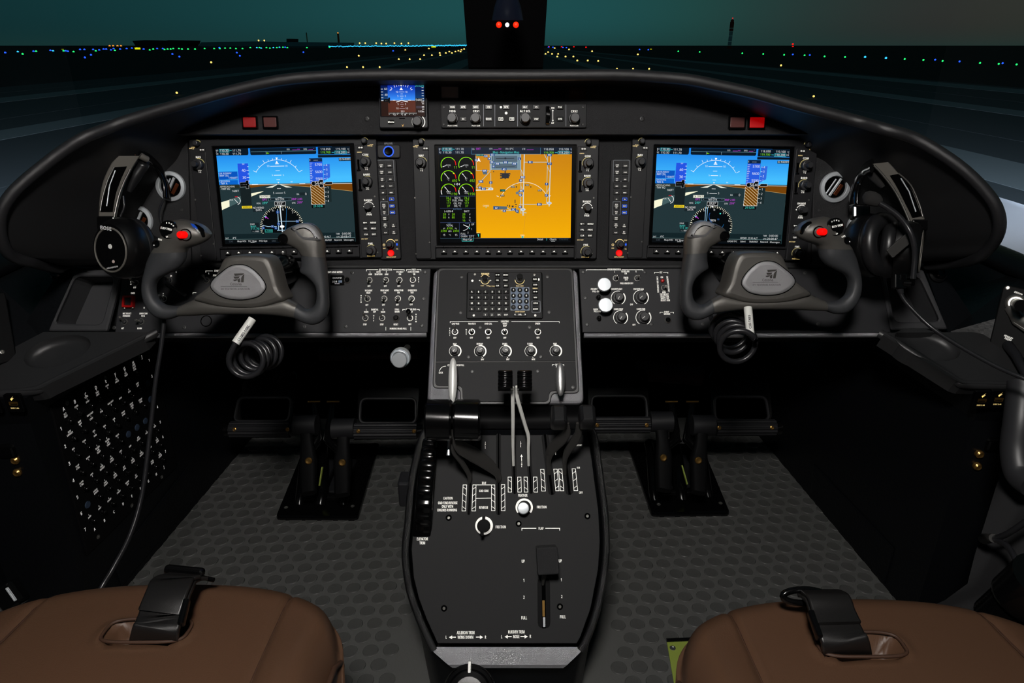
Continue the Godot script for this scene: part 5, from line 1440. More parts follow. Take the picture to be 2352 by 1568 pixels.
	flat(st, ccw(PackedVector2Array([loc(W, o, 412, 578), loc(W, o, 424, 600), loc(W, o, 436, 572), loc(W, o, 424, 586)])), 0.0143); part(u, "maker_mark", st, M.brass)
	st = S(); box(st, m2(loc(W, o, 418, 527), 0.0142), Vector3(50 * k, 6 * k, 0.001)); part(u, "slot", st, M.void)
	# annunciators and the registration placard
	for q in [["annunciator", "square annunciator with a pale pinkish lens, above the autopilot panel's left end", 752, 222, 922, 345, M.lamp_lens, ""], ["annunciator", "dark square annunciator next to the pale pinkish one", 945, 235, 1088, 335, M.gloss, ""], ["placard", "dark placard reading N408FE above the autopilot panel", 1417, 207, 1672, 337, M.gloss, "N408FE"],
			["annunciator", "dark square annunciator between the registration placard and the brown annunciator", 1730, 235, 1868, 335, M.gloss, ""], ["annunciator", "square annunciator with a brown lens, above the autopilot panel's right end", 1898, 225, 2065, 352, mat("lens_brown", Color(0.3, 0.2, 0.13), 0.25), "FIRE R"]]:
		var c := K(W, (q[2] + q[4]) / 2.0, (q[3] + q[5]) / 2.0)
		u = thing(q[0], q[1], "placard" if q[7] == "N408FE" else "annunciator", W * m2(c))
		var ro := rect(K(W, q[2], q[3]) - c, K(W, q[4], q[5]) - c, 0.001, 2)
		st = S(); ring(st, ro, rin(ro, 0.0012, 0.0006), -0.002, 0.005, 0.0005); part(u, "frame", st, M.knob if q[6] != M.gloss or q[7] else M.dark)
		st = S(); extr(st, rin(ro, 0.0013, 0.0012), -0.001, 0.0036, 0.0006); part(u, "lens", st, q[6])
		if q[7]: st = S(); txt(st, q[7], Vector2.ZERO, (56 if q[7] == "N408FE" else 30) * k, 0.0038, 0.85, 0, 0.0, font); part(u, "lettering", st, mat("ghost_print", Color(0.2, 0.19, 0.18), 0.4) if q[7] == "N408FE" else mat("ghost_brown", Color(0.38, 0.3, 0.24), 0.4))
	# warning buttons
	for q in [[557, 267, 594, 296, "lamp_red", "lit dark red warning button at the glareshield's left, outer of its pair"], [604, 267, 641, 296, "maroon", "unlit brownish warning button at the glareshield's left, inner of its pair"], [1673, 267, 1710, 297, "maroon", "unlit brownish warning button at the glareshield's right, inner of its pair"], [1718, 267, 1755, 297, "red_lit2", "bright red warning button at the glareshield's right, outer of its pair"]]:
		var c := on(W, Vector2((q[0] + q[2]) / 2.0, (q[1] + q[3]) / 2.0))
		u = thing("warning_button", q[5], "button", W * m2(c))
		var ro := rect(on(W, Vector2(q[0], q[1])) - c, on(W, Vector2(q[2], q[3])) - c, 0.001, 2)
		st = S(); ring(st, ro, rin(ro, 0.0022, 0.0008), -0.002, 0.006, 0.0006); part(u, "frame", st, M.gloss)
		if q[4] == "red_lit2" and not M.has("red_lit2"): glow("red_lit2", Color(0.85, 0.01, 0.03), 0.4, Color(0.5, 0.03, 0.05))
		st = S(); extr(st, rin(ro, 0.0024, 0.0014), -0.001, 0.0065, 0.0008); part(u, "button_cap", st, M[q[4]])
	# alignment balls on the centre post
	u = thing("alignment_lights", "two red balls and a white one under a small hood on the windscreen post", "indicator", Transform3D(Basis(), atz(1166, 44, -1.14)))
	for q in [[1146, 57, 0.0044, "ball_red"], [1165, 57, 0.0031, "ball_white"], [1185, 57, 0.0044, "ball_red"]]:
		st = S(); ball(st, atz(q[0], q[1], -1.135 if q[3] == "ball_red" else -1.11) - u.position, q[2] * 1.0, 16); part(u, "ball_light", st, M[q[3]])
	st = S()
	var ta := atz(1166, 47, -1.14) - u.position; var tb := atz(1166, -18, -1.12) - u.position
	var rg := []
	for q in [[ta, 0.024, 0.012], [ta.lerp(tb, 0.5), 0.02, 0.014], [tb, 0.012, 0.012]]:
		var lp := PackedVector3Array()
		for i in 16: lp.append(q[0] + Vector3(cos(TAU * i / 16) * q[1], 0, -sin(TAU * i / 16) * q[2]))
		rg.append(lp)
	skin(st, rg); part(u, "light_hood", st, mat("navy", Color(0.05, 0.08, 0.14), 0.4))

# ------------------------------------------------------------------ keypad unit in the centre stack
func keypad():
	crop(800, 600, 4.2)
	var W := STACK
	var z0 := 0.0042
	var o := K(W, 1511, 327, z0)
	var k := mpp(W, o)
	var u := thing("keypad", "black keypad with letter keys and a blue-grey number pad, top of the centre stack", "keypad", W * m2(o, z0))
	var st := S(); extr(st, rect(kp(o, 1143, 100), kp(o, 1880, 553), 0.004), -0.001, 0.003, 0.0012); part(u, "case", st, M.gloss)
	st = S(); extr(st, rect(kp(o, 1153, 106), kp(o, 1868, 546), 0.003), 0.002, 0.005, 0.0008); part(u, "faceplate", st, M.faceplate)
	var z := 0.005
	var kk := key_mesh(52 * k, 38 * k, 0.0028); var lit := S()
	var ks := []
	var letters := "ABCDEFGHIJKLMNOPQRSTUVWX"
	for i in 24: ks.append([letters[i], 1192 + (i % 6) * 66, 297 + (i / 6) * 55.3])
	ks += [["Y", 1323, 519], ["Z", 1387, 519], ["SPC", 1455, 519], ["DISP", 1521, 519], ["", 1440, 135], ["MENU", 1518, 135], ["FPL", 1440, 187], ["PROC", 1518, 187], ["CLR", 1440, 239], ["ENT", 1520, 239], ["PWR", 1800, 177], ["COM", 1802, 230], ["", 1804, 297], ["NAV", 1805, 352], ["XPDR", 1806, 407], ["IDENT", 1806, 463]]
	for q in ks:
		var p := kp(o, q[1], q[2])
		pm(u, "key", kk, M.gloss, m2(p, z))
		if q[0]: txt(lit, q[0], p, (17 if q[0].length() == 1 else 13) * k, z + 0.003, 0.9)
		else:
			bar(lit, p + Vector2(-14, 0) * k, p + Vector2(14, 0) * k, 4 * k, z + 0.003)
			for s in [-1, 1]: flat(lit, ccw(PackedVector2Array([p + Vector2(s * 20, 0) * k, p + Vector2(s * 9, 8) * k, p + Vector2(s * 9, -8) * k])), z + 0.003)
	st = S(); extr(st, rect(kp(o, 1564, 250), kp(o, 1749, 475), 0.0015), 0.004, z + 0.0006, 0.0003); part(u, "number_pad", st, M.bluekey)
	st = S(); var bo := rect(kp(o, 1564, 250), kp(o, 1749, 475), 0.0015); ring(st, bo, inset(bo, 4 * k), z, z + 0.0009)
	bo = rect(kp(o, 1768, 383), kp(o, 1854, 492), 0.001); ring(st, bo, inset(bo, 4 * k), z, z + 0.0005); part(u, "key_outline", st, M.greyprint)
	st = S(); X = Transform3D(); lathe(st, [Vector2(23 * k, 0), Vector2(23 * k, 0.002), Vector2(19 * k, 0.003)], 18); var rk := done(st)
	for i in 12:
		var p := kp(o, 1593 + (i % 3) * 62, 279 + (i / 3) * 55)
		pm(u, "number_key", rk, M.gloss, m2(p, z)); txt(lit, ["1", "2", "3", "4", "5", "6", "7", "8", "9", "·", "0", "+/-"][i], p, (17 if i < 11 else 12) * k, z + 0.0032, 0.9)
	pm(u, "selector_rocker", key_mesh(126 * k, 36 * k, 0.0028, 0.002), M.gloss, m2(kp(o, 1657, 518), z))
	txt(lit, "SEL", kp(o, 1657, 516), 14 * k, z + 0.003)
	for s in [-1, 1]:
		var p := kp(o, 1657 + s * 50, 516); flat(lit, ccw(PackedVector2Array([p + Vector2(s * 6, 0) * k, p + Vector2(-s * 5, 9) * k, p + Vector2(-s * 5, -9) * k])), z + 0.003)
	flat(lit, circ(kp(o, 1197, 187).x, kp(o, 1197, 187).y, 11 * k, 14), z + 0.0005); flat(lit, circ(kp(o, 1837, 180).x, kp(o, 1837, 180).y, 8 * k, 12, 13 * k), z + 0.0032)
	for s in [-1, 1]:
		var p := kp(o, 1320 + s * 54, 185); flat(lit, ccw(PackedVector2Array([p + Vector2(s * 7, 0) * k, p + Vector2(-s * 5, 8) * k, p + Vector2(-s * 5, -8) * k])), z + 0.0004)
	part(u, "backlight_lettering", lit, M.backlit)
	st = S(); txt(st, "RANGE", kp(o, 1322, 121), 17 * k, z + 0.0004); txt(st, "PUSH", kp(o, 1292, 236), 9 * k, z + 0.0004); txt(st, "PAN", kp(o, 1346, 236), 9 * k, z + 0.0004); txt(st, "PUSH CRSR", kp(o, 1654, 238), 10 * k, z + 0.0004); txt(st, "DFLT MAP", kp(o, 1387, 240), 9 * k, z + 0.0004); txt(st, "EMERG", kp(o, 1802, 261), 10 * k, z + 0.0004); txt(st, "ENTRY SELECT", kp(o, 1657, 487), 10 * k, z + 0.0004)
	arc(st, kp(o, 1320, 182), 40 * k, 5 * k, 180, 360, z + 0.0004); arc(st, kp(o, 1653, 178), 44 * k, 6 * k, 180, 360, z + 0.0004); arc(st, kp(o, 1320, 178), 50 * k, 4 * k, 35, 145, z + 0.0004); part(u, "amber_lettering", st, M.amber)
	var b := pm(u, "control_knob", knob_mesh(36 * k, 0.006), M.knob, m2(kp(o, 1320, 182), z)); pm(b, "knob_cap", knob_mesh(28 * k, 0.012, 14), M.gloss, mv(0, 0, 0.006))
	b = pm(u, "control_knob", knob_mesh(42 * k, 0.008), M.knob, m2(kp(o, 1653, 178), z)); pm(b, "knob_cap", knob_mesh(30 * k, 0.013, 14), M.gloss, mv(0, 0, 0.008))
	var sm := screw_mesh(0.0024)
	for q in [[1221, 128], [1795, 130], [1210, 523], [1803, 523]]: pm(u, "screw", sm, M.steel, m2(kp(o, q[0], q[1]), z))
func kp(o: Vector2, x: float, y: float) -> Vector2: return K(STACK, x, y, 0.0092) - o

# ------------------------------------------------------------------ toggle switches, pull knobs, dials
var parts := {}
func toggle(o: Node, p: Vector2, tilt: float, z := 0.0, kind := 0):
	if not parts.has("nut"):
		var st := S()
		lathe(st, [Vector2(0.006, 0), Vector2(0.006, 0.0016), Vector2(0.0056, 0.0022), Vector2(0.0047, 0.0022), Vector2(0.0044, 0.001)], 20, false)
		parts.nut = done(st)
		st = S(); lathe(st, [Vector2(0.0046, 0.0), Vector2(0.0046, 0.0012), Vector2(0.0034, 0.0014), Vector2(0.0034, 0.0045), Vector2(0.0026, 0.005)], 16, true)
		parts.bushing = done(st)
		st = S(); lathe(st, [Vector2(0.0013, 0), Vector2(0.0016, 0.008), Vector2(0.0025, 0.0145), Vector2(0.0024, 0.0165), Vector2(0.0012, 0.0178), Vector2(0.0, 0.018)], 14)
		parts.lever = done(st)
		st = S(); lathe(st, [Vector2(0.0022, 0), Vector2(0.0026, 0.008), Vector2(0.004, 0.017), Vector2(0.0048, 0.021), Vector2(0.004, 0.0245), Vector2(0.0, 0.0262)], 16); parts.paddle = done(st)
	var n := pm(o, "toggle_switch", parts.nut, M.steel, m2(p, z))
	pm(n, "bushing", parts.bushing, M.knob)
	pm(n, "lever", parts.lever if kind == 0 else parts.paddle, M.steel if kind == 0 else M.gloss, Transform3D(Basis(Vector3.RIGHT, deg_to_rad(-tilt)), Vector3(0, 0, 0.004)))
func push(o: Node, p: Vector2, z := 0.0):
	var st := S(); lathe(st, [Vector2(0.0062, 0), Vector2(0.0062, 0.0022), Vector2(0.005, 0.003), Vector2(0.0042, 0.002)], 18, false); var b := pm(o, "push_switch", done(st), M.steel, m2(p, z))
	st = S(); lathe(st, [Vector2(0.0041, 0.001), Vector2(0.0041, 0.0042), Vector2(0.003, 0.005)], 16); part(b, "button_cap", st, M.gloss)
func dial(o: Node, p: Vector2, r: float, turn: float, z: float, fluted := true):       # a black knob with a white pointer
	var x := m2(p, z)
	var b := pm(o, "dial_knob", knob_mesh(r, 0.006), M.knob, x)
	var c := pm(b, "dial_cap", knob_mesh(r * 0.78, 0.0125, 9 if fluted else 16), M.knob, Transform3D(Basis(Vector3(0, 0, 1), deg_to_rad(turn)), Vector3(0, 0, 0.004)))
	var st := S(); var w := 0.0012
	st.set_smooth_group(-1)
	var d := Vector2.RIGHT.rotated(deg_to_rad(turn))
	bar(st, Vector2.ZERO, d * r * 0.62, w, 0.0168); part(b, "pointer", st, M.white)
func bracket(st: SurfaceTool, pl: Transform3D, x0: float, x1: float, g0: float, g1: float, y: float, drop: float, w: float, z := 0.0008):    # a title line with a gap for its words
	line(st, pl, [x0, y + drop, x0, y, g0, y], w, z); line(st, pl, [g1, y, x1, y, x1, y + drop], w, z)

func switches_left():
	var o: Node3D = keep.low0
	var W := LOWER
	var st := S()
	crop(800, 600, 4.2)
	for q in [[207, 183, -12], [365, 183, -12], [495, 183, -14], [625, 180, 24], [188, 362, 8], [348, 362, -12], [480, 362, -12], [612, 362, -16], [168, 548, 20], [328, 548, 20]]: toggle(o, K(W, q[0], q[1]), q[2])
	push(o, K(W, 462, 547)); toggle(o, K(W, 597, 548), 24, 0.0, 1)
	bracket(st, W, 175, 540, 285, 432, 80, 14, 4); bracket(st, W, 562, 700, 602, 660, 79, 14, 4); bracket(st, W, 525, 685, 548, 662, 463, 12, 4)
	var h := 17.0
	for q in [["ICE PROTECTION", 358, 80], ["L", 211, 102], ["ARM", 211, 125], ["AUTO", 291, 102], ["IGNITION", 291, 125], ["R", 368, 102], ["ARM", 368, 125], ["P/S HEAT", 498, 102], ["ON", 498, 124], ["PROP", 631, 79], ["AUTO FEATHER", 629, 101], ["ARM", 629, 124], ["OFF", 200, 238], ["OFF", 357, 238], ["OFF", 488, 238], ["TEST", 620, 235],
			["W/S HEAT", 196, 281], ["HIGH", 193, 303], ["PROP HEAT", 352, 280], ["ON", 352, 302], ["WING/STAB", 486, 279], ["ON", 484, 301], ["OVERSPEED", 618, 279], ["TEST", 616, 301], ["OFF", 180, 420], ["OFF", 340, 419], ["OFF", 473, 418], ["OFF", 607, 416],
			["L", 174, 465], ["MAIN", 173, 488], ["INERTIAL", 255, 465], ["SEP", 253, 487], ["R", 336, 465], ["MAIN", 335, 488], ["STALL", 470, 463], ["WARN", 470, 486], ["RUDDER BIAS", 605, 463], ["TEST", 606, 486], ["STBY", 160, 608], ["STBY", 323, 608], ["RESET", 459, 608], ["OFF", 594, 606], ["PARKING BRAKE-PULL", 482, 649]]:
		label(st, W, q[0], q[1], q[2], h, 0.66)
	upright(st, W, "OFF", 679, 178, 13, 20); upright(st, W, "NORM", 123, 362, 13, 21); upright(st, W, "OFF", 245, 548, 14, 24); upright(st, W, "NORM", 653, 546, 14, 23)
	line(st, W, [362, 634, 362, 664], 4); line(st, W, [603, 634, 603, 664], 4)
	screws(o, W, [740, 105, 726, 360, 708, 620, 40, 112], M.steel, 0.0, 0.0035)
	crop(320, 480, 3.733)
	label(st, W, "FLIGHT HOUR METER", 1668, 541, 16, 0.66); bracket(st, W, 570, 760, 628, 700, 530, 12, 4); label(st, W, "START", 664, 529, 16, 0.66); label(st, W, "L", 597, 551, 14, 0.66); label(st, W, "START", 650, 568, 14, 0.66); label(st, W, "EN", 272, 573, 14, 0.66); line(st, W, [280, 533, 316, 533, 316, 545], 4); line(st, W, [460, 727, 460, 716, 487, 716], 4)
	toggle(o, K(W, 580, 612), 22); toggle(o, K(W, 262, 612), 18); toggle(o, K(W, 215, 770), 10)
	upright(st, W, "ARM", 205, 742, 11, 18)
	screws(o, W, [495, 555, 1825, 545, 383, 1013, 990, 1010, 1415, 1008, 1770, 1005], M.steel, 0.0, 0.0035)
	var p := K(W, 1700, 612); var k := mpp(W, p)
	var hm := thing("hour_meter", "small black hour meter reading 228 behind the left yoke's right grip", "meter", LOWER * m2(p))
	var s2 := S(); extr(s2, rr(0, 0, 118 * k, 84 * k, 0.0012), -0.001, 0.004, 0.001); part(hm, "case", s2, M.gloss)
	s2 = S(); txt(s2, "QUARTZ", Vector2(0, 16 * k), 13 * k, 0.0044, 1.1); txt(s2, "228", Vector2(-20, -14) * k, 15 * k, 0.0044, 1.3); txt(s2, "HOURS", Vector2(2, -31) * k, 9 * k, 0.0044); part(hm, "lettering", s2, M.print)
	s2 = S(); flat(s2, rr(28 * k, -13 * k, 32 * k, 20 * k, 0.0004), 0.0043); part(hm, "tenths_wheel", s2, M.bluekey)
	push(o, K(W, 1784, 609))
	s2 = S(); X = m2(K(W, 574, 960)); lathe(s2, [Vector2(0.0105, -0.002), Vector2(0.0105, 0.0006), Vector2(0.009, 0.0006), Vector2(0.009, -0.004)], 24); X = Transform3D(); part(o, "hole_plug", s2, M.void)
	crop(0, 560, 4.704)
	for q in [["MIC SELECT", 1372, 752], ["FORWARD", 1366, 778], ["AFT", 1325, 912], ["EMER COM", 1550, 752], ["121.5", 1545, 778], ["NORM", 1507, 912], ["EMER", 1436, 532], ["OFF", 1455, 471], ["N", 1557, 690]]: label(st, W, q[0], q[1], q[2], 18, 0.66)
	upright(st, W, "ARM", 1413, 411, 13, 24)
	toggle(o, K(W, 1350, 842), 22); toggle(o, K(W, 1530, 840), 0); toggle(o, K(W, 1470, 422), 12)
	screws(o, W, [1235, 905, 1990, 902], M.steel, 0.0, 0.0035)
	part(o, "lettering", st, M.backlit)
	# red guard over the emergency switch
	p = K(W, 1402, 628); k = mpp(W, p)
	var gd := thing("switch_guard", "red guard frame around a small dark emergency switch, left of the left yoke", "switch guard", LOWER * m2(p))
	var a := rr(0, 0, 118 * k, 128 * k, 0.0015, 2)
	s2 = S(); ring(s2, a, rin(a, 22 * k, 0.001), -0.001, 0.009, 0.001); part(gd, "guard_frame", s2, M.red)
	s2 = S(); extr(s2, rr(0, 0, 76 * k, 86 * k, 0.001), -0.001, 0.005, 0.001); part(gd, "switch_cap", s2, M.knob)
	s2 = S()
	for s in [-1, 1]: box(s2, mv(s * 44 * k, -62 * k, 0.003), Vector3(0.004, 0.005, 0.004), 0.0008)
	part(gd, "hinge", s2, M.steel)
	# a slim dark lever behind the left yoke
	crop(320, 480, 3.733)
	s2 = S(); var e0 := K(W, 240, 640, 0.01); var e1 := K(W, 415, 745, 0.02)
	tube(s2, [v3(e0, 0.004), v3(e0, 0.012), v3(e0.lerp(e1, 0.4), 0.02), v3(e1, 0.03)], [0.004, 0.0035, 0.0025, 0.003], 10); part(o, "slim_lever", s2, M.knob)

func switches_right():
	var o: Node3D = keep.low1
	var W := LOWER
	crop(1320, 480, 3.459)
	var st := S(); var h := 14.0
	bracket(st, W, 92, 542, 255, 375, 482, 8, 3.4); bracket(st, W, 634, 740, 670, 704, 503, 8, 3.4); bracket(st, W, 678, 785, 703, 760, 819, 8, 3.4)
	for q in [["ENVIRONMENTAL", 315, 479], ["L", 317, 496], ["BLEED AIR", 403, 495], ["ON", 405, 511], ["R", 488, 495], ["ENVIR", 408, 545], ["OFF", 410, 561], ["PNEU/ENVIR OFF", 413, 590], ["COCKPIT", 155, 636], ["PULL-ON", 168, 654], ["COCKPIT HEAT", 333, 636], ["COCKPIT FAN", 507, 636], ["CABIN", 167, 796], ["PULL-ON", 180, 812], ["CABIN HEAT", 348, 794], ["CABIN FAN", 526, 793], ["OFF", 452, 758], ["OFF", 471, 919], ["ELT", 686, 503], ["ON", 692, 541], ["ARM", 709, 660], ["TEST/RESET", 711, 677], ["SELECT ON", 714, 693], ["WAIT 1 SEC", 717, 709], ["SELECT ARM", 720, 725], ["EVENT", 731, 817], ["MARKER", 734, 833]]: label(st, W, q[0], q[1], q[2], h, 0.66)
	label(st, W, "EMERGENCY USE ONLY", 660, 598, h - 1, 0.66, 0.0008, 0, PI / 2 + 0.03); label(st, W, "EMERGENCY USE ONLY", 742, 596, h - 1, 0.66, 0.0008, 0, -PI / 2 + 0.09)
	toggle(o, K(W, 325, 551), 4); toggle(o, K(W, 495, 551), 4); toggle(o, K(W, 708, 628), 0); push(o, K(W, 740, 880))
	var k := mpp(W, K(W, 430, 780))
	for q in [[345, 706, 60, 240], [525, 702, 64, 222], [364, 862, 60, 238], [545, 862, 64, 218]]:
		var p := K(W, q[0], q[1]); dial(o, p, q[2] * 0.74 * k, q[3], 0.0)
		arc(st, p, q[2] * 0.93 * k, 4 * k, 238, 130, 0.0008); arc(st, p, q[2] * 0.93 * k, 9 * k, 40, -62, 0.0008, 4 * k)
		arc(st, p, q[2] * 0.93 * k, 4 * k, 130, 75, 0.0008)
	part(o, "lettering", st, M.backlit)
	st = S(); X = m2(K(W, 697, 570)); lathe(st, [Vector2(15 * k, 0), Vector2(15 * k, 0.002), Vector2(10 * k, 0.004), Vector2(0, 0.0046)], 16); X = Transform3D(); part(o, "red_button", st, M.red)
	for q in [[183, 703], [188, 868]]: st = S(); X = m2(K(W, q[0], q[1])); lathe(st, knob_prof(16 * k, 0.014), 16); X = Transform3D(); part(o, "selector_knob", st, M.gloss)
	screws(o, W, [68, 500, 560, 500, 85, 705, 100, 917, 610, 915, 1020, 914, 1935, 913, 1830, 507], M.steel, 0.0, 0.0035)
	# round pull knobs
	for q in [[237, 597, 57, "upper"], [247, 760, 60, "lower"]]:
		var h2 := 0.028
		var p := K(W, q[0], q[1], h2)
		st = S(); lathe_at(st, m2(p), [Vector2(0.006, 0), Vector2(0.006, h2 - 0.01)], 14); var u := part(o, "pull_knob", st, M.steel, "round silver pull knob")
		st = S(); X = m2(p, h2 - 0.01); var r: float = q[2] * k * 0.97; lathe(st, [Vector2(r * 0.6, 0), Vector2(r, 0.002), Vector2(r, 0.008), Vector2(r * 0.93, 0.0095), Vector2(r * 0.9, 0.009), Vector2(0, 0.0092)], 30); X = Transform3D(); part(u, "knob_head", st, M.silver)

func stack_controls():
	var o: Node3D = keep.stack
	var W := STACK; var z := 0.0042
	crop(800, 600, 4.2)
	var st := S(); var zz := z + 0.0006
	for q in [[1030, 682, 22], [1192, 682, -6], [1350, 682, 0], [1508, 682, -6], [1828, 682, 0]]: toggle(o, K(W, q[0], q[1], z), q[2], z)
	bracket(st, W, 983, 2035, 1442, 1576, 580, 12, 4, zz)
	for q in [["LIGHTING", 1510, 579], ["LDG/TAXI", 1034, 601], ["NAV/BCN", 1193, 601], ["ANTI-COL", 1350, 601], ["WING", 1510, 600], ["INSP", 1510, 621], ["CABIN", 1826, 600], ["OFF", 1028, 737], ["OFF", 1188, 737], ["OFF", 1349, 737], ["OFF", 1510, 737], ["OFF", 1830, 736], ["MAP", 1027, 797], ["DISPLAY", 1269, 796], ["PANEL", 1511, 796], ["FLOOD", 1753, 795], ["MAP", 1994, 795], ["DAY", 1295, 946], ["DAY", 1540, 945], ["MAX", 1786, 945], ["CONTROL LOCK-PULL", 1038, 1001], ["LOCK", 893, 1073], ["DEFOG", 2022, 997], ["PULL", 2022, 1016]]: label(st, W, q[0], q[1], q[2], 17, 0.66, zz)
	upright(st, W, "TAXI", 978, 680, 14, 21, zz); upright(st, W, "NAV", 1138, 680, 14, 21, zz)
	bracket(st, W, 1968, 2080, 1988, 2060, 995, 12, 4, zz)
	var k := mpp(W, K(W, 1510, 860))
	for q in [[1030, 866, 243], [1271, 867, 20], [1515, 867, -22], [1758, 866, 237], [2000, 865, 232]]:
		var p := K(W, q[0], q[1], z); dial(o, p, 43 * k, q[2], z)
		arc(st, p, 55 * k, 3 * k, 242, 100, zz); arc(st, p, 56 * k, 12 * k, 100, -58, zz)
	for x in [1288, 1532, 1777]: line(st, W, [x, 922, x + 8, 932], 4, zz)
	var ca := []
	for i in 7:
		var t := i / 6.0; ca += [lerpf(940, 878, t) - 8 * sin(PI * t), lerpf(1010, 1060, t) - 12 * sin(PI * t)]
	line(st, W, ca, 4, zz)
	part(o, "lettering", st, M.backlit)
	screws(o, W, [1093, 150, 1922, 148, 1083, 495, 1938, 490, 1272, 638, 1750, 635, 1160, 923, 1857, 920, 1195, 1063, 1827, 1060, 2168, 1215], M.steel, z, 0.0035)
	# the two blade handles, seen edge on
	for q in [[1008, 1146, 43, 218, 0.045, 0, "bright white-silver pull handle"], [2045, 1136, 46, 164, 0.04, 1, "dull grey pull handle"]]:
		var p := K(W, q[0], q[1], q[4])
		st = S(); lathe_at(st, m2(p), [Vector2(0.007, 0), Vector2(0.006, 0.002), Vector2(0.005, q[4])], 14)
		var u := part(o, "pull_handle", st, M.steel, q[6])
		var kk := k * 0.96
		st = S(); X = m2(p, q[4])
		var rg := []
		for i in 17:
			var a := -PI / 2 + PI * i / 16.0
			var y: float = sin(a) * q[3] * kk; var w: float = maxf(pow(cos(a), 0.8) * q[2] * kk, 0.0004)
			var lp := PackedVector3Array()
			for j in 12:
				var b := TAU * j / 12
				lp.append(Vector3(cos(b) * w, y, sin(b) * w * 0.85))
			lp.reverse()
			rg.append(lp)
		skin(st, rg); X = Transform3D(); part(u, "grip", st, M.cast if q[5] else mat("bright_cast", Color(0.9, 0.9, 0.89), 0.42, 0.25))
	# parking brake knob under the left panel
	var c := at(919, 822, 1.2)
	var u := thing("parking_brake_knob", "round ridged silver pull knob below the left switch panel's inner end", "knob", Transform3D(Basis(Vector3.RIGHT, deg_to_rad(-12)), c))
	st = S(); lathe(st, [Vector2(0.006, -0.09), Vector2(0.006, -0.012)], 12); part(u, "shaft", st, M.steel)
	st = S(); lathe(st, [Vector2(0.012, -0.014), Vector2(0.0175, -0.011), Vector2(0.0178, 0.0), Vector2(0.0165, 0.002), Vector2(0.0155, 0.0), Vector2(0.0145, 0.001), Vector2(0.014, 0.0035), Vector2(0.013, 0.004)], 30, false)
	X = mv(0, -0.0015, 0); lathe(st, [Vector2(0.0135, 0.002), Vector2(0.0132, 0.012), Vector2(0.0122, 0.013), Vector2(0.0, 0.0134)], 30); X = Transform3D(); part(u, "knob_head", st, M.silver)

# ------------------------------------------------------------------ engine levers and the rest of the pedestal top
func slot(o: Node, pts: Array, w: float):
	var a := K(QUAD, pts[0], pts[1]); var b := K(QUAD, pts[2], pts[3])
	var d := (b - a).normalized(); var s := Vector2(-d.y, d.x) * w / 2
	var st := S(); extr(st, ccw(rounded(PackedVector2Array([a - s, b - s, b + s, a + s]), w * 0.45)), -0.001, 0.0009); part(o, "slot_liner", st, M.dark)
	st = S(); s *= 0.3; extr(st, ccw(PackedVector2Array([a - s, b - s, b + s, a + s])), 0.0, 0.0012); part(o, "slot_gap", st, M.void)
func hatch(st: SurfaceTool, x0: float, x1: float, x2: float, x3: float, y0: float, y1: float, lean: float):     # a printed box with slanting bars; x0, x1 at the top
	line(st, QUAD, [x0, y0, x1, y0, x3, y1, x2, y1, x0, y0], 4)
	var n := maxi(2, roundi((y1 - y0) / 56.0))
	for i in n:
		var v := (i + 0.5) / n; var dv := 11.0 / (y1 - y0) * lean
		line(st, QUAD, [lerpf(x0, x2, v + dv), lerpf(y0, y1, v + dv), lerpf(x1, x3, v - dv), lerpf(y0, y1, v - dv)], 3.6)
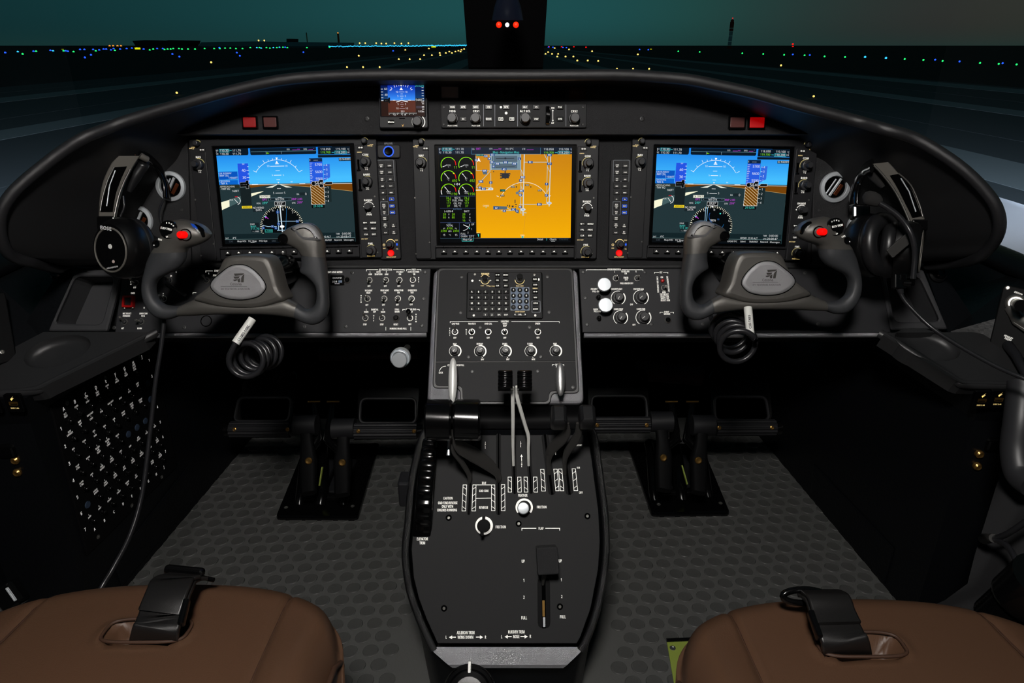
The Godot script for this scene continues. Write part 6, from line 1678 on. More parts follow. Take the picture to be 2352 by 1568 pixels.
func quadrant():
	var o: Node3D = keep.pedestal
	var W := QUAD
	crop(920, 820, 3.564)
	var st := S()
	slot(o, [592, 665, 558, 1290], 0.006); slot(o, [802, 625, 803, 1290], 0.0085); slot(o, [922, 640, 934, 1118], 0.0085); slot(o, [1040, 640, 1070, 1116], 0.0085); slot(o, [1180, 632, 1242, 1125], 0.013); slot(o, [1330, 660, 1384, 1125], 0.013)
	hatch(st, 512, 541, 503, 533, 1045, 1258, -1); hatch(st, 592, 618, 584, 614, 1045, 1258, 1); hatch(st, 744, 772, 744, 773, 1045, 1256, -1); hatch(st, 824, 853, 825, 855, 1043, 1256, 1)
	line(st, W, [618, 1045, 744, 1045], 4); line(st, W, [616, 1155, 744, 1153], 4)
	hatch(st, 880, 908, 881, 909, 981, 1104, -1); hatch(st, 958, 986, 960, 989, 981, 1104, 1); hatch(st, 1010, 1038, 1013, 1042, 981, 1104, -1); hatch(st, 1088, 1116, 1092, 1122, 981, 1104, 1)
	hatch(st, 1146, 1174, 1156, 1186, 918, 1095, -1); hatch(st, 1254, 1282, 1270, 1298, 916, 1093, 1); hatch(st, 1293, 1320, 1309, 1337, 915, 1093, -1); hatch(st, 1404, 1432, 1420, 1450, 913, 1092, 1)
	for q in [["IDLE", 683, 1029, 19], ["GND FINE", 682, 1094, 19], ["REVERSE", 680, 1230, 21], ["CAUTION", 388, 1154, 20], ["GND FINE/REVERSE", 386, 1192, 20], ["ONLY WITH", 384, 1221, 20], ["ENGINES RUNNING", 382, 1251, 20], ["FEATHER", 1001, 1131, 21], ["FRICTION", 1155, 1226, 20], ["FRICTION", 820, 1389, 21], ["FLAP", 1150, 1401, 21], ["ELEVATOR", 179, 1487, 22], ["TRIM", 178, 1520, 22], ["RUN", 1456, 904, 14], ["OFF", 1476, 1108, 19], ["COLD START", 1455, 720, 12]]: label(st, W, q[0], q[1], q[2], q[3], 0.62)
	upright(st, W, "IDLE", 694, 720, 11, 15); upright(st, W, "LOCK", 984, 712, 10, 13); upright(st, W, "FINE", 992, 868, 12, 17); upright(st, W, "LOCK", 1270, 776, 9, 12)
	line(st, W, [990, 810, 991, 845], 4); var aw := [K(W, 981, 816), K(W, 1000, 816), K(W, 990, 795)]; flat(st, ccw(PackedVector2Array(aw)), 0.0008)
	bracket(st, W, 993, 1303, 1108, 1187, 1400, 16, 5)
	var k := mpp(W, K(W, 840, 1300))
	var fr := K(W, 684, 1378); flat(st, circ(fr.x, fr.y, 72 * k, 32), 0.0008)
	var fs := K(W, 1012, 1228); arc(st, fs, 62 * k, 18 * k, -40, 220, 0.0008)
	crop(900, 1180, 4.041)
	for q in [["UP", 1219, 438], ["UP", 1563, 435], ["1", 1224, 615], ["1", 1572, 610], ["2", 1226, 772], ["2", 1577, 766], ["FULL", 1228, 963], ["FULL", 1587, 954], ["AILERON TRIM", 685, 1101], ["WING DOWN", 683, 1143], ["RUDDER TRIM", 1156, 1094], ["NOSE", 1155, 1137], ["L", 505, 1143], ["R", 870, 1143], ["L", 1020, 1139], ["R", 1286, 1135]]: label(st, W, q[0], q[1], q[2], 27, 0.62)
	for q in [[590, 530, 1143], [785, 848, 1142], [1108, 1046, 1138], [1198, 1262, 1137]]:
		var s: float = signf(q[1] - q[0])
		line(st, W, [q[0], q[2], q[1] - s * 20, q[2]], 8)
		flat(st, ccw(PackedVector2Array([K(W, q[1], q[2]), K(W, q[1] - s * 30, q[2] - 17), K(W, q[1] - s * 30, q[2] + 17)])), 0.0009)
	part(o, "lettering", st, M.backlit)
	var hole := S(); lathe(hole, [Vector2(0.0052, 0.0002), Vector2(0.0045, 0.001), Vector2(0.003, 0.0008)], 16); var hm := done(hole)
	for q in [[528, 35], [1177, 90], [1815, 20], [485, 875], [1560, 860]]: pm(o, "screw_recess", hm, M.void, m2(K(W, q[0], q[1]))); pm(o, "screw", screw_mesh(0.0026), M.steel, m2(K(W, q[0], q[1]), 0.0006))
	# flap handle
	var kf := mpp(W, K(W, 1400, 600))
	slot(o, [1408, 585, 1413, 1060], 0.021)
	var fh := 0.05
	var p := K(W, 1447, 430, fh)
	var u := thing("flap_handle", "square black flap handle standing at UP in its slot, right rear of the pedestal", "lever", QUAD)
	st = S(); var ft := v3(p, fh - 0.016); box(st, Transform3D(Basis(Vector3.RIGHT, 0.06) * Basis(Vector3(0, 0, 1), 0.05), ft), Vector3(200 * kf * 0.95, 250 * kf * 0.95, 0.034), 0.0025); part(u, "handle_grip", st, M.wrinkle)
	st = S(); var fb := v3(K(W, 1400, 640), 0.0); tube(st, [fb, fb.lerp(ft, 0.5), ft], [Vector2(0.003, 0.006), Vector2(0.0045, 0.007), Vector2(0.005, 0.008)], 8); part(u, "shaft", st, M.lever)
	st = S(); extr(st, rect(K(W, 1396, 800), K(W, 1420, 950), 0.0005, 2), 0.0, 0.0016); part(u, "brass_strip", st, M.brass)
	st = S(); extr(st, rect(K(W, 1402, 956), K(W, 1424, 1046), 0.0005, 2), 0.0, 0.0017); part(u, "detent_plate", st, M.silver)
	# friction knobs
	crop(920, 820, 3.564)
	u = thing("friction_knob", "black friction knob on a white disc, rear of the power levers", "knob", QUAD * m2(fr))
	st = S(); lathe(st, [Vector2(50 * k, 0.0008), Vector2(54 * k, 0.008), Vector2(52 * k, 0.03), Vector2(48 * k, 0.0315), Vector2(46 * k, 0.0295), Vector2(0, 0.0295)], 24)
	box(st, mv(-12 * k, -58 * k, 0.016), Vector3(0.006, 0.008, 0.028), 0.001)
	box(st, mv(0, 46 * k, 0.014), Vector3(0.005, 0.012, 0.024), 0.001); part(u, "knob_head", st, M.gloss)
	u = thing("friction_knob", "silver-topped friction knob with a white collar, rear of the prop levers", "knob", QUAD * m2(fs))
	st = S(); lathe(st, [Vector2(54 * k, 0.0008), Vector2(54 * k, 0.012), Vector2(48 * k, 0.014)], 24); part(u, "skirt", st, M.gloss)
	st = S(); X = mv(-0.002, -0.0015, 0.012); lathe(st, [Vector2(48 * k, 0), Vector2(48 * k, 0.01), Vector2(42 * k, 0.0115), Vector2(0, 0.0125)], 24); X = Transform3D(); part(u, "knob_head", st, M.silver)
	# elevator trim wheel
	var ca := on3(W, 920 + 240 / 3.564, 820 + 690 / 3.564, 0.01); var cb := on3(W, 920 + 186 / 3.564, 820 + 1420 / 3.564, 0.004)
	u = thing("trim_wheel", "black knobbed elevator trim wheel sunk in the pedestal's left edge", "trim wheel", QUAD * Transform3D(Basis(), (ca + cb) / 2.0))
	var d := (cb - ca); var half := d.length() / 2; var r := 0.13; var depth := sqrt(r * r - half * half)
	var ax := d.normalized(); var nz := Vector3(0, 0, 1); var sx := ax.cross(nz).normalized()
	var B := Basis(ax, nz, ax.cross(nz))
	st = S(); var rg := []
	for i in 97:
		var a := deg_to_rad(lerpf(10, 170, i / 96.0))
		var bump := 0.5 + 0.5 * cos(i / 96.0 * TAU * 15.0)
		var rr_ := r - 0.004 * pow(1.0 - bump, 2.0)
		var lp := PackedVector3Array()
		for j in 10:
			var b := TAU * j / 10
			var w := 0.0145 * signf(cos(b)) * pow(absf(cos(b)), 0.5); var q: float = rr_ - 0.007 + 0.007 * signf(sin(b)) * pow(absf(sin(b)), 0.6)
			lp.append(B * Vector3(-cos(a) * q, sin(a) * q - depth, w))
		rg.append(lp)
	skin(st, rg); part(u, "wheel_rim", st, M.gloss)
	st = S(); X = Transform3D(B, B * Vector3(0, -depth, 0)); lathe(st, [Vector2(r - 0.012, -0.008), Vector2(r - 0.012, 0.008)], 40); X = Transform3D(); part(u, "wheel_disc", st, M.void)
	st = S(); extr(st, ccw(rounded(px(W, [974, 1006, 1006, 1004, 989, 1232, 947, 1232]), 0.004)), -0.001, 0.0006); part(o, "wheel_well", st, M.void)
	# levers: a strap bent from its slot up to the grip
	_levers()

func lever_strap(pts: Array, wide: Array, thick: float, face: Vector3) -> SurfaceTool:
	var st := S(); var pr := []; var rd := []
	for i in pts.size(): pr.append(pts[i])
	var sp := spline(pr, 5)
	for i in sp.size():
		var t := float(i) / (sp.size() - 1) * (wide.size() - 1); var j := mini(int(t), wide.size() - 2)
		rd.append(Vector2(lerpf(wide[j], wide[j + 1], t - j), thick))
	tube(st, sp, rd, 12, face, true, 0.45)
	return st
func q3(x: float, y: float, h: float) -> Vector3: return on3(QUAD, 920 + x / 3.564, 820 + y / 3.564, h)
func _levers():
	# power levers
	var inv := QUAD.affine_inverse()
	for i in 2:
		var u := thing("power_lever", ["left power lever with a shiny black barrel grip and narrow bent arm", "right power lever with a shiny black barrel grip and broad bent arm"][i], "lever", QUAD)
		var st: SurfaceTool
		if i == 0: st = lever_strap([q3(565, 1030, 0.0), q3(560, 960, 0.03), q3(500, 860, 0.06), q3(442, 780, 0.085), q3(432, 700, 0.1), q3(432, 600, 0.12)], [0.0042, 0.0042, 0.0045, 0.005, 0.005, 0.005], 0.0022, Vector3(0.3, 0.2, 1))
		else: st = lever_strap([q3(800, 1020, 0.0), q3(795, 960, 0.02), q3(720, 880, 0.04), q3(600, 800, 0.065), q3(500, 745, 0.09), q3(455, 700, 0.105), q3(444, 600, 0.12)], [0.004, 0.006, 0.0105, 0.0125, 0.011, 0.006, 0.0045], 0.0022, Vector3(0.15, -0.1, 1))
		part(u, "arm", st, M.lever)
		var a := q3([210, 440][i], 515, 0.125); var b := q3([424, 655][i], 515, 0.125)
		st = S()
		var ax := (b - a).normalized()
		X = Transform3D(Basis(Vector3(0, 1, 0), Vector3(0, 0, 1), Vector3(1, 0, 0)) * Basis(), a)
		var l := (b - a).length(); var r := 0.033
		lathe(st, [Vector2(0.0, 0.0), Vector2(r - 0.003, 0.0), Vector2(r, 0.003), Vector2(r, l - 0.003), Vector2(r - 0.003, l), Vector2(0.0, l)], 36)
		X = Transform3D(); part(u, "barrel_grip", st, M.gloss)
	var st2 := S(); box(st2, Transform3D(Basis(), q3(395, 730, 0.07)), Vector3(0.004, 0.03, 0.006), 0.001); tube(st2, [q3(407, 655, 0.085), q3(398, 690, 0.08), q3(382, 800, 0.06)], 0.0016, 8)
	part(get_node("power_lever"), "release_trigger", st2, M.silver)
	# propeller levers
	for i in 2:
		var u := thing("propeller_lever", ["left propeller lever with a ribbed black grip on a straight white stem", "right propeller lever with a ribbed black grip on a bent white stem"][i], "lever", QUAD)
		var st: SurfaceTool
		if i == 0: st = lever_strap([q3(924, 885, 0.0), q3(920, 700, 0.035), q3(920, 500, 0.075), q3(917, 300, 0.11), q3(916, 250, 0.122)], [0.0022, 0.0026, 0.003, 0.003, 0.003], 0.0022, Vector3(0, 0.5, 1))
		else: st = lever_strap([q3(1048, 885, 0.0), q3(1046, 760, 0.025), q3(1046, 650, 0.045), q3(1020, 560, 0.062), q3(985, 440, 0.086), q3(957, 340, 0.104), q3(954, 290, 0.112), q3(955, 240, 0.124)], [0.0022, 0.0025, 0.0028, 0.003, 0.003, 0.003, 0.003, 0.003], 0.0022, Vector3(0, 0.5, 1))
		part(u, "stem", st, M.white)
		var c := q3([858, 1015][i], 192, 0.135); var k := 1.0 / 3.564 * 0.000655
		var w: float = 126 * k; var hgt: float = 160 * k
		st = S(); X = Transform3D(Basis(), c)
		var pr := []
		for j in 41:
			var y := hgt * (j / 40.0 - 0.5)
			var f := 0.5 + 0.5 * cos(j / 40.0 * TAU * 5.0 + PI)
			pr.append([y, 0.0115 + 0.0035 * sqrt(f)])
		var rg := []
		for q in pr: rg.append(PackedVector3Array([Vector3(-w / 2, q[0], -0.012), Vector3(-w / 2, q[0], q[1] - 0.002), Vector3(-w / 2 + 0.002, q[0], q[1]), Vector3(w / 2 - 0.002, q[0], q[1]), Vector3(w / 2, q[0], q[1] - 0.002), Vector3(w / 2, q[0], -0.012)]))
		skin(st, rg); X = Transform3D(); part(u, "ribbed_grip", st, M.gloss)
	# condition levers
	for i in 2:
		var u := thing("condition_lever", ["left condition lever with a rounded black knob on a curved dark arm", "right condition lever with a rounded black knob on a curved dark arm, beside COLD START"][i], "lever", QUAD)
		var st: SurfaceTool
		if i == 0: st = lever_strap([q3(1216, 960, 0.0), q3(1212, 840, 0.02), q3(1232, 760, 0.05), q3(1310, 680, 0.08), q3(1358, 620, 0.1), q3(1360, 540, 0.118)], [0.003, 0.0045, 0.0085, 0.0095, 0.007, 0.004], 0.0022, Vector3(-0.2, -0.1, 1))
		else: st = lever_strap([q3(1344, 960, 0.0), q3(1344, 860, 0.02), q3(1362, 780, 0.05), q3(1420, 690, 0.08), q3(1455, 620, 0.1), q3(1458, 540, 0.118)], [0.003, 0.0035, 0.006, 0.0075, 0.006, 0.004], 0.0022, Vector3(-0.2, -0.1, 1))
		part(u, "arm", st, M.lever)
		var c := q3([1294, 1527][i], [492, 488][i], 0.125)
		st = S(); X = Transform3D(Basis(Vector3.RIGHT, -0.35), c)
		stack(st, rr(0, 0, 0.026, 0.034, 0.006, 4), [[0.004, -0.016], [0.0, -0.011], [0.0, 0.008], [0.002, 0.0125], [0.006, 0.015]], true, true, true)
		X = Transform3D(); part(u, "knob_grip", st, M.pad)
	# aft trim knob below the bevel
	var c := at(1078, 1592, 0.93)
	var u := thing("rudder_trim_knob", "round black trim knob with a white pointer on the pedestal's rear face", "knob", Transform3D(Basis(Vector3.RIGHT, deg_to_rad(-52)), c))
	var st := S(); lathe(st, [Vector2(0.037, -0.03), Vector2(0.037, 0.0), Vector2(0.034, 0.005), Vector2(0.03, 0.006), Vector2(0.027, 0.012), Vector2(0.02, 0.0135)], 36); part(u, "knob_head", st, M.gloss)
	st = S(); box(st, mv(0.0, 0.026, 0.008), Vector3(0.0042, 0.026, 0.009), 0.0008); part(u, "pointer", st, M.white)

# ------------------------------------------------------------------ air vents
func vents():
	for q in [[393, 428, 34, "silver air vent half hidden behind the left headset's band, upper of the left pair"], [318, 506, 34, "silver air vent between the left headset's ear cup and the upper left vent"], [1917, 430, 35, "whole silver air vent on the panel right of the right display"], [1978, 520, 34, "silver air vent mostly hidden behind the right headset's cups"]]:
		var p := on(PANEL, Vector2(q[0], q[1]))
		oy = Vector3(0, 0, 1); var r: float = q[2] * mpp(PANEL, p)
		var u := thing("air_vent", q[3], "air vent", PANEL * m2(p))
		var st := S(); lathe(st, [Vector2(r, -0.001), Vector2(r, 0.003), Vector2(r * 0.96, 0.0045), Vector2(r * 0.76, 0.0055), Vector2(r * 0.72, 0.0045), Vector2(r * 0.68, -0.004), Vector2(r * 0.64, -0.012)], 40, false); part(u, "vent_ring", st, M.silver)
		st = S(); lathe(st, [Vector2(r * 0.66, -0.0006), Vector2(r * 0.66, 0.0006)], 24); part(u, "vent_throat", st, M.void)
		st = S(); X = Transform3D(Basis(Vector3(0, 0, 1), deg_to_rad(58 if q[0] > 1000 else 62)), Vector3(0, 0, -0.001))
		box(st, mv(0, 0, 0.001), Vector3(r * 1.3, r * 0.16, 0.008), 0.0008); box(st, mv(-r * 0.1, r * 0.24, -0.001), Vector3(r * 1.15, r * 0.1, 0.006), 0.0006); X = Transform3D(); part(u, "vane", st, M.silver)
		st = S(); X = Transform3D(Basis(Vector3(0, 0, 1), deg_to_rad(58)), Vector3(0, 0, 0)); box(st, mv(0, -r * 0.3, -0.001), Vector3(r * 0.8, r * 0.25, 0.004), 0.0008); X = Transform3D(); part(u, "copper_flap", st, M.copper)

# ------------------------------------------------------------------ control yokes
var YS := 1.0                                   # 1 for the left yoke, -1 for its mirror image
const YK := 0.0001895                           # metres in one crop pixel at the yokes
func Y2(x: float, y: float) -> Vector2: return Vector2(YS * (x - 880.0) * YK, (620.0 - y) * YK)
func Y3(x: float, y: float, z: float) -> Vector3: return v3(Y2(x, y), z)
func ypoly(list: Array) -> PackedVector2Array:
	var p := PackedVector2Array()
	for i in range(0, list.size(), 2): p.append(Y2(list[i], list[i + 1]))
	return ccw(p)
func smooth2(p: PackedVector2Array, k := 4) -> PackedVector2Array:
	var q := PackedVector2Array(); var n := p.size()
	for i in n:
		var a := p[(i + n - 1) % n]; var b := p[i]; var c := p[(i + 1) % n]; var d := p[(i + 2) % n]
		for j in k:
			var t := float(j) / k
			q.append(0.5 * (2.0 * b + (c - a) * t + (2.0 * a - 5.0 * b + 4.0 * c - d) * t * t + (3.0 * b - a - 3.0 * c + d) * t * t * t))
	return q
# a solid whose outline passes through pairs of edge points; each row is [ax, ay, bx, by, depth]
func ribs(st: SurfaceTool, rows: Array, z: float, n := 20, k := 4):
	var A := []; var B := []; var D := []
	for r in rows: A.append(Y3(r[0], r[1], z + (r[5] if r.size() > 5 else 0.0))); B.append(Y3(r[2], r[3], z + (r[5] if r.size() > 5 else 0.0))); D.append(Vector2(r[4], 0))
	A = spline(A, k); B = spline(B, k); D = spline(D, k)
	var rg := []
	for i in A.size():
		var c: Vector3 = (A[i] + B[i]) / 2.0; var h: Vector3 = (A[i] - B[i]) / 2.0
		var lp := PackedVector3Array()
		for j in n:
			var a := TAU * j / n
			lp.append(c + h * signf(cos(a)) * pow(absf(cos(a)), 0.85) + Vector3(0, 0, D[i].x * signf(sin(a)) * pow(absf(sin(a)), 0.85)))
		if YS < 0: lp.reverse()
		rg.append(lp)
	skin(st, rg)
func pillow(st: SurfaceTool, p: PackedVector2Array, steps: Array):      # loops drawn in towards the middle, each [scale, height]
	var c := Vector2.ZERO; var n := p.size()
	for q in p: c += q
	c /= n
	var rg := []
	for s in steps:
		var lp := PackedVector3Array()
		for q in p: lp.append(v3(c + (q - c) * s[0], s[1]))
		rg.append(lp)
	skin(st, rg, true)
func make_yoke(right: bool):
	YS = -1.0 if right else 1.0
	var e: Array = [1756.5, 637.0, 1.13] if right else [555.7, 646.0, 1.1]
	var u := thing("yoke", "grey control yoke with a silver emblem plate, in front of the %s display" % ("right" if right else "left"), "yoke", tilted(at(e[0], e[1], e[2]), 14.0))
	var st := S()
	# hub
	pillow(st, smooth2(ypoly([480, 760, 560, 798, 700, 833, 870, 846, 1050, 838, 1180, 803, 1262, 766, 1225, 680, 1205, 590, 1185, 500, 1150, 425, 1095, 398, 950, 392, 810, 402, 755, 435, 700, 535, 610, 660]), 4), [[1.0, -0.028], [1.0, 0.0], [0.992, 0.006], [0.975, 0.0105], [0.945, 0.0135], [0.9, 0.015], [0.8, 0.0158]]); part(u, "hub_cover", st, M.yoke)
	st = S()
	ribs(st, [[318, 918, 337, 826, 0.0125], [400, 917, 420, 790, 0.0135], [500, 912, 505, 760, 0.0145], [640, 906, 640, 790, 0.0155], [760, 905, 760, 800, 0.016], [880, 904, 880, 805, 0.016], [1000, 906, 1000, 800, 0.016], [1120, 912, 1115, 790, 0.0155], [1220, 925, 1235, 765, 0.0145], [1312, 940, 1340, 815, 0.0135]], -0.004); part(u, "yoke_arm", st, M.yoke)
	# rubber horns and the metal heads on them
	st = S(); ribs(st, [[317, 918, 336, 827, 0.0122], [230, 945, 262, 830, 0.0128], [140, 935, 195, 815, 0.013], [70, 880, 148, 772, 0.013], [30, 790, 130, 715, 0.0128], [22, 690, 134, 650, 0.0128], [38, 600, 172, 596, 0.0135], [60, 525, 245, 558, 0.0145], [84, 458, 340, 510, 0.016], [108, 412, 398, 445, 0.0175], [128, 380, 416, 374, 0.0182]], -0.004); part(u, "grip", st, M.grip)
	st = S(); ribs(st, [[126, 380, 417, 374, 0.0186], [163, 330, 436, 345, 0.019], [204, 264, 470, 330, 0.0195], [250, 186, 530, 312, 0.02, 0.001], [310, 122, 575, 292, 0.02, 0.001], [390, 98, 605, 272, 0.019], [470, 108, 621, 250, 0.017, -0.002], [550, 138, 626, 232, 0.013, -0.004], [598, 180, 627, 224, 0.007, -0.005]], -0.004); part(u, "grip_head", st, M.yoke)
	st = S(); ribs(st, [[1311, 941, 1341, 814, 0.0135], [1400, 985, 1402, 857, 0.0135], [1480, 995, 1450, 850, 0.0135], [1560, 950, 1490, 812, 0.0135], [1600, 860, 1506, 750, 0.0135], [1606, 760, 1505, 685, 0.0135], [1607, 680, 1478, 625, 0.014], [1606, 605, 1420, 572, 0.015], [1603, 540, 1375, 540, 0.016], [1600, 480, 1386, 482, 0.0165], [1590, 416, 1392, 402, 0.017]], -0.004); part(u, "grip", st, M.grip)
	st = S(); ribs(st, [[1591, 418, 1391, 403, 0.0175], [1593, 370, 1362, 356, 0.018], [1597, 310, 1312, 326, 0.0185], [1586, 250, 1264, 302, 0.019], [1560, 190, 1234, 272, 0.0185], [1520, 147, 1229, 241, 0.0175], [1470, 129, 1240, 215, 0.016], [1420, 131, 1264, 195, 0.013], [1370, 145, 1302, 172, 0.008]], -0.004); part(u, "grip_head", st, M.yoke)
	st = S(); stack(st, smooth2(ypoly([1330, 180, 1400, 140, 1470, 134, 1530, 165, 1568, 220, 1582, 270, 1540, 284, 1470, 288, 1420, 275, 1385, 240, 1360, 205]), 3), [[0.0, 0.004], [0.0005, 0.011], [0.003, 0.0145], [0.007, 0.0165]], true, false, true); part(u, "thumb_rest", st, M.emblem)
	st = S(); X = m2(Y2(1269, 262), 0.009); lathe(st, [Vector2(44 * YK, 0), Vector2(42 * YK, 0.004), Vector2(34 * YK, 0.005), Vector2(31 * YK, 0.003), Vector2(0, 0.0036)], 24); X = Transform3D(); part(u, "thumb_button", st, M.gloss)
	# trim disc, red button and the small hole on the outer head
	var tz := 0.0125
	st = S(); X = m2(Y2(335, 186), tz); lathe(st, [Vector2(78 * YK, 0), Vector2(77 * YK, 0.003), Vector2(70 * YK, 0.004), Vector2(66 * YK, 0.003), Vector2(40 * YK, 0.003), Vector2(36 * YK, 0.0045), Vector2(0, 0.0045)], 32); X = Transform3D(); part(u, "trim_disc", st, M.gloss)
	var dd := S(); txt(dd, "ELEV TRIM", Y2(322, 177), 17 * YK, tz + 0.0052, 0.8, 0, -0.2 * YS)
	for i in 4: txt(dd, "DOWN"[i], Y2(335, 186) + Vector2(sin((i - 1.1) * 0.36 * 1.0 + 0.25 * YS), cos((i - 1.1) * 0.36 + 0.25 * YS)) * 56 * YK, 12 * YK, tz + 0.0045, 0.8)
	txt(dd, "UP", Y2(320, 243), 13 * YK, tz + 0.0045, 0.8); txt(dd, "CWS", Y2(256, 266), 15 * YK, tz + 0.0026, 0.8, 0, -0.3 * YS); part(u, "lettering", dd, M.backlit)
	st = S(); X = m2(Y2(470, 228), tz); lathe(st, [Vector2(52 * YK, -0.004), Vector2(51 * YK, 0.0035), Vector2(45 * YK, 0.005), Vector2(40 * YK, 0.003), Vector2(38 * YK, 0.0)], 28); X = Transform3D(); part(u, "button_collar", st, M.gloss)
	st = S(); X = m2(Y2(466, 227), tz + 0.001) * Transform3D(Basis(Vector3.UP, -0.35 * YS), Vector3.ZERO); lathe(st, [Vector2(30 * YK, 0), Vector2(30 * YK, 0.011), Vector2(25 * YK, 0.013), Vector2(0, 0.0136)], 22); X = Transform3D(); part(u, "disconnect_button", st, M.red_lit, "bright red button")
	st = S(); X = m2(Y2(213, 302), tz - 0.002); lathe(st, [Vector2(32 * YK, 0.0), Vector2(30 * YK, 0.003), Vector2(24 * YK, 0.002), Vector2(0.0, 0.001)], 20); X = Transform3D(); part(u, "steering_button", st, M.gloss)
	st = S(); stack(st, smooth2(ypoly([520, 135, 560, 150, 600, 190, 612, 240, 590, 252, 560, 215, 530, 170]), 3), [[0.0, 0.0], [0.001, 0.0085], [0.004, 0.0105]], true, false, true); part(u, "switch_cover", st, M.gloss)
	st = S(); txt(st, "MASTER", Y2(556, 188), 8 * YK, 0.0112, 0.9, 0, -1.0 * YS); txt(st, "INTERRUPT", Y2(568, 196), 7 * YK, 0.0112, 0.8, 0, -1.0 * YS); part(u, "switch_print", st, M.print)
	if not right: st = S(); flat(st, ypoly([505, 132, 540, 142, 565, 172, 552, 205, 535, 180]), 0.0109); part(u, "blue_reflector", st, mat("bluepaint", Color(0.1, 0.3, 0.75), 0.3))
	# emblem plate
	var em := smooth2(ypoly([650, 662, 668, 606, 740, 545, 815, 492, 880, 475, 950, 480, 1010, 512, 1070, 572, 1106, 634, 1104, 682, 1050, 735, 970, 760, 880, 768, 780, 757, 700, 722]), 3)
	st = S(); stack(st, em, [[-0.001, 0.015], [-0.001, 0.0166]], true); part(u, "emblem_gasket", st, M.gloss)
	st = S(); stack(st, em, [[0.0, 0.0158], [0.0006, 0.0178], [0.002, 0.0188], [0.006, 0.0194]], true, false, true); var pl := part(u, "emblem_plate", st, M.emblem)
	st = S(); var ez := 0.0197
	var ox := 0.0 if not right else 0.0
	for q in [[858, 547, 944, 545, 926, 560, 864, 566], [852, 573, 906, 570, 893, 588, 862, 590], [944, 551, 934, 620, 912, 620, 916, 582, 926, 566], [882, 600, 905, 584, 905, 618, 888, 620], [846, 598, 888, 592, 874, 608, 856, 610]]:
		var p := PackedVector2Array()
		for i in range(0, q.size(), 2): p.append(Vector2((q[i] - 880.0) * YK, (620.0 - q[i + 1]) * YK))
		flat(st, ccw(p), ez)
	txt(st, "Cessna", Vector2(-12 * YK, -14 * YK), 20 * YK, ez, 1.1, 0, 0.0, font); txt(st, "BY TEXTRON AVIATION", Vector2(-18 * YK, -56 * YK), 13 * YK, ez, 1.3, 0, 0.0, font)
	bar(st, Vector2(-140, -34) * YK, Vector2(80, -34) * YK, 2.5 * YK, ez); part(pl, "emblem_print", st, M.emblem_print)
	# shaft into the panel
	st = S(); X = Transform3D(Basis(Vector3.RIGHT, 0.06), Y3(960, 620, 0)); lathe(st, [Vector2(0.03, -0.16), Vector2(0.028, -0.12), Vector2(0.024, -0.11), Vector2(0.021, -0.02)], 28, false); X = Transform3D(); part(u, "shaft", st, M.gloss)
	# coiled cord
	var inv := u.transform.affine_inverse()
	var W := func(x: float, y: float, t: float) -> Vector3: return inv * at(x, y, t)
	var sl: Array; var ax: Array; var turns: float; var cr: float; var ph: float
	if right: sl = [at(1718, 706, 1.115), at(1723, 768, 1.1)]; ax = [at(1700, 800, 1.1), at(1672, 752, 1.2)]; turns = 3.6; cr = 0.0275; ph = 0.55
	else: sl = [at(580, 732, 1.1), at(541, 788, 1.085)]; ax = [at(560, 830, 1.085), at(618, 805, 1.19)]; turns = 5.2; cr = 0.0245; ph = 2.7
	st = S(); tube(st, [inv * sl[0], inv * sl[1]], 0.0066, 16); part(u, "cord_sleeve", st, M.white)
	var dir: Vector3 = (ax[1] - ax[0]).normalized(); var s1 := dir.cross(Vector3.UP).normalized(); var s2 := s1.cross(dir)
	var pts := []
	var n := 110
	for i in n + 1:
		var t := float(i) / n; var a := ph + (1.0 if right else 1.0) * TAU * turns * t
		pts.append(inv * ((ax[0] as Vector3).lerp(ax[1], t) + (s1 * cos(a) + s2 * sin(a)) * cr * (1.0 + 0.1 * sin(t * 9.0))))
	pts.push_front(inv * sl[1])
	pts.append(pts[-1] + Vector3(0, 0.03, -0.05)); pts.append(pts[-1] + Vector3(0, 0.03, -0.05))
	st = S(); tube(st, pts, 0.0046, 10); part(u, "coiled_cord", st, M.cord)
	# print along the sleeve
	var a0: Vector3 = inv * sl[0]; var a1: Vector3 = inv * sl[1]
	var up := (a0 - a1).normalized(); var out := (inv * EYE - a0).normalized(); var sd := up.cross(out).normalized(); out = sd.cross(up)
	st = S(); X = Transform3D(Basis(up, -sd, out), (a0 + a1) / 2.0 + out * 0.0066)
	st.set_smooth_group(-1); txt(st, "CC1322-1/08C" if not right else "C322 THRU", Vector2(-0.004, -0.001), 0.0036, 0.0003, 0.9); X = Transform3D(); part(u, "sleeve_print", st, M.gloss)
func yokes():
	make_yoke(false); make_yoke(true)

# ------------------------------------------------------------------ headsets on their hangers
func band(st: SurfaceTool, rows: Array, t: float, thick: float, lift := 0.0):
	var A := []; var B := []
	for r in rows: A.append(at(r[0], r[1], t - lift)); B.append(at(r[2], r[3], t - lift))
	A = spline(A, 5); B = spline(B, 5)
	var rg := []
	for i in A.size():
		var n := (EYE - (A[i] as Vector3)).normalized() * thick
		var d := ((B[i] as Vector3) - (A[i] as Vector3)) * 0.04
		rg.append(PackedVector3Array([A[i] - n, A[i], A[i] + d + n * 0.25, B[i] - d + n * 0.25, B[i], B[i] - n]))
	var o := (A[0] as Vector3).cross(B[0])
	if ((B[0] - A[0]) as Vector3).cross(A[-1] - A[0]).dot(EYE - A[0]) < 0:
		for lp in rg: lp.reverse()
	skin(st, rg, true, false)
func aim(p: Vector3, dir: Vector3) -> Transform3D:      # a frame at p whose z points along dir
	var z := dir.normalized(); var x := Vector3.UP.cross(z).normalized()
	return Transform3D(Basis(x, z.cross(x), z), p)
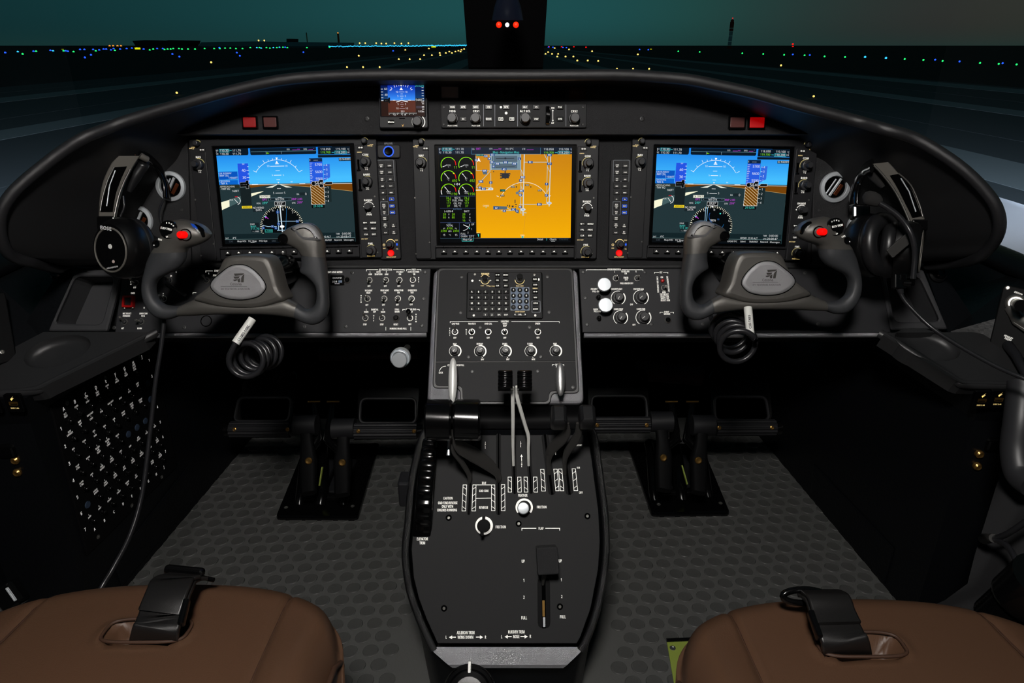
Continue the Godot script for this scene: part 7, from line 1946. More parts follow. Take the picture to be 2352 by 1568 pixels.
func ear_cup(u: Node, p: Vector3, dir: Vector3, s: float, front: bool):
	var xf := aim(p, dir)
	var sc := Transform3D(Basis(Vector3(s * 0.94, 0, 0), Vector3(0, s * 1.1, 0), Vector3(0, 0, s)), Vector3.ZERO)
	var st := S(); X = xf * sc
	var pr := []
	for i in 13: var a := TAU * i / 12.0; pr.append(Vector2(0.032 + 0.0125 * cos(a), -0.024 + 0.0125 * sin(a)))
	lathe(st, pr, 36, false); X = Transform3D(); part(u, "ear_cushion", st, M.pad)
	st = S(); X = xf * sc
	lathe(st, [Vector2(0.03, -0.02), Vector2(0.0435, -0.014), Vector2(0.045, -0.004), Vector2(0.0435, 0.004), Vector2(0.041, 0.014), Vector2(0.034, 0.022)], 40, false); 	lathe(st, [Vector2(0.0, -0.02), Vector2(0.03, -0.02)], 30, false); X = Transform3D(); var sh := part(u, "ear_cup", st, M.shell)
	st = S(); X = xf * sc; lathe(st, [Vector2(0.0345, 0.0218), Vector2(0.0, 0.0235)], 40, false); X = Transform3D(); part(sh, "front_disc", st, M.disc)
	st = S(); X = xf * sc * mv(0, -0.002, 0.0195)
	pr = []
	for i in 9: var a := TAU * i / 8.0; pr.append(Vector2(0.031 + 0.0016 * cos(a), 0.0022 + 0.002 * sin(a)))
	lathe(st, pr, 40, false); X = Transform3D(); part(sh, "trim_ring", st, M.titanium)
	if front:
		st = S(); X = xf * sc; txt(st, "BOSE", Vector2(-0.006, 0.0285), 0.0052, 0.0236, 1.3, 0, -0.06); txt(st, "A20 AVIATION", Vector2(0.006, -0.0262), 0.0022, 0.0262, 1.1, 0, 0.2); X = Transform3D(); part(sh, "lettering", st, M.print)
		st = S(); X = xf * sc; lathe_at(st, mv(0.001, 0.003, 0.0235), [Vector2(0.0036, 0), Vector2(0.003, 0.0012), Vector2(0, 0.0014)]); X = Transform3D(); part(sh, "round_badge", st, M.white)
		st = S(); X = xf * sc; lathe_at(st, mv(0.006, -0.018, 0.0232), [Vector2(0.0024, 0), Vector2(0.002, 0.001), Vector2(0, 0.001)]); X = Transform3D(); part(sh, "grey_dot", st, M.lamp_lens)
func headsets():
	# hangers
	for s in [0, 1]:
		var u := thing("headset_hanger", ["black metal hanger plate with a brass screw above the left headset", "black metal hanger plate with brass screws above the right headset"][s], "bracket")
		var t := 1.165
		var q: Array = [[256, 350, 292, 336, 330, 336, 336, 362, 262, 368], [1990, 336, 2035, 352, 2066, 374, 2064, 386, 2000, 372]][s]
		var a := PackedVector3Array(); var b := PackedVector3Array()
		for i in range(0, q.size(), 2): a.append(at(q[i], q[i + 1], t)); b.append(at(q[i], q[i + 1], t + 0.012))
		if s == 1: pass
		var st := S(); skin(st, [b, a], true, false); part(u, "plate", st, M.gloss)
		var c := at([284, 2026][s], [360, 374][s], t - 0.004)
		st = S(); tube(st, [at([284, 2026][s], [352, 370][s], t - 0.01), at([288, 2030][s], [350, 366][s], t + 0.09)], 0.006, 10); part(u, "hook", st, M.gloss)
		st = S(); X = Transform3D(look * Basis(Vector3(0, 0, 1), 0.0 if s == 0 else 0.2), at([298, 2030][s], [355, 375][s], t - 0.006)); box(st, mv(0, 0, 0), Vector3(0.02, 0.0022, 0.003), 0.0004); X = Transform3D(); part(u, "amber_strip", st, M.copper)
		for p in ([[305, 338]] if s == 0 else [[1991, 335], [2019, 361]]):
			st = S(); X = Transform3D(look, at(p[0], p[1], t - 0.001)); lathe(st, [Vector2(0.0028, 0), Vector2(0.0028, 0.0012), Vector2(0.0016, 0.002), Vector2(0, 0.002)], 12); X = Transform3D(); part(u, "screw", st, M.brass)
	# left headset
	var o := at(282, 470, 1.13)
	var u := thing("headset", "black headset with a grey metal band hanging left of the left display", "headset")
	var t := 1.135
	var st := S(); band(st, [[272, 358, 322, 358], [258, 372, 316, 366], [244, 398, 303, 388], [234, 426, 289, 418], [228.6, 459, 277.5, 453], [226.5, 502, 267, 501]], t, 0.008); part(u, "headband", st, M.titanium)
	st = S(); band(st, [[263, 384, 291, 382], [250, 414, 277, 413], [239, 450, 265, 448], [231, 486, 259, 486]], t, 0.001, 0.0035); part(u, "band_slot", st, M.void)
	st = S(); tube(st, [at(265, 391, t - 0.008), at(252, 425, t - 0.008), at(245, 473, t - 0.008)], 0.0011, 8); part(u, "slide_rail", st, M.silver)
	st = S(); tube(st, spline([at(262, 384, t - 0.004), at(247, 415, t - 0.004), at(236, 452, t - 0.004), at(230, 484, t - 0.004)], 4), 0.0012, 8); tube(st, spline([at(300, 388, t - 0.006), at(285, 418, t - 0.006), at(272, 453, t - 0.006), at(262, 499, t - 0.006)], 4), 0.0018, 8); part(u, "band_edge", st, M.steel)
	st = S(); tube(st, spline([at(325, 362, t + 0.01), at(330, 376, t + 0.02), at(312, 405, t + 0.02), at(296, 440, t + 0.02)], 5), [0.006, 0.006, 0.007, 0.008, 0.008, 0.009, 0.009, 0.009, 0.009, 0.009, 0.009, 0.008, 0.007, 0.006, 0.005, 0.004], 12); part(u, "head_pad", st, M.pad)
	st = S(); tube(st, spline([at(322, 358, t + 0.01), at(345, 366, t + 0.05), at(368, 392, t + 0.08), at(381, 425, t + 0.09), at(383, 455, t + 0.09)], 6), Vector2(0.004, 0.009), 10); part(u, "far_arm", st, M.gloss)
	st = S(); tube(st, [at(322, 357, t), at(330, 362, t + 0.004), at(338, 366, t + 0.01)], 0.0055, 10); part(u, "hinge", st, M.titanium)
	st = S(); tube(st, spline([at(380, 452, t + 0.09), at(367, 478, t + 0.08), at(366, 500, t + 0.07), at(374, 526, t + 0.05)], 6), 0.0018, 8); tube(st, spline([at(283, 450, t + 0.01), at(285, 475, t + 0.01), at(276, 497, t + 0.01)], 5), 0.0018, 8); part(u, "link_cable", st, M.cord)
	st = S(); box(st, Transform3D(look, at(248, 512, t + 0.004)), Vector3(0.03, 0.022, 0.016), 0.003); box(st, Transform3D(look, at(262, 528, t)), Vector3(0.05, 0.02, 0.018), 0.006); part(u, "cup_fork", st, M.gloss)
	ear_cup(u, at(279, 570, 1.115), look * Vector3(-0.24, -0.16, 1.0), 1.02, true)
	ear_cup(u, at(304, 566, 1.19), look * Vector3(0.25, 0.1, -0.9), 0.85, false)
	st = S(); tube(st, spline([at(350, 548, 1.17), at(372, 562, 1.16), at(388, 580, 1.16), at(400, 620, 1.18)], 5), 0.0065, 10); part(u, "cable_boot", st, M.cord)
	# right headset with its microphone
	u = thing("headset", "black headset with a boom microphone hanging right of the right display", "headset")
	st = S(); band(st, [[2040, 372, 2004, 376], [2050, 382, 2010, 384], [2079, 416, 2033, 409], [2104, 450, 2056, 441], [2119, 487, 2075, 478], [2125.5, 509, 2090, 515]], t, 0.008); part(u, "headband", st, M.titanium)
	st = S(); band(st, [[2064, 399, 2044, 403], [2084, 422, 2059, 427], [2098, 445, 2071, 450], [2117, 496, 2096, 500]], t, 0.001, 0.0035); part(u, "band_slot", st, M.void)
	st = S(); tube(st, [at(2069, 409, t - 0.008), at(2088, 440, t - 0.008), at(2103.5, 486, t - 0.008)], 0.0011, 8); part(u, "slide_rail", st, M.silver)
	st = S(); tube(st, spline([at(2064, 398, t - 0.005), at(2092, 425, t - 0.005), at(2112, 470, t - 0.005), at(2119, 497, t - 0.005)], 4), 0.0013, 8); tube(st, spline([at(2008, 380, t - 0.006), at(2034, 409, t - 0.006), at(2057, 441, t - 0.006), at(2076, 478, t - 0.006), at(2091, 513, t - 0.006)], 4), 0.0018, 8); part(u, "band_edge", st, M.steel)
	st = S(); tube(st, spline([at(2004, 384, t + 0.02), at(2012, 400, t + 0.025), at(2030, 430, t + 0.02)], 5), [0.008, 0.01, 0.012, 0.013, 0.013, 0.013, 0.012, 0.01, 0.008, 0.006, 0.004], 12); part(u, "head_pad", st, M.foam)
	st = S(); tube(st, spline([at(2003, 380, t), at(1985, 392, t + 0.04), at(1970, 418, t + 0.06), at(1962, 445, t + 0.06), at(1960, 470, t + 0.06)], 6), Vector2(0.004, 0.012), 10); part(u, "far_arm", st, M.gloss)
	st = S(); box(st, Transform3D(look, at(1974, 488, t + 0.03)), Vector3(0.03, 0.026, 0.02), 0.005); part(u, "cup_fork", st, M.gloss)
	ear_cup(u, at(1994, 564, 1.15), look * Vector3(-0.42, 0.05, -0.9), 1.08, false)
	ear_cup(u, at(2080, 574, 1.12), look * Vector3(0.8, -0.1, 0.5), 0.98, false)
	st = S(); var bx := Transform3D(look * Basis(Vector3(0, 0, 1), 0.7), at(2068, 562, 1.072)); box(st, bx, Vector3(0.046, 0.016, 0.004), 0.001); part(u, "cup_strap", st, M.lever)
	st = S(); box(st, Transform3D(look, at(2108, 518, t + 0.004)), Vector3(0.026, 0.02, 0.016), 0.003); part(u, "cup_fork", st, M.gloss)
	var bt := 1.06
	st = S(); tube(st, spline([at(2097, 640, bt), at(2101, 592, bt - 0.005), at(2099, 558, bt - 0.01), at(2088, 527, bt - 0.01), at(2066, 498, bt), at(2043, 480, bt + 0.01), at(2018, 465, bt + 0.02)], 6), 0.0042, 10); part(u, "microphone_boom", st, M.cord)
	st = S(); tube(st, [at(2022, 468, bt + 0.018), at(2018, 465, bt + 0.02), at(2012, 460, bt + 0.022), at(2002, 456, bt + 0.025), at(1992, 453, bt + 0.028), at(1985, 452, bt + 0.03), at(1982, 452, bt + 0.03)], [0.005, 0.008, 0.0105, 0.0118, 0.011, 0.0075, 0.002], 16); part(u, "microphone_foam", st, M.foam)
	st = S(); box(st, Transform3D(look, at(2064, 646, 1.08)), Vector3(0.019, 0.024, 0.014), 0.002); tube(st, [at(2076, 650, 1.075), at(2093, 652, 1.07)], [0.005, 0.0065], 12); tube(st, [at(2096, 653, 1.07), at(2097, 636, bt)], 0.0035, 10); part(u, "boom_socket", st, M.gloss)
	var cp := [at(2066, 660, 1.08), at(2072, 680, 1.08), at(2092, 706, 1.075), at(2140, 752, 1.06), at(2205, 795, 1.03), at(2290, 842, 0.99), at(2360, 872, 0.96), at(2460, 915, 0.93)]
	st = S(); tube(st, spline(cp, 6), 0.0032, 10); part(u, "headset_cable", st, M.cord)
	st = S(); tube(st, [at(2065, 656, 1.08), at(2070, 674, 1.08)], [0.0058, 0.004], 10); part(u, "cable_boot", st, M.cord)
	# the left headset's cable hanging past the breakers
	u = thing("cable", "thin black cable hanging in front of the circuit breakers down behind the left seat", "cable")
	st = S(); tube(st, spline([at(378, 720, 1.13), at(371, 790, 1.13), at(357, 880, 1.13), at(345, 990, 1.13), at(327, 1130, 1.12), at(300, 1225, 1.1), at(262, 1300, 1.08), at(232, 1350, 1.06), at(205, 1400, 1.05)], 6), 0.0036, 10); part(u, "cable_run", st, M.cord)

# ------------------------------------------------------------------ rudder pedals
func make_pedal(bx0: float, bx1: float, by: float, hubx: float, huby: float, footx: float, footy: float, plate: Array, win: Array, text: String):
	var t := 1.72
	var a := at(bx0, by, t); var b := at(bx1, by, t)
	var c := (a + b) / 2
	var u := thing("rudder_pedal", text, "pedal", Transform3D(Basis(), Vector3(c.x, c.y, c.z)))
	var inv := u.transform.affine_inverse()
	X = inv
	# foot bar with ribs
	var st := S(); var r := 0.021
	var d := (b - a).normalized()
	var xf := Transform3D(Basis(Vector3(0, 1, 0), Vector3(0, 0, 1), Vector3(1, 0, 0)), a)
	var prof := PackedVector2Array()
	for i in 48:
		var an := TAU * i / 48; prof.append(Vector2(cos(an), sin(an)) * (r if i % 4 < 2 else r * 0.9))
	var o := X; X = X * xf; stack(st, prof, [[0.0, 0.0], [0.0, (b - a).length()]], true, true); X = o
	part(u, "foot_bar", st, M.unit)
	for k in 2:
		st = S(); var e := a.lerp(b, [-0.05, 1.05][k]); tube(st, [e - d * 0.006, e + d * 0.006], 0.017, 16); part(u, "end_cap", st, M.gloss)
		st = S(); X = o * Transform3D(look, a.lerp(b, [0.06, 0.94][k]) + (EYE - a).normalized() * r); lathe(st, [Vector2(0.005, -0.002), Vector2(0.005, 0.001), Vector2(0.003, 0.002), Vector2(0.0015, 0.001)], 12); X = o; part(u, "screw", st, M.brass)
	# brake plate leaning away above it, with its opening
	var P := []
	for i in range(0, plate.size(), 2): P.append(atz(plate[i], plate[i + 1], a.z - 0.02 - (by - plate[i + 1]) * 0.0006))
	var up := ((P[1] - P[0]) as Vector3).normalized(); var rt := ((P[3] - P[0]) as Vector3).normalized(); var nn := rt.cross(up).normalized(); up = nn.cross(rt)
	var pf := Transform3D(Basis(rt, up, nn), P[0])
	var pl := PackedVector2Array(); var wn := PackedVector2Array()
	for q in P: var l: Vector3 = pf.affine_inverse() * q; pl.append(Vector2(l.x, l.y))
	for i in range(0, win.size(), 2): wn.append(on(pf, Vector2(win[i], win[i + 1])))
	X = o * pf; st = S(); ring(st, rounded(ccw(pl), 0.022, 4), rounded(ccw(wn), 0.012, 4), -0.008, 0.0, 0.002)
	part(u, "brake_plate", st, M.gloss)
	st = S(); var w2 := rounded(ccw(wn), 0.012, 4); ring(st, inset(w2, -0.007), w2, -0.002, 0.003, 0.002); X = o; part(u, "opening_lip", st, M.unit)
	# hub and arm
	var h := at(hubx, huby, t); var f := at(footx, footy, t - 0.03)
	st = S(); tube(st, [h - d * 0.028, h + d * 0.028], 0.026, 20); part(u, "hub", st, M.unit)
	st = S(); tube(st, [h, h.lerp(f, 0.5), f, at(footx + (f.x * 0 - 0), footy + 75, t - 0.08)], [Vector2(0.016, 0.011), Vector2(0.015, 0.012), Vector2(0.021, 0.014), Vector2(0.018, 0.012)], 10, Vector3(0, 0.3, 1), true, 0.5); part(u, "arm", st, M.dark)
	st = S(); X = o * Transform3D(look, at(footx, footy, t - 0.052)); lathe(st, [Vector2(0.0085, -0.004), Vector2(0.0085, 0.002), Vector2(0.006, 0.004), Vector2(0.002, 0.0035)], 14); X = o; part(u, "bolt", st, M.brass)
	st = S(); tube(st, [at((hubx + 740) / 2 if hubx < 1100 else (hubx + 1567) / 2, 925, t + 0.06), at(lerpf(hubx, 740 if hubx < 1100 else 1567, 0.7), 1010, t + 0.02), at(footx, footy - 20, t)], [0.008, 0.016, 0.012], 10); part(u, "brake_link", st, M.gloss)
	st = S(); var bp := at((hubx + 740) / 2 if hubx < 1100 else (hubx + 1567) / 2, 922, t + 0.05); tube(st, [bp - Vector3(0.016, 0, 0), bp + Vector3(0.016, 0, 0)], 0.0022, 8); part(u, "link_pin", st, M.brass)
	X = Transform3D()
func pedals():
	make_pedal(530, 667, 986, 703, 976, 709, 1058, [548, 968, 560, 850, 684, 850, 672, 968], [541, 964, 551, 916, 666, 916, 660, 964], "left pilot's outer rudder pedal, ribbed black bar under a black brake plate")
	make_pedal(814, 958, 990, 790, 984, 786, 1062, [820, 972, 822, 854, 966, 854, 960, 972], [829, 968, 832, 918, 952, 918, 952, 968], "left pilot's inner rudder pedal, ribbed black bar beside the pedestal's left edge")
	make_pedal(1364, 1492, 976, 1518, 968, 1524, 1051, [1350, 966, 1348, 846, 1488, 846, 1494, 966], [1361, 960, 1362, 912, 1480, 912, 1484, 960], "right pilot's inner rudder pedal, ribbed black bar beside the pedestal's right edge")
	make_pedal(1644, 1780, 982, 1614, 976, 1604, 1057, [1634, 968, 1628, 850, 1766, 850, 1776, 968], [1646, 962, 1644, 914, 1756, 914, 1764, 962], "right pilot's outer rudder pedal, ribbed black bar farthest from the pedestal")
	# housings the arms rise from
	for s in [0, 1]:
		var q: Array = [[632, 1186, 700, 1020, 872, 1015, 822, 1187], [1497, 1179, 1440, 1012, 1612, 1018, 1678, 1176]][s]
		var u := thing("pedal_housing", ["black floor housing with two slots below the left pair of rudder pedals", "black floor housing with two slots below the right pair of rudder pedals"][s], "housing")
		var pts := PackedVector2Array()
		for i in range(0, 8, 2): var p := aty(q[i], q[i + 1], 0.012); pts.append(Vector2(p.x, -p.z))
		X = Transform3D(Basis(Vector3.RIGHT, -PI / 2), Vector3.ZERO)
		var st := S(); extr(st, rounded(ccw(pts), 0.012), 0.0, 0.012, 0.005); X = Transform3D(); part(u, "base_plate", st, M.gloss)
		var mx := 0.0
		var cols: Array = [[[712, 1120, 752, 1128], [762, 1128, 806, 1120]], [[1508, 1118, 1552, 1126], [1566, 1124, 1614, 1114]]][s]
		var ux: Array = [[[692, 1128, 706, 1030], [740, 1128, 740, 1030], [792, 1128, 786, 1030]], [[1500, 1118, 1490, 1020], [1562, 1118, 1548, 1020], [1622, 1112, 1606, 1020]]][s]
		for k in 3:
			var a := aty(ux[k][0], ux[k][1], 0.03); var b := aty(ux[k][2], ux[k][3], 0.05)
			st = S(); tube(st, spline([Vector3(a.x, 0.008, a.z + 0.03), a, a.lerp(b, 0.5) + Vector3(0, 0.012, 0), b], 5), 0.017 if k == 1 else 0.013, 12); part(u, "rail", st, M.gloss)
		for k in 2:
			var a := aty(ux[k][0], ux[k][1] + 14, 0.02); var b := aty(ux[k + 1][0], ux[k + 1][1] + 14, 0.02)
			st = S(); tube(st, [a + Vector3(0.004, 0, 0), b - Vector3(0.004, 0, 0)], 0.011, 12); part(u, "front_roll", st, M.gloss)
			var m := a.lerp(b, 0.5)
			st = S(); box(st, mv(m.x, 0.015, m.z - 0.1), Vector3(0.045, 0.012, 0.15), 0.002); part(u, "slide", st, M.unit)
		var gr: Array = [[734, 1115, 741, 1072], [1578, 1112, 1566, 1068]][s]
		st = S(); tube(st, [aty(gr[0], gr[1], 0.05), aty(gr[2], gr[3], 0.09)], Vector2(0.002, 0.008), 6); part(u, "primed_edge", st, M.primer)
		var sm := screw_mesh(0.005)
		for p in [[[657, 1165], [810, 1162]], [[1513, 1158], [1655, 1155]]][s]: pm(u, "screw", sm, M.steel, Transform3D(Basis(Vector3.RIGHT, -PI / 2), aty(p[0], p[1], 0.012)))

# ------------------------------------------------------------------ seats
func ribbon(st: SurfaceTool, pts: Array, w: float, t: float, narrow: float):      # a flat strap whose width runs across the aircraft
	var rg := []
	for i in pts.size():
		var d: Vector3 = (pts[mini(i + 1, pts.size() - 1)] - pts[maxi(i - 1, 0)]).normalized()
		var s := (Vector3.RIGHT - d * d.x).normalized(); var n := s.cross(d).normalized()
		if n.y + n.z < 0: n = -n
		var k := w * lerpf(1.0, narrow, smoothstep(0.7, 1.0, float(i) / (pts.size() - 1)))
		var c: Vector3 = pts[i]
		var lp := PackedVector3Array([c - s * k - n * t, c - s * k + n * t, c - s * k * 0.9 + n * t * 1.3, c + s * k * 0.9 + n * t * 1.3, c + s * k + n * t, c + s * k - n * t])
		if s.cross(n).dot(d) > 0: lp.reverse()
		rg.append(lp)
	skin(st, rg)
func make_seat(right: bool):
	var sg := 1.0 if right else -1.0
	var H := 0.415
	var front := aty(1930 if right else 470, 1388 if right else 1352, H + 0.012).z - 0.048
	var xin := aty(1552 if right else 777, 1530, H - 0.03).x
	var W := 0.243
	var cx := xin + sg * W
	var side := "right" if right else "left"
	var u := thing("pilot_seat", "brown leather %s pilot's seat cushion with stitched side panels" % side, "seat", mv(cx, 0, front))
	var R := 0.045
	# the slot for the crotch strap
	var sl := aty(1972 if right else 342, 1494 if right else 1463, H) - Vector3(cx, 0, front)
	var ns := 96; var nq := 78
	var top := func(s: float, q: float) -> Vector3:
		var x := W * s
		var zf := 0.13 * (1.0 - pow(maxf(0.0, 1.0 - pow(absf(s), 2.6)), 0.42))
		var z := zf + q
		var kx := clampf((absf(s) - (1.0 - R / W)) / (R / W), 0.0, 1.0); var kz := clampf(1.0 - q / R, 0.0, 1.0)
		var drop := R * (1.0 - sqrt(maxf(0.0, 1.0 - minf(1.0, kx * kx + kz * kz))))
		var bol := 0.014 * smoothstep(0.6, 0.8, absf(s)) * smoothstep(0.02, 0.16, q)
		var y := H - drop + 0.012 * smoothstep(0.0, 0.2, q) + bol
		for e in [-0.66, 0.66]: y -= 0.006 * exp(-pow((s - e - 0.05 * signf(e) * q) / 0.014, 2.0))
		var ex := absf(x - sl.x) / 0.05; var ez := absf(z - sl.z) / 0.019
		var din := pow(ex, 4.0) + pow(ez, 4.0)
		y -= 0.03 * (1.0 - smoothstep(0.45, 1.05, din))
		y += 0.003 * exp(-pow((din - 1.5) / 0.7, 2.0))
		return Vector3(x, y, z)
	var bounds := [[-1.0, -0.66, "side_panel"], [-0.66, 0.66, "centre_panel"], [0.66, 1.0, "side_panel"]]
	for bd in bounds:
		var rows := []
		var m := int(ns * (bd[1] - bd[0]) / 2.0) + 4
		var first := []; 
		for j in nq + 1:
			var q: float = 0.52 * pow(float(j) / nq, 1.25)
			var row := []
			for i in m + 1:
				var s: float = lerpf(bd[0], bd[1], float(i) / m)
				s = clampf(s, -0.9995, 0.9995)
				row.append((top as Callable).call(s, q))
			if bd[0] < -0.9: row.push_front(Vector3(row[0].x + 0.004, 0.27, row[0].z))
			if bd[1] > 0.9: row.append(Vector3(row[-1].x - 0.004, 0.27, row[-1].z))
			if j == 0:
				var low := []
				for p in row: low.append(Vector3(p.x, 0.27, p.z + 0.02))
				rows.append(low)
			rows.append(row)
		rows.reverse()
		var st := S(); sheet(st, rows); part(u, bd[2], st, M.leather)
	# piping along the inner shoulder, seam threads
	for e in [-0.985, 0.985]:
		var pts := []
		for j in 20: var q := 0.02 + 0.5 * j / 19.0; var p: Vector3 = (top as Callable).call(e, q); pts.append(p + Vector3(signf(e) * 0.0015, 0.001, 0))
		var st := S(); tube(st, pts, 0.0035, 8); part(u, "piping", st, M.seam)
	for e in [-0.66, 0.66]:
		var pts := []
		for j in 24: var q := 0.004 + 0.5 * j / 23.0; pts.append((top as Callable).call(e + 0.05 * signf(e) * q, q) + Vector3(0, 0.001, 0))
		var st := S(); tube(st, pts, 0.0015, 6); part(u, "seam", st, M.seam)
	var lip := []
	for i in 33:
		var a := TAU * i / 32.0
		var x: float = sl.x + 0.051 * signf(cos(a)) * sqrt(absf(cos(a))); var z: float = sl.z + 0.02 * signf(sin(a)) * sqrt(absf(sin(a)))
		var zf := 0.13 * (1.0 - pow(maxf(0.0, 1.0 - pow(absf(x / W), 2.6)), 0.42))
		var p: Vector3 = (top as Callable).call(x / W, z - zf); lip.append(p + Vector3(0, 0.0015, 0))
	var st := S(); tube(st, lip, 0.0022, 6, Vector3.ZERO, false); part(u, "slot_lip", st, M.seam)
	# sides below the cushion, and the seat's base
	st = S(); box(st, mv(0, 0.34, 0.33), Vector3(W * 1.8, 0.12, 0.42), 0.02); part(u, "cushion_base", st, M.seam)
	st = S(); box(st, mv(0, 0.14, 0.34), Vector3(0.3, 0.28, 0.34), 0.02); part(u, "seat_frame", st, M.dark)
	# crotch strap: out of the slot and forward over the front edge
	var b := thing("crotch_strap", ["black webbing strap with a dark buckle lying over the left seat's front edge", "black webbing strap with an open ring buckle lying over the right seat's front edge"][int(right)], "strap", mv(cx, 0, front))
	var base := Vector3(cx, 0, front)
	var P: Array
	if right: P = [aty(1946, 1512, 0.4), aty(1945, 1498, 0.425), aty(1938, 1470, 0.447), aty(1925, 1440, 0.452), aty(1912, 1412, 0.455), aty(1903, 1385, 0.46), aty(1895, 1374, 0.458), aty(1880, 1366, 0.446), aty(1872, 1366, 0.43)]
	else: P = [aty(352, 1484, 0.4), aty(354, 1470, 0.425), aty(361, 1440, 0.447), aty(369, 1415, 0.45), aty(380, 1385, 0.458), aty(392, 1356, 0.462), aty(402, 1338, 0.458), aty(425, 1330, 0.45), aty(455, 1328, 0.44)]
	for i in P.size(): P[i] -= base
	st = S()
	var sp := spline(P, 5); var rw := []
	for i in sp.size(): rw.append(Vector2(0.0265 if i < sp.size() - 8 else 0.02, 0.002))
	ribbon(st, sp, 0.0268, 0.0022, 0.8); part(b, "webbing", st, M.webbing)
	st = S()
	var P2 := []
	for i in range(3, 8): P2.append(P[i] + Vector3(0, 0.006, 0))
	ribbon(st, spline(P2, 5), 0.0258, 0.0022, 1.0); part(b, "webbing_fold", st, M.webbing)
	st = S()
	var s1 := 1.0 if not right else -1.0
	var e0: Vector3 = P[2] + Vector3(s1 * 0.029, 0.004, 0); var e1: Vector3 = P[4] + Vector3(s1 * 0.027, 0.004, 0)
	tube(st, [e0, e0.lerp(e1, 0.5), e1], Vector2(0.0035, 0.006), 10, Vector3.UP, true, 0.5); part(b, "adjuster_bar", st, M.gloss)
	st = S()
	if right:
		var c: Vector3 = aty(1846, 1369, 0.45) - base; var lp := []
		for i in 25: var a := TAU * i / 24.0; lp.append(c + look * Vector3(cos(a) * 0.026, sin(a) * 0.0085, 0))
		tube(st, lp, 0.0042, 10, Vector3.ZERO, false); part(b, "ring_buckle", st, M.gloss)
	else:
		var c: Vector3 = P[8]
		box(st, Transform3D(look * Basis(Vector3(0, 0, 1), -0.1), c + Vector3(-0.018, 0.008, -0.005)), Vector3(0.052, 0.012, 0.012), 0.004); tube(st, [c + Vector3(0.004, 0.002, 0), c + Vector3(0.022, 0, 0.003)], 0.003, 8); part(b, "buckle", st, M.gloss)
func seats():
	make_seat(false); make_seat(true)
	# cut-outs in the rubber with primed metal showing
	for s in [0, 1]:
		var q: Array = [[730, 1486, 787, 1483, 784, 1502, 730, 1520], [1531, 1470, 1590, 1468, 1620, 1580, 1550, 1580]][s]
		var u := thing("floor_plate", ["sliver of yellow-green primed metal in the floor beside the left seat", "yellow-green primed metal plate in the floor beside the right seat"][s], "floor plate")
		var pts := PackedVector2Array()
		for i in range(0, 8, 2): var p := aty(q[i], q[i + 1], 0.003); pts.append(Vector2(p.x, -p.z))
		X = Transform3D(Basis(Vector3.RIGHT, -PI / 2), Vector3.ZERO)
		var st := S(); extr(st, ccw(pts), 0.0, 0.003, 0.0006); X = Transform3D(); part(u, "primed_plate", st, M.primer)
		var a := aty(q[0], q[1], 0.004); var b := aty(q[2], q[3], 0.004)
		st = S(); tube(st, [a, b], 0.004, 8); part(u, "torn_edge", st, M.gloss)
		if s == 1: pm(u, "screw", screw_mesh(0.006), M.steel, Transform3D(Basis(Vector3.RIGHT, -PI / 2), aty(1545, 1488, 0.003)))

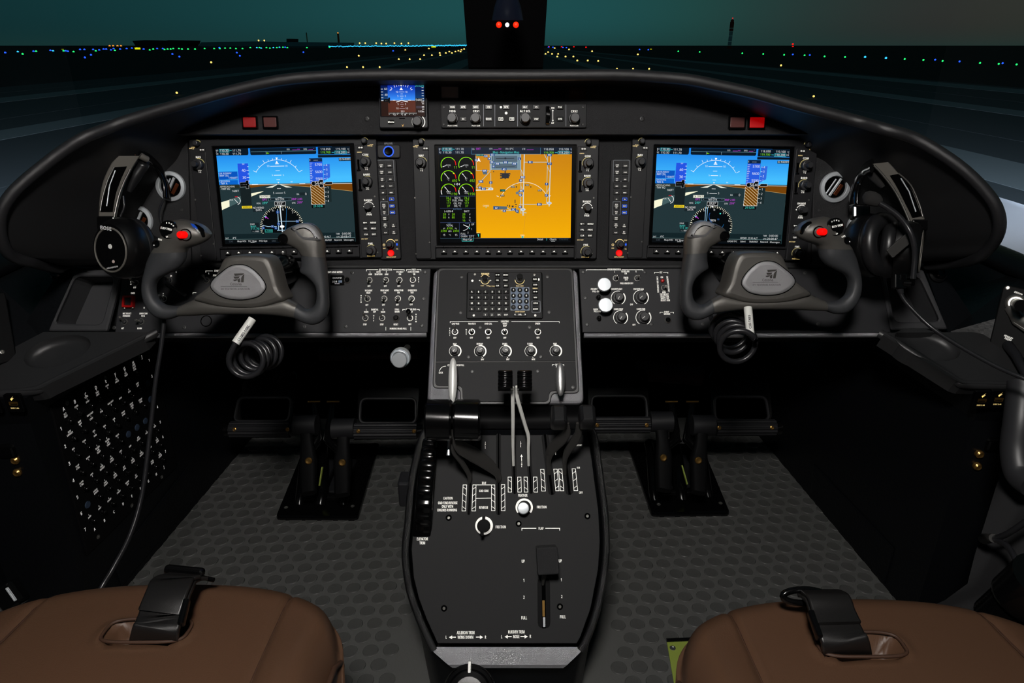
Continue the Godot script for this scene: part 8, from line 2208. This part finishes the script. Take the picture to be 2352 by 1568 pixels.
# ------------------------------------------------------------------ things at the sides
func plane3(a: Vector3, b: Vector3, c: Vector3) -> Transform3D:     # x from a to b, c above
	var x := (b - a).normalized(); var z := x.cross(c - a).normalized()
	return Transform3D(Basis(x, z.cross(x), z), a)
func side_things():
	var L: Array = keep.liner1
	var pl := plane3(L[1], L[0], L[2])
	oy = Vector3(2200, 620, 5.6)
	var u := thing("oxygen_panel", "black side panel marked OXYGEN and HEADSET PHONE at the right edge", "panel", pl)
	var st := S(); extr(st, rounded(ccw(px(pl, [2305, 652, 2430, 680, 2410, 836, 2268, 806], 0.006)), 0.008), -0.002, 0.006, 0.002); part(u, "plate", st, M.dark)
	st = S(); label(st, pl, "OXYGEN", 778, 298, 24, 0.7, 0.0066, 0, -0.06); label(st, pl, "HEADSET", 652, 862, 24, 0.7, 0.0066, 0, -0.06); label(st, pl, "PHONE", 645, 892, 24, 0.7, 0.0066, 0, -0.06); part(u, "lettering", st, M.backlit)
	var p := K(pl, 745, 425, 0.006); var k := mpp(pl, p)
	st = S(); X = m2(p, 0.006); lathe(st, [Vector2(118 * k, 0), Vector2(116 * k, 0.004), Vector2(95 * k, 0.006), Vector2(80 * k, 0.003), Vector2(62 * k, 0.003)], 30); X = Transform3D(); part(u, "valve_collar", st, M.steel)
	st = S(); X = Transform3D(); tube(st, [v3(p, 0.006), v3(p + Vector2(0.004, -0.002), 0.03)], [62 * k, 58 * k], 20); part(u, "valve_stem", st, M.white)
	st = S(); tube(st, [v3(p + Vector2(0.003, -0.0015), 0.022), v3(p + Vector2(0.012, -0.006), 0.075)], [64 * k, 70 * k], 20); part(u, "hose_end", st, M.gloss)
	p = K(pl, 770, 610, 0.012); st = S(); tube(st, [v3(p + Vector2(-0.02, 0.012), 0.008), v3(p, 0.014), v3(p + Vector2(0.03, -0.008), 0.02)], [Vector2(0.008, 0.004), Vector2(0.011, 0.005), Vector2(0.009, 0.004)], 12); tube(st, [v3(p + Vector2(-0.015, 0.004), 0.008), v3(p + Vector2(0.0, -0.01), 0.012), v3(p + Vector2(0.03, -0.018), 0.016)], 0.004, 10); part(u, "clamp", st, M.steel)
	for q in [[640, 230], [468, 1005]]: pm(u, "screw", screw_mesh(0.004), M.steel, m2(K(pl, q[0], q[1], 0.006), 0.006))
	p = K(pl, 640, 960, 0.006); st = S(); tube(st, [v3(p, 0.006), v3(p + Vector2(0.02, -0.012), 0.03), v3(p + Vector2(0.05, -0.04), 0.05)], [0.009, 0.008, 0.006], 12); part(u, "phone_plug", st, M.cord)
	L = keep.liner0
	pl = plane3(L[0], L[1], L[2])
	u = thing("access_plate", "black side panel with a small screw at the left edge above the ledge", "panel", pl)
	st = S(); extr(st, rounded(ccw(px(pl, [-90, 690, 12, 668, 40, 826, -60, 850], 0.006)), 0.008), -0.002, 0.006, 0.002); part(u, "plate", st, M.dark)
	pm(u, "screw", screw_mesh(0.004), M.steel, m2(on(pl, Vector2(5, 808), 0.006), 0.006))
	# jacks on the consoles' aft faces, the hanging plug
	for s in [0, 1]:
		var z: float = -1.045 if s == 0 else -1.045
		u = thing("jack_plate", ["small black plate with two brass jacks under the left ledge", "small black plate with two brass jacks under the right ledge"][s], "socket")
		var c: Array = [[[36, 1056], [41, 1084], [15, 1035]], [[2249, 1042], [2244, 1070], [2285, 1020]]][s]
		for i in 2:
			st = S(); X = Transform3D(Basis(), atz(c[i][0], c[i][1], z)); lathe(st, [Vector2(0.0075, -0.004), Vector2(0.0075, 0.003), Vector2(0.005, 0.006), Vector2(0.0025, 0.005)], 14); X = Transform3D(); part(u, "jack", st, M.brass)
		st = S(); var w := atz(c[2][0], c[2][1], z); box(st, mv(w.x, w.y, w.z), Vector3(0.034, 0.03, 0.012), 0.006); box(st, mv(w.x, w.y - 0.03, w.z - 0.006), Vector3(0.07, 0.09, 0.006), 0.002); part(u, "jack_cover", st, M.gloss)
	u = thing("jack_plug", "gold jack plug hanging on a cord by the right ledge's ports", "plug")
	st = S(); tube(st, [at(2302, 986, 1.1), at(2305, 979, 1.1), at(2310, 969, 1.1), at(2316, 958, 1.1)], [0.0018, 0.0024, 0.0024, 0.0024], 10); part(u, "plug_pin", st, M.brass)
	st = S(); tube(st, spline([at(2316, 959, 1.1), at(2330, 930, 1.1), at(2350, 890, 1.09), at(2390, 840, 1.08)], 5), [0.0035, 0.0055, 0.0055, 0.0055, 0.0055, 0.005, 0.004, 0.004, 0.0035, 0.0035, 0.0035, 0.0035, 0.0035, 0.0035, 0.0035, 0.0035], 10); part(u, "plug_body", st, M.gloss)
	# the draped lining, cords and hose at the right edge
	u = thing("side_cover", "dark crumpled fabric cover hanging at the right edge beside the right seat", "cover")
	var rows := []
	var cols := [[2318, 1040, 1.12], [2290, 1110, 1.1], [2265, 1190, 1.08], [2240, 1270, 1.06], [2222, 1340, 1.05], [2170, 1378, 1.06], [2120, 1400, 1.07], [2080, 1430, 1.06]]
	for q in cols:
		var row := []
		for i in 15:
			var t := i / 14.0
			row.append(at(q[0] + t * 300, q[1] + t * (60 if q[1] < 1300 else 120), q[2] - t * 0.18 + 0.012 * sin(t * 16.0 + q[1] * 0.02) + 0.008 * sin(t * 7.0 - q[1] * 0.05)))
		rows.append(row)
	rows.reverse()
	st = S(); sheet(st, rows); part(u, "cover_cloth", st, M.carpet)
	u = thing("cable", "thin grey cable branching at the right edge below the side console", "cable")
	st = S(); tube(st, spline([at(2256, 1238, 1.03), at(2285, 1236, 1.0), at(2320, 1222, 0.97), at(2380, 1180, 0.93)], 6), 0.0042, 10); tube(st, spline([at(2285, 1238, 1.0), at(2315, 1255, 0.97), at(2338, 1295, 0.94), at(2360, 1350, 0.92)], 6), 0.0042, 10); part(u, "cable_run", st, M.cord)
	st = S(); tube(st, [at(2250, 1238, 1.03), at(2258, 1237, 1.03), at(2282, 1236, 1.0)], [0.003, 0.0075, 0.0065], 12); part(u, "cable_splice", st, M.lever)
	u = thing("hose", "black ribbed hose end at the lower right beside the right seat", "hose")
	st = S(); var hp := []; var hr := []
	for i in 40:
		var t := i / 39.0; hp.append(at(lerpf(2290, 2400, t), lerpf(1425, 1330, t), lerpf(0.93, 0.86, t))); hr.append((0.03 + (0.0016 if i % 2 else 0.0)) if i < 20 else 0.037)
	tube(st, hp, hr, 24); part(u, "hose_sleeve", st, M.gloss)
	u = thing("cup_latch", "smooth dark grey moulded lever at the right edge below the ports", "handle")
	st = S(); tube(st, spline([at(2352, 880, 1.04), at(2344, 960, 1.03), at(2336, 1030, 1.03), at(2345, 1085, 1.02), at(2375, 1110, 1.0)], 5), 0.022, 16); part(u, "moulding", st, M.knob)
	u = thing("belt_adjuster", "black belt adjuster with shiny metal edges at the lower left corner", "buckle")
	var bx := Transform3D(look * Basis(Vector3(0, 0, 1), 0.62), at(8, 1380, 0.95))
	st = S(); box(st, bx, Vector3(0.06, 0.036, 0.022), 0.005); part(u, "housing", st, M.gloss)
	st = S(); box(st, bx * mv(0.024, 0.0, 0.012), Vector3(0.003, 0.022, 0.004), 0.001); box(st, bx * mv(0.012, -0.019, 0.01), Vector3(0.012, 0.0025, 0.004), 0.0008); box(st, bx * mv(-0.014, -0.022, 0.012), Vector3(0.016, 0.003, 0.004), 0.001); part(u, "metal_edge", st, M.silver)
	st = S(); for i in 5: box(st, bx * mv(-0.002 - i * 0.005, -0.009, 0.0115), Vector3(0.0024, 0.016, 0.003), 0.0006)
	part(u, "grip_rib", st, M.knob)
	# small parts on the pedestal's left flank and dim red pipework under the panel
	u = thing("side_switch_box", "small black box on the pedestal's left flank near the floor", "switch box")
	st = S(); box(st, Transform3D(Basis(), at(931, 1122, 1.2)), Vector3(0.02, 0.05, 0.04), 0.004); part(u, "housing", st, M.unit)
	u = thing("pipe", "dim dark red pipe under the left switch panel by the brake knob", "pipe")
	st = S(); tube(st, [atz(735, 812, -1.75), atz(960, 806, -1.75)], 0.022, 12); part(u, "pipe_run", st, M.red_dark)
	st = S(); box(st, Transform3D(Basis(), atz(850, 809, -1.82)), Vector3(0.05, 0.03, 0.13)); part(u, "pipe_bracket", st, M.dark)
	u = thing("pipe", "dim dark red pipe under the right switch panel behind the pedals", "pipe")
	st = S(); tube(st, [atz(1455, 848, -1.75), atz(1610, 862, -1.75)], 0.03, 12); part(u, "pipe_run", st, M.red_dark)
	st = S(); box(st, Transform3D(Basis(), atz(1530, 855, -1.82)), Vector3(0.05, 0.04, 0.13)); part(u, "pipe_bracket", st, M.dark)

# ------------------------------------------------------------------ the airfield beyond the windscreen
func airfield():
	var gy := -1.4
	glow("light_green", Color(0.15, 1.0, 0.45), 1.5); glow("light_blue", Color(0.12, 0.3, 1.0), 2.2); glow("light_amber", Color(1.0, 0.82, 0.42), 1.6); glow("light_red", Color(1.0, 0.06, 0.04), 1.6); glow("light_teal", Color(0.2, 0.75, 1.0), 1.5); glow("light_orange", Color(1.0, 0.62, 0.22), 1.2); glow("sign_yellow", Color(0.95, 0.95, 0.05), 0.9)
	var st := S()
	ball(st, Vector3.ZERO, 1.0, 8); var bulb := done(st)
	st = S(); lathe(st, [Vector2(1.6, -1.6), Vector2(1.4, -0.9), Vector2(0.8, -0.7)], 8); var can := done(st)
	st = S(); box(st, Transform3D(), Vector3.ONE); var pole := done(st)
	var spec := {
		"green": ["light_green", "small green taxiway light among the dots left of the windscreen post", "green taxiway lights"], "blue": ["light_blue", "small blue taxiway edge light left of the windscreen post", "blue taxiway edge lights"], "amber": ["light_amber", "small warm white runway light, one of the cream dots on the runway ahead", "warm white runway lights"], "red": ["light_red", "small red light among those right of the windscreen post at the runway's far end", "red runway end lights"], "orange": ["light_orange", "small orange floodlight on a low mast above the far taxiway, left side", "orange floodlights"], "teal": ["light_teal", "small pale cyan light in the dense row along the far taxiway", "pale cyan taxiway lights"]}
	var put := func(kind: String, x: float, y: float, size := 3.0, text := ""):
		var d: float = 1200.0
		var p: Vector3
		var r := ray(x, y)
		if y > 104.8 and r.y < 0.0:
			var t := (gy + 0.15 - EYE.y) / r.y
			p = EYE + r * minf(t, 1500.0)
		else: p = EYE + r * d
		var u := thing("airfield_light", text if text else spec[kind][1], "light", Transform3D(Basis(), p), text if text else spec[kind][2])
		var k := (p - EYE).length() / FOCAL / 1.05
		var b := pm(u, "lamp_bulb", bulb, M[spec[kind][0]], Transform3D(Basis.from_scale(Vector3.ONE * k * size * 0.5), Vector3.ZERO))
		if p.y > gy + 1.2: pm(u, "mast", pole, M.void, Transform3D(Basis.from_scale(Vector3(0.12, p.y - gy, 0.12)), Vector3(0, (gy - p.y) / 2.0, 0)))
		else: pm(u, "lamp_base", can, M.void, Transform3D(Basis.from_scale(Vector3.ONE * k * size * 0.3), Vector3(0, -k * size * 0.2, 0)))
	var P: Callable = put
	# runway lights ahead, in converging rows
	for q in [[797, 154], [834, 154], [872, 154], [916, 136], [941, 136], [965, 136], [974, 127], [992, 127], [1011, 127], [1010, 122], [1024, 122], [1032, 119], [1038, 122], [1046, 119], [1053, 117], [1058, 119], [1066, 113], [1060, 115], [824, 128], [931, 115], [985, 112], [485, 143]]: P.call("amber", q[0], q[1], 4.0, "warm white runway light in the rows left of the windscreen post")
	P.call("amber", 406, 213, 4.4, "single warm white light just outside the glareshield's left shoulder")
	for q in [[1417, 158], [1454, 158], [1491, 158], [1326, 139], [1350, 139], [1374, 140], [1299, 130], [1317, 130], [1280, 130], [1282, 124], [1268, 124], [1259, 120], [1253, 124], [1307, 114], [1360, 118], [1465, 125], [1274, 111], [1794, 150]]: P.call("amber", q[0], q[1], 4.0, "warm white runway light in the rows right of the windscreen post")
	P.call("amber", 1869, 221, 4.4, "single warm white light just outside the glareshield's right shoulder")
	for q in [[576, 98], [594, 93], [607, 93], [645, 98], [826, 99], [839, 99], [864, 99], [876, 100], [887, 100], [906, 99], [922, 100], [938, 99]]: P.call("amber", q[0], q[1], 3.4, "warm white lamp on a mast above the pale terminal")
	for q in [[252, 106], [260, 106], [270, 106], [278, 106]]: P.call("orange", q[0], q[1], 4.0)
	# left field: blue and green
	for q in [[12, 121], [77, 118], [116, 116], [151, 117], [156, 118], [184, 114], [194, 114], [195, 132], [209, 126], [214, 114], [228, 115], [238, 113], [244, 113], [255, 115], [261, 112], [276, 113], [291, 112], [303, 111], [330, 113], [361, 112], [374, 112], [396, 124], [412, 130], [504, 110], [544, 121], [551, 128], [697, 120], [903, 117], [655, 109]]: P.call("blue", q[0], q[1], 3.6)
	for q in [[52, 124], [83, 118], [169, 119], [146, 117], [220, 117], [264, 116], [344, 115], [352, 113], [378, 114], [385, 113], [392, 113], [398, 112], [411, 112], [418, 113], [432, 113], [448, 113], [470, 112], [492, 112], [505, 112], [517, 111], [529, 111], [542, 112], [557, 112], [575, 110], [596, 110], [612, 110], [620, 111], [636, 110], [650, 109], [660, 110], [684, 108], [705, 110], [757, 109]]: P.call("green", q[0], q[1], 3.6)
	for q in [[41, 119], [122, 117], [315, 111], [590, 110], [600, 111], [628, 110], [642, 109], [671, 108], [690, 107], [720, 108], [736, 107], [751, 106]]: P.call("teal", q[0], q[1], 3.6)
	# right field
	for q in [[1558, 118], [1607, 119.5], [1705, 122.5], [1753, 124], [1801, 126], [1848, 127], [1894, 129.5], [1941, 131], [2078, 135.5], [2121, 137.5], [2165, 140], [2251, 144.5], [2294, 146.5], [2335, 148]]: P.call("green", q[0], q[1], 3.4, "small green taxiway light in the line right of the windscreen post")
	for q in [[1469, 114], [1489, 114.5], [1821, 125], [1860, 126.5], [2148, 137], [2204, 141], [2303, 145], [1260, 108.5], [1270, 109], [1293, 109.5], [1301, 110]]: P.call("blue", q[0], q[1], 3.4, "small blue taxiway light right of the windscreen post")
	for q in [[1987, 131], [2035, 133]]: P.call("teal", q[0], q[1], 4.4, "pale cyan taxiway light in the far right line of green ones")
	for q in [[1261, 108], [1290, 108], [1318, 108], [1346, 109], [1821, 101.5], [1821, 107.5]]: P.call("red", q[0], q[1], 3.6)
	# the dense row that runs together towards the post
	var u: Node3D = null
	st = S()
	for i in 150:
		var t := i / 149.0
		var x := lerpf(756, 1071, pow(t, 0.9)); var y := lerpf(106.5, 104.0, t) + rng.randf_range(-0.8, 1.2)
		var p := at(x, y, 650.0); var k := 650.0 / FOCAL
		box(st, Transform3D(Basis(), p), Vector3(rng.randf_range(1.6, 3.4) * k, 1.7 * k, 0.4))
	var dr := part(self, "light_row", st, M.light_teal)
	tag(dr, "bright cyan row of taxiway lights running together left of the windscreen post", "lights"); dr.set_meta("kind", "stuff")
	# lit yellow signs
	for q in [[108, 122.5, 15, 3.4, "upper board of the large lit yellow taxiway sign, far left"], [109, 127.5, 15, 3.2, "lower board of the large lit yellow taxiway sign, far left"], [12, 118, 10, 3.2, "small lit yellow sign at the left edge of the view"], [316, 111.5, 12, 4.2, "lit yellow taxiway sign left of the dark hangar"], [996, 107.5, 10, 2.6, "small lit yellow sign left of the windscreen post"], [144, 114.5, 4, 3, "tiny lit yellow sign between the large sign and the hangar"], [1495, 114, 4, 3, "tiny lit yellow sign right of the windscreen post"]]:
		var d := 420.0; var k := d / FOCAL
		var s := thing("lit_sign", q[4], "sign", Transform3D(Basis(), at(q[0], q[1], d)))
		st = S(); box(st, mv(0, 0, 0), Vector3(q[2] * k, q[3] * k, 0.5)); part(s, "sign_face", st, M.sign_yellow)
		st = S(); for e in [-0.4, 0.4]: box(st, mv(q[2] * k * e, -q[3] * k * 0.5 - 0.4, -0.1), Vector3(0.15, 0.8, 0.15))
		part(s, "sign_legs", st, M.void)
	# buildings and masts
	mat("far_dark", Color(0.2, 0.26, 0.28), 0.9, 0.0, 0.1); mat("far_grey", Color(0.6, 0.72, 0.74), 0.9, 0.0, 0.1); mat("far_tan", Color(0.95, 0.8, 0.62), 0.9); mat("far_orange", Color(1.0, 0.4, 0.12), 0.9); mat("far_white", Color(0.95, 0.96, 0.96), 0.9); mat("far_red", Color(0.85, 0.3, 0.22), 0.9)
	for q in [[[304, 94, 332, 92, 358, 93, 366, 97, 374, 94, 388, 92, 434, 93, 432, 100, 426, 107, 312, 107], "far_dark", "dark hangar with a dipped roof on the left horizon", "hangar"], [[455, 106, 462, 97, 500, 96, 590, 95, 640, 96, 730, 97, 800, 98, 800, 106], "far_grey", "long pale low terminal building beyond the far taxiway", "terminal"], [[658, 97, 658, 89, 667, 89, 667, 97], "far_dark", "small dark block on the terminal's roof", "building"]]:
		var d := 720.0; var u2 := thing("building", q[2], q[3], Transform3D(Basis(), at(q[0][0], 107, d)))
		var a := PackedVector3Array(); var b := PackedVector3Array()
		for i in range(0, q[0].size(), 2): var p := at(q[0][i], q[0][i + 1], d) - u2.position; a.append(p); b.append(p + Vector3(0, 0, -30))
		a.reverse(); b.reverse()
		st = S(); skin(st, [b, a], true, false); part(u2, "walls", st, M[q[1]])
		if q[3] == "building": continue
		st = S(); var w0: float = at(q[0][0], 107, d).x; var w1: float = at(q[0][q[0].size() - 2], 107, d).x; box(st, mv((w0 + w1) / 2 - u2.position.x, (gy - u2.position.y) / 2, -15), Vector3(absf(w1 - w0) * 0.96, absf(gy - u2.position.y) + 1.0, 28)); part(u2, "ground_floor", st, M[q[1]])
	for q in [[706, 80, 97, 3.0, "far_tan", "slim tan mast behind the terminal, left of the orange tower"], [778, 80, 96, 5.0, "far_orange", "short orange beacon tower behind the terminal"]]:
		var d := 760.0; var k := d / FOCAL
		var u2 := thing("mast", q[5], "tower", Transform3D(Basis(), at(q[0], q[2], d)))
		st = S(); var hh: float = (q[2] - q[1]) * k * 1.1
		tube(st, [Vector3(0, -12, 0), Vector3(0, hh * 0.8, 0), Vector3(0, hh, 0)], [q[3] * k * 0.5, q[3] * k * 0.42, q[3] * k * 0.5], 10); part(u2, "shaft", st, M[q[4]])
		st = S(); tube(st, [Vector3(0, hh, 0), Vector3(0, hh + 2 * k, 0)], q[3] * k * 0.3, 8); part(u2, "beacon", st, M.light_orange if q[4] == "far_orange" else M.far_dark)
	var d := 500.0; var k := d / FOCAL
	var tw := thing("control_tower", "tall red and white banded tower with a lattice foot on the right horizon", "tower", Transform3D(Basis(), at(1674, 118, d)))
	for q in [[0, 12, "far_red"], [12, 20, "far_white"], [20, 31, "far_white"], [31, 40, "far_white"], [40, 46, "far_red"], [46, 58, "far_red"]]:
		st = S(); tube(st, [Vector3(0, q[0] * k * 1.06, 0), Vector3(0, (q[1] - 0.6) * k * 1.06, 0)], (4.2 if q[0] < 40 else 4.6) * k, 12); part(tw, "band", st, M[q[2]])
	st = S(); tube(st, [Vector3(0, 61 * k, 0), Vector3(0, 65 * k, 0), Vector3(0, 67 * k, 0)], [3.8 * k, 3.6 * k, 1.0 * k], 12); part(tw, "cab", st, M.far_red)
	st = S(); for e in [-1, 1]: tube(st, [Vector3(e * 14 * k, -4 * k, 0), Vector3(e * 2 * k, 12 * k, 0)], 0.5 * k, 6); tube(st, [Vector3(e * 17 * k, 3 * k, 0), Vector3(e * 3 * k, 3 * k, 0)], 0.5 * k, 6)
	part(tw, "lattice", st, M.far_red)
	st = S(); ball(st, Vector3(0, 69 * k, 0), 1.1 * k, 8); part(tw, "warning_light", st, M.light_red)
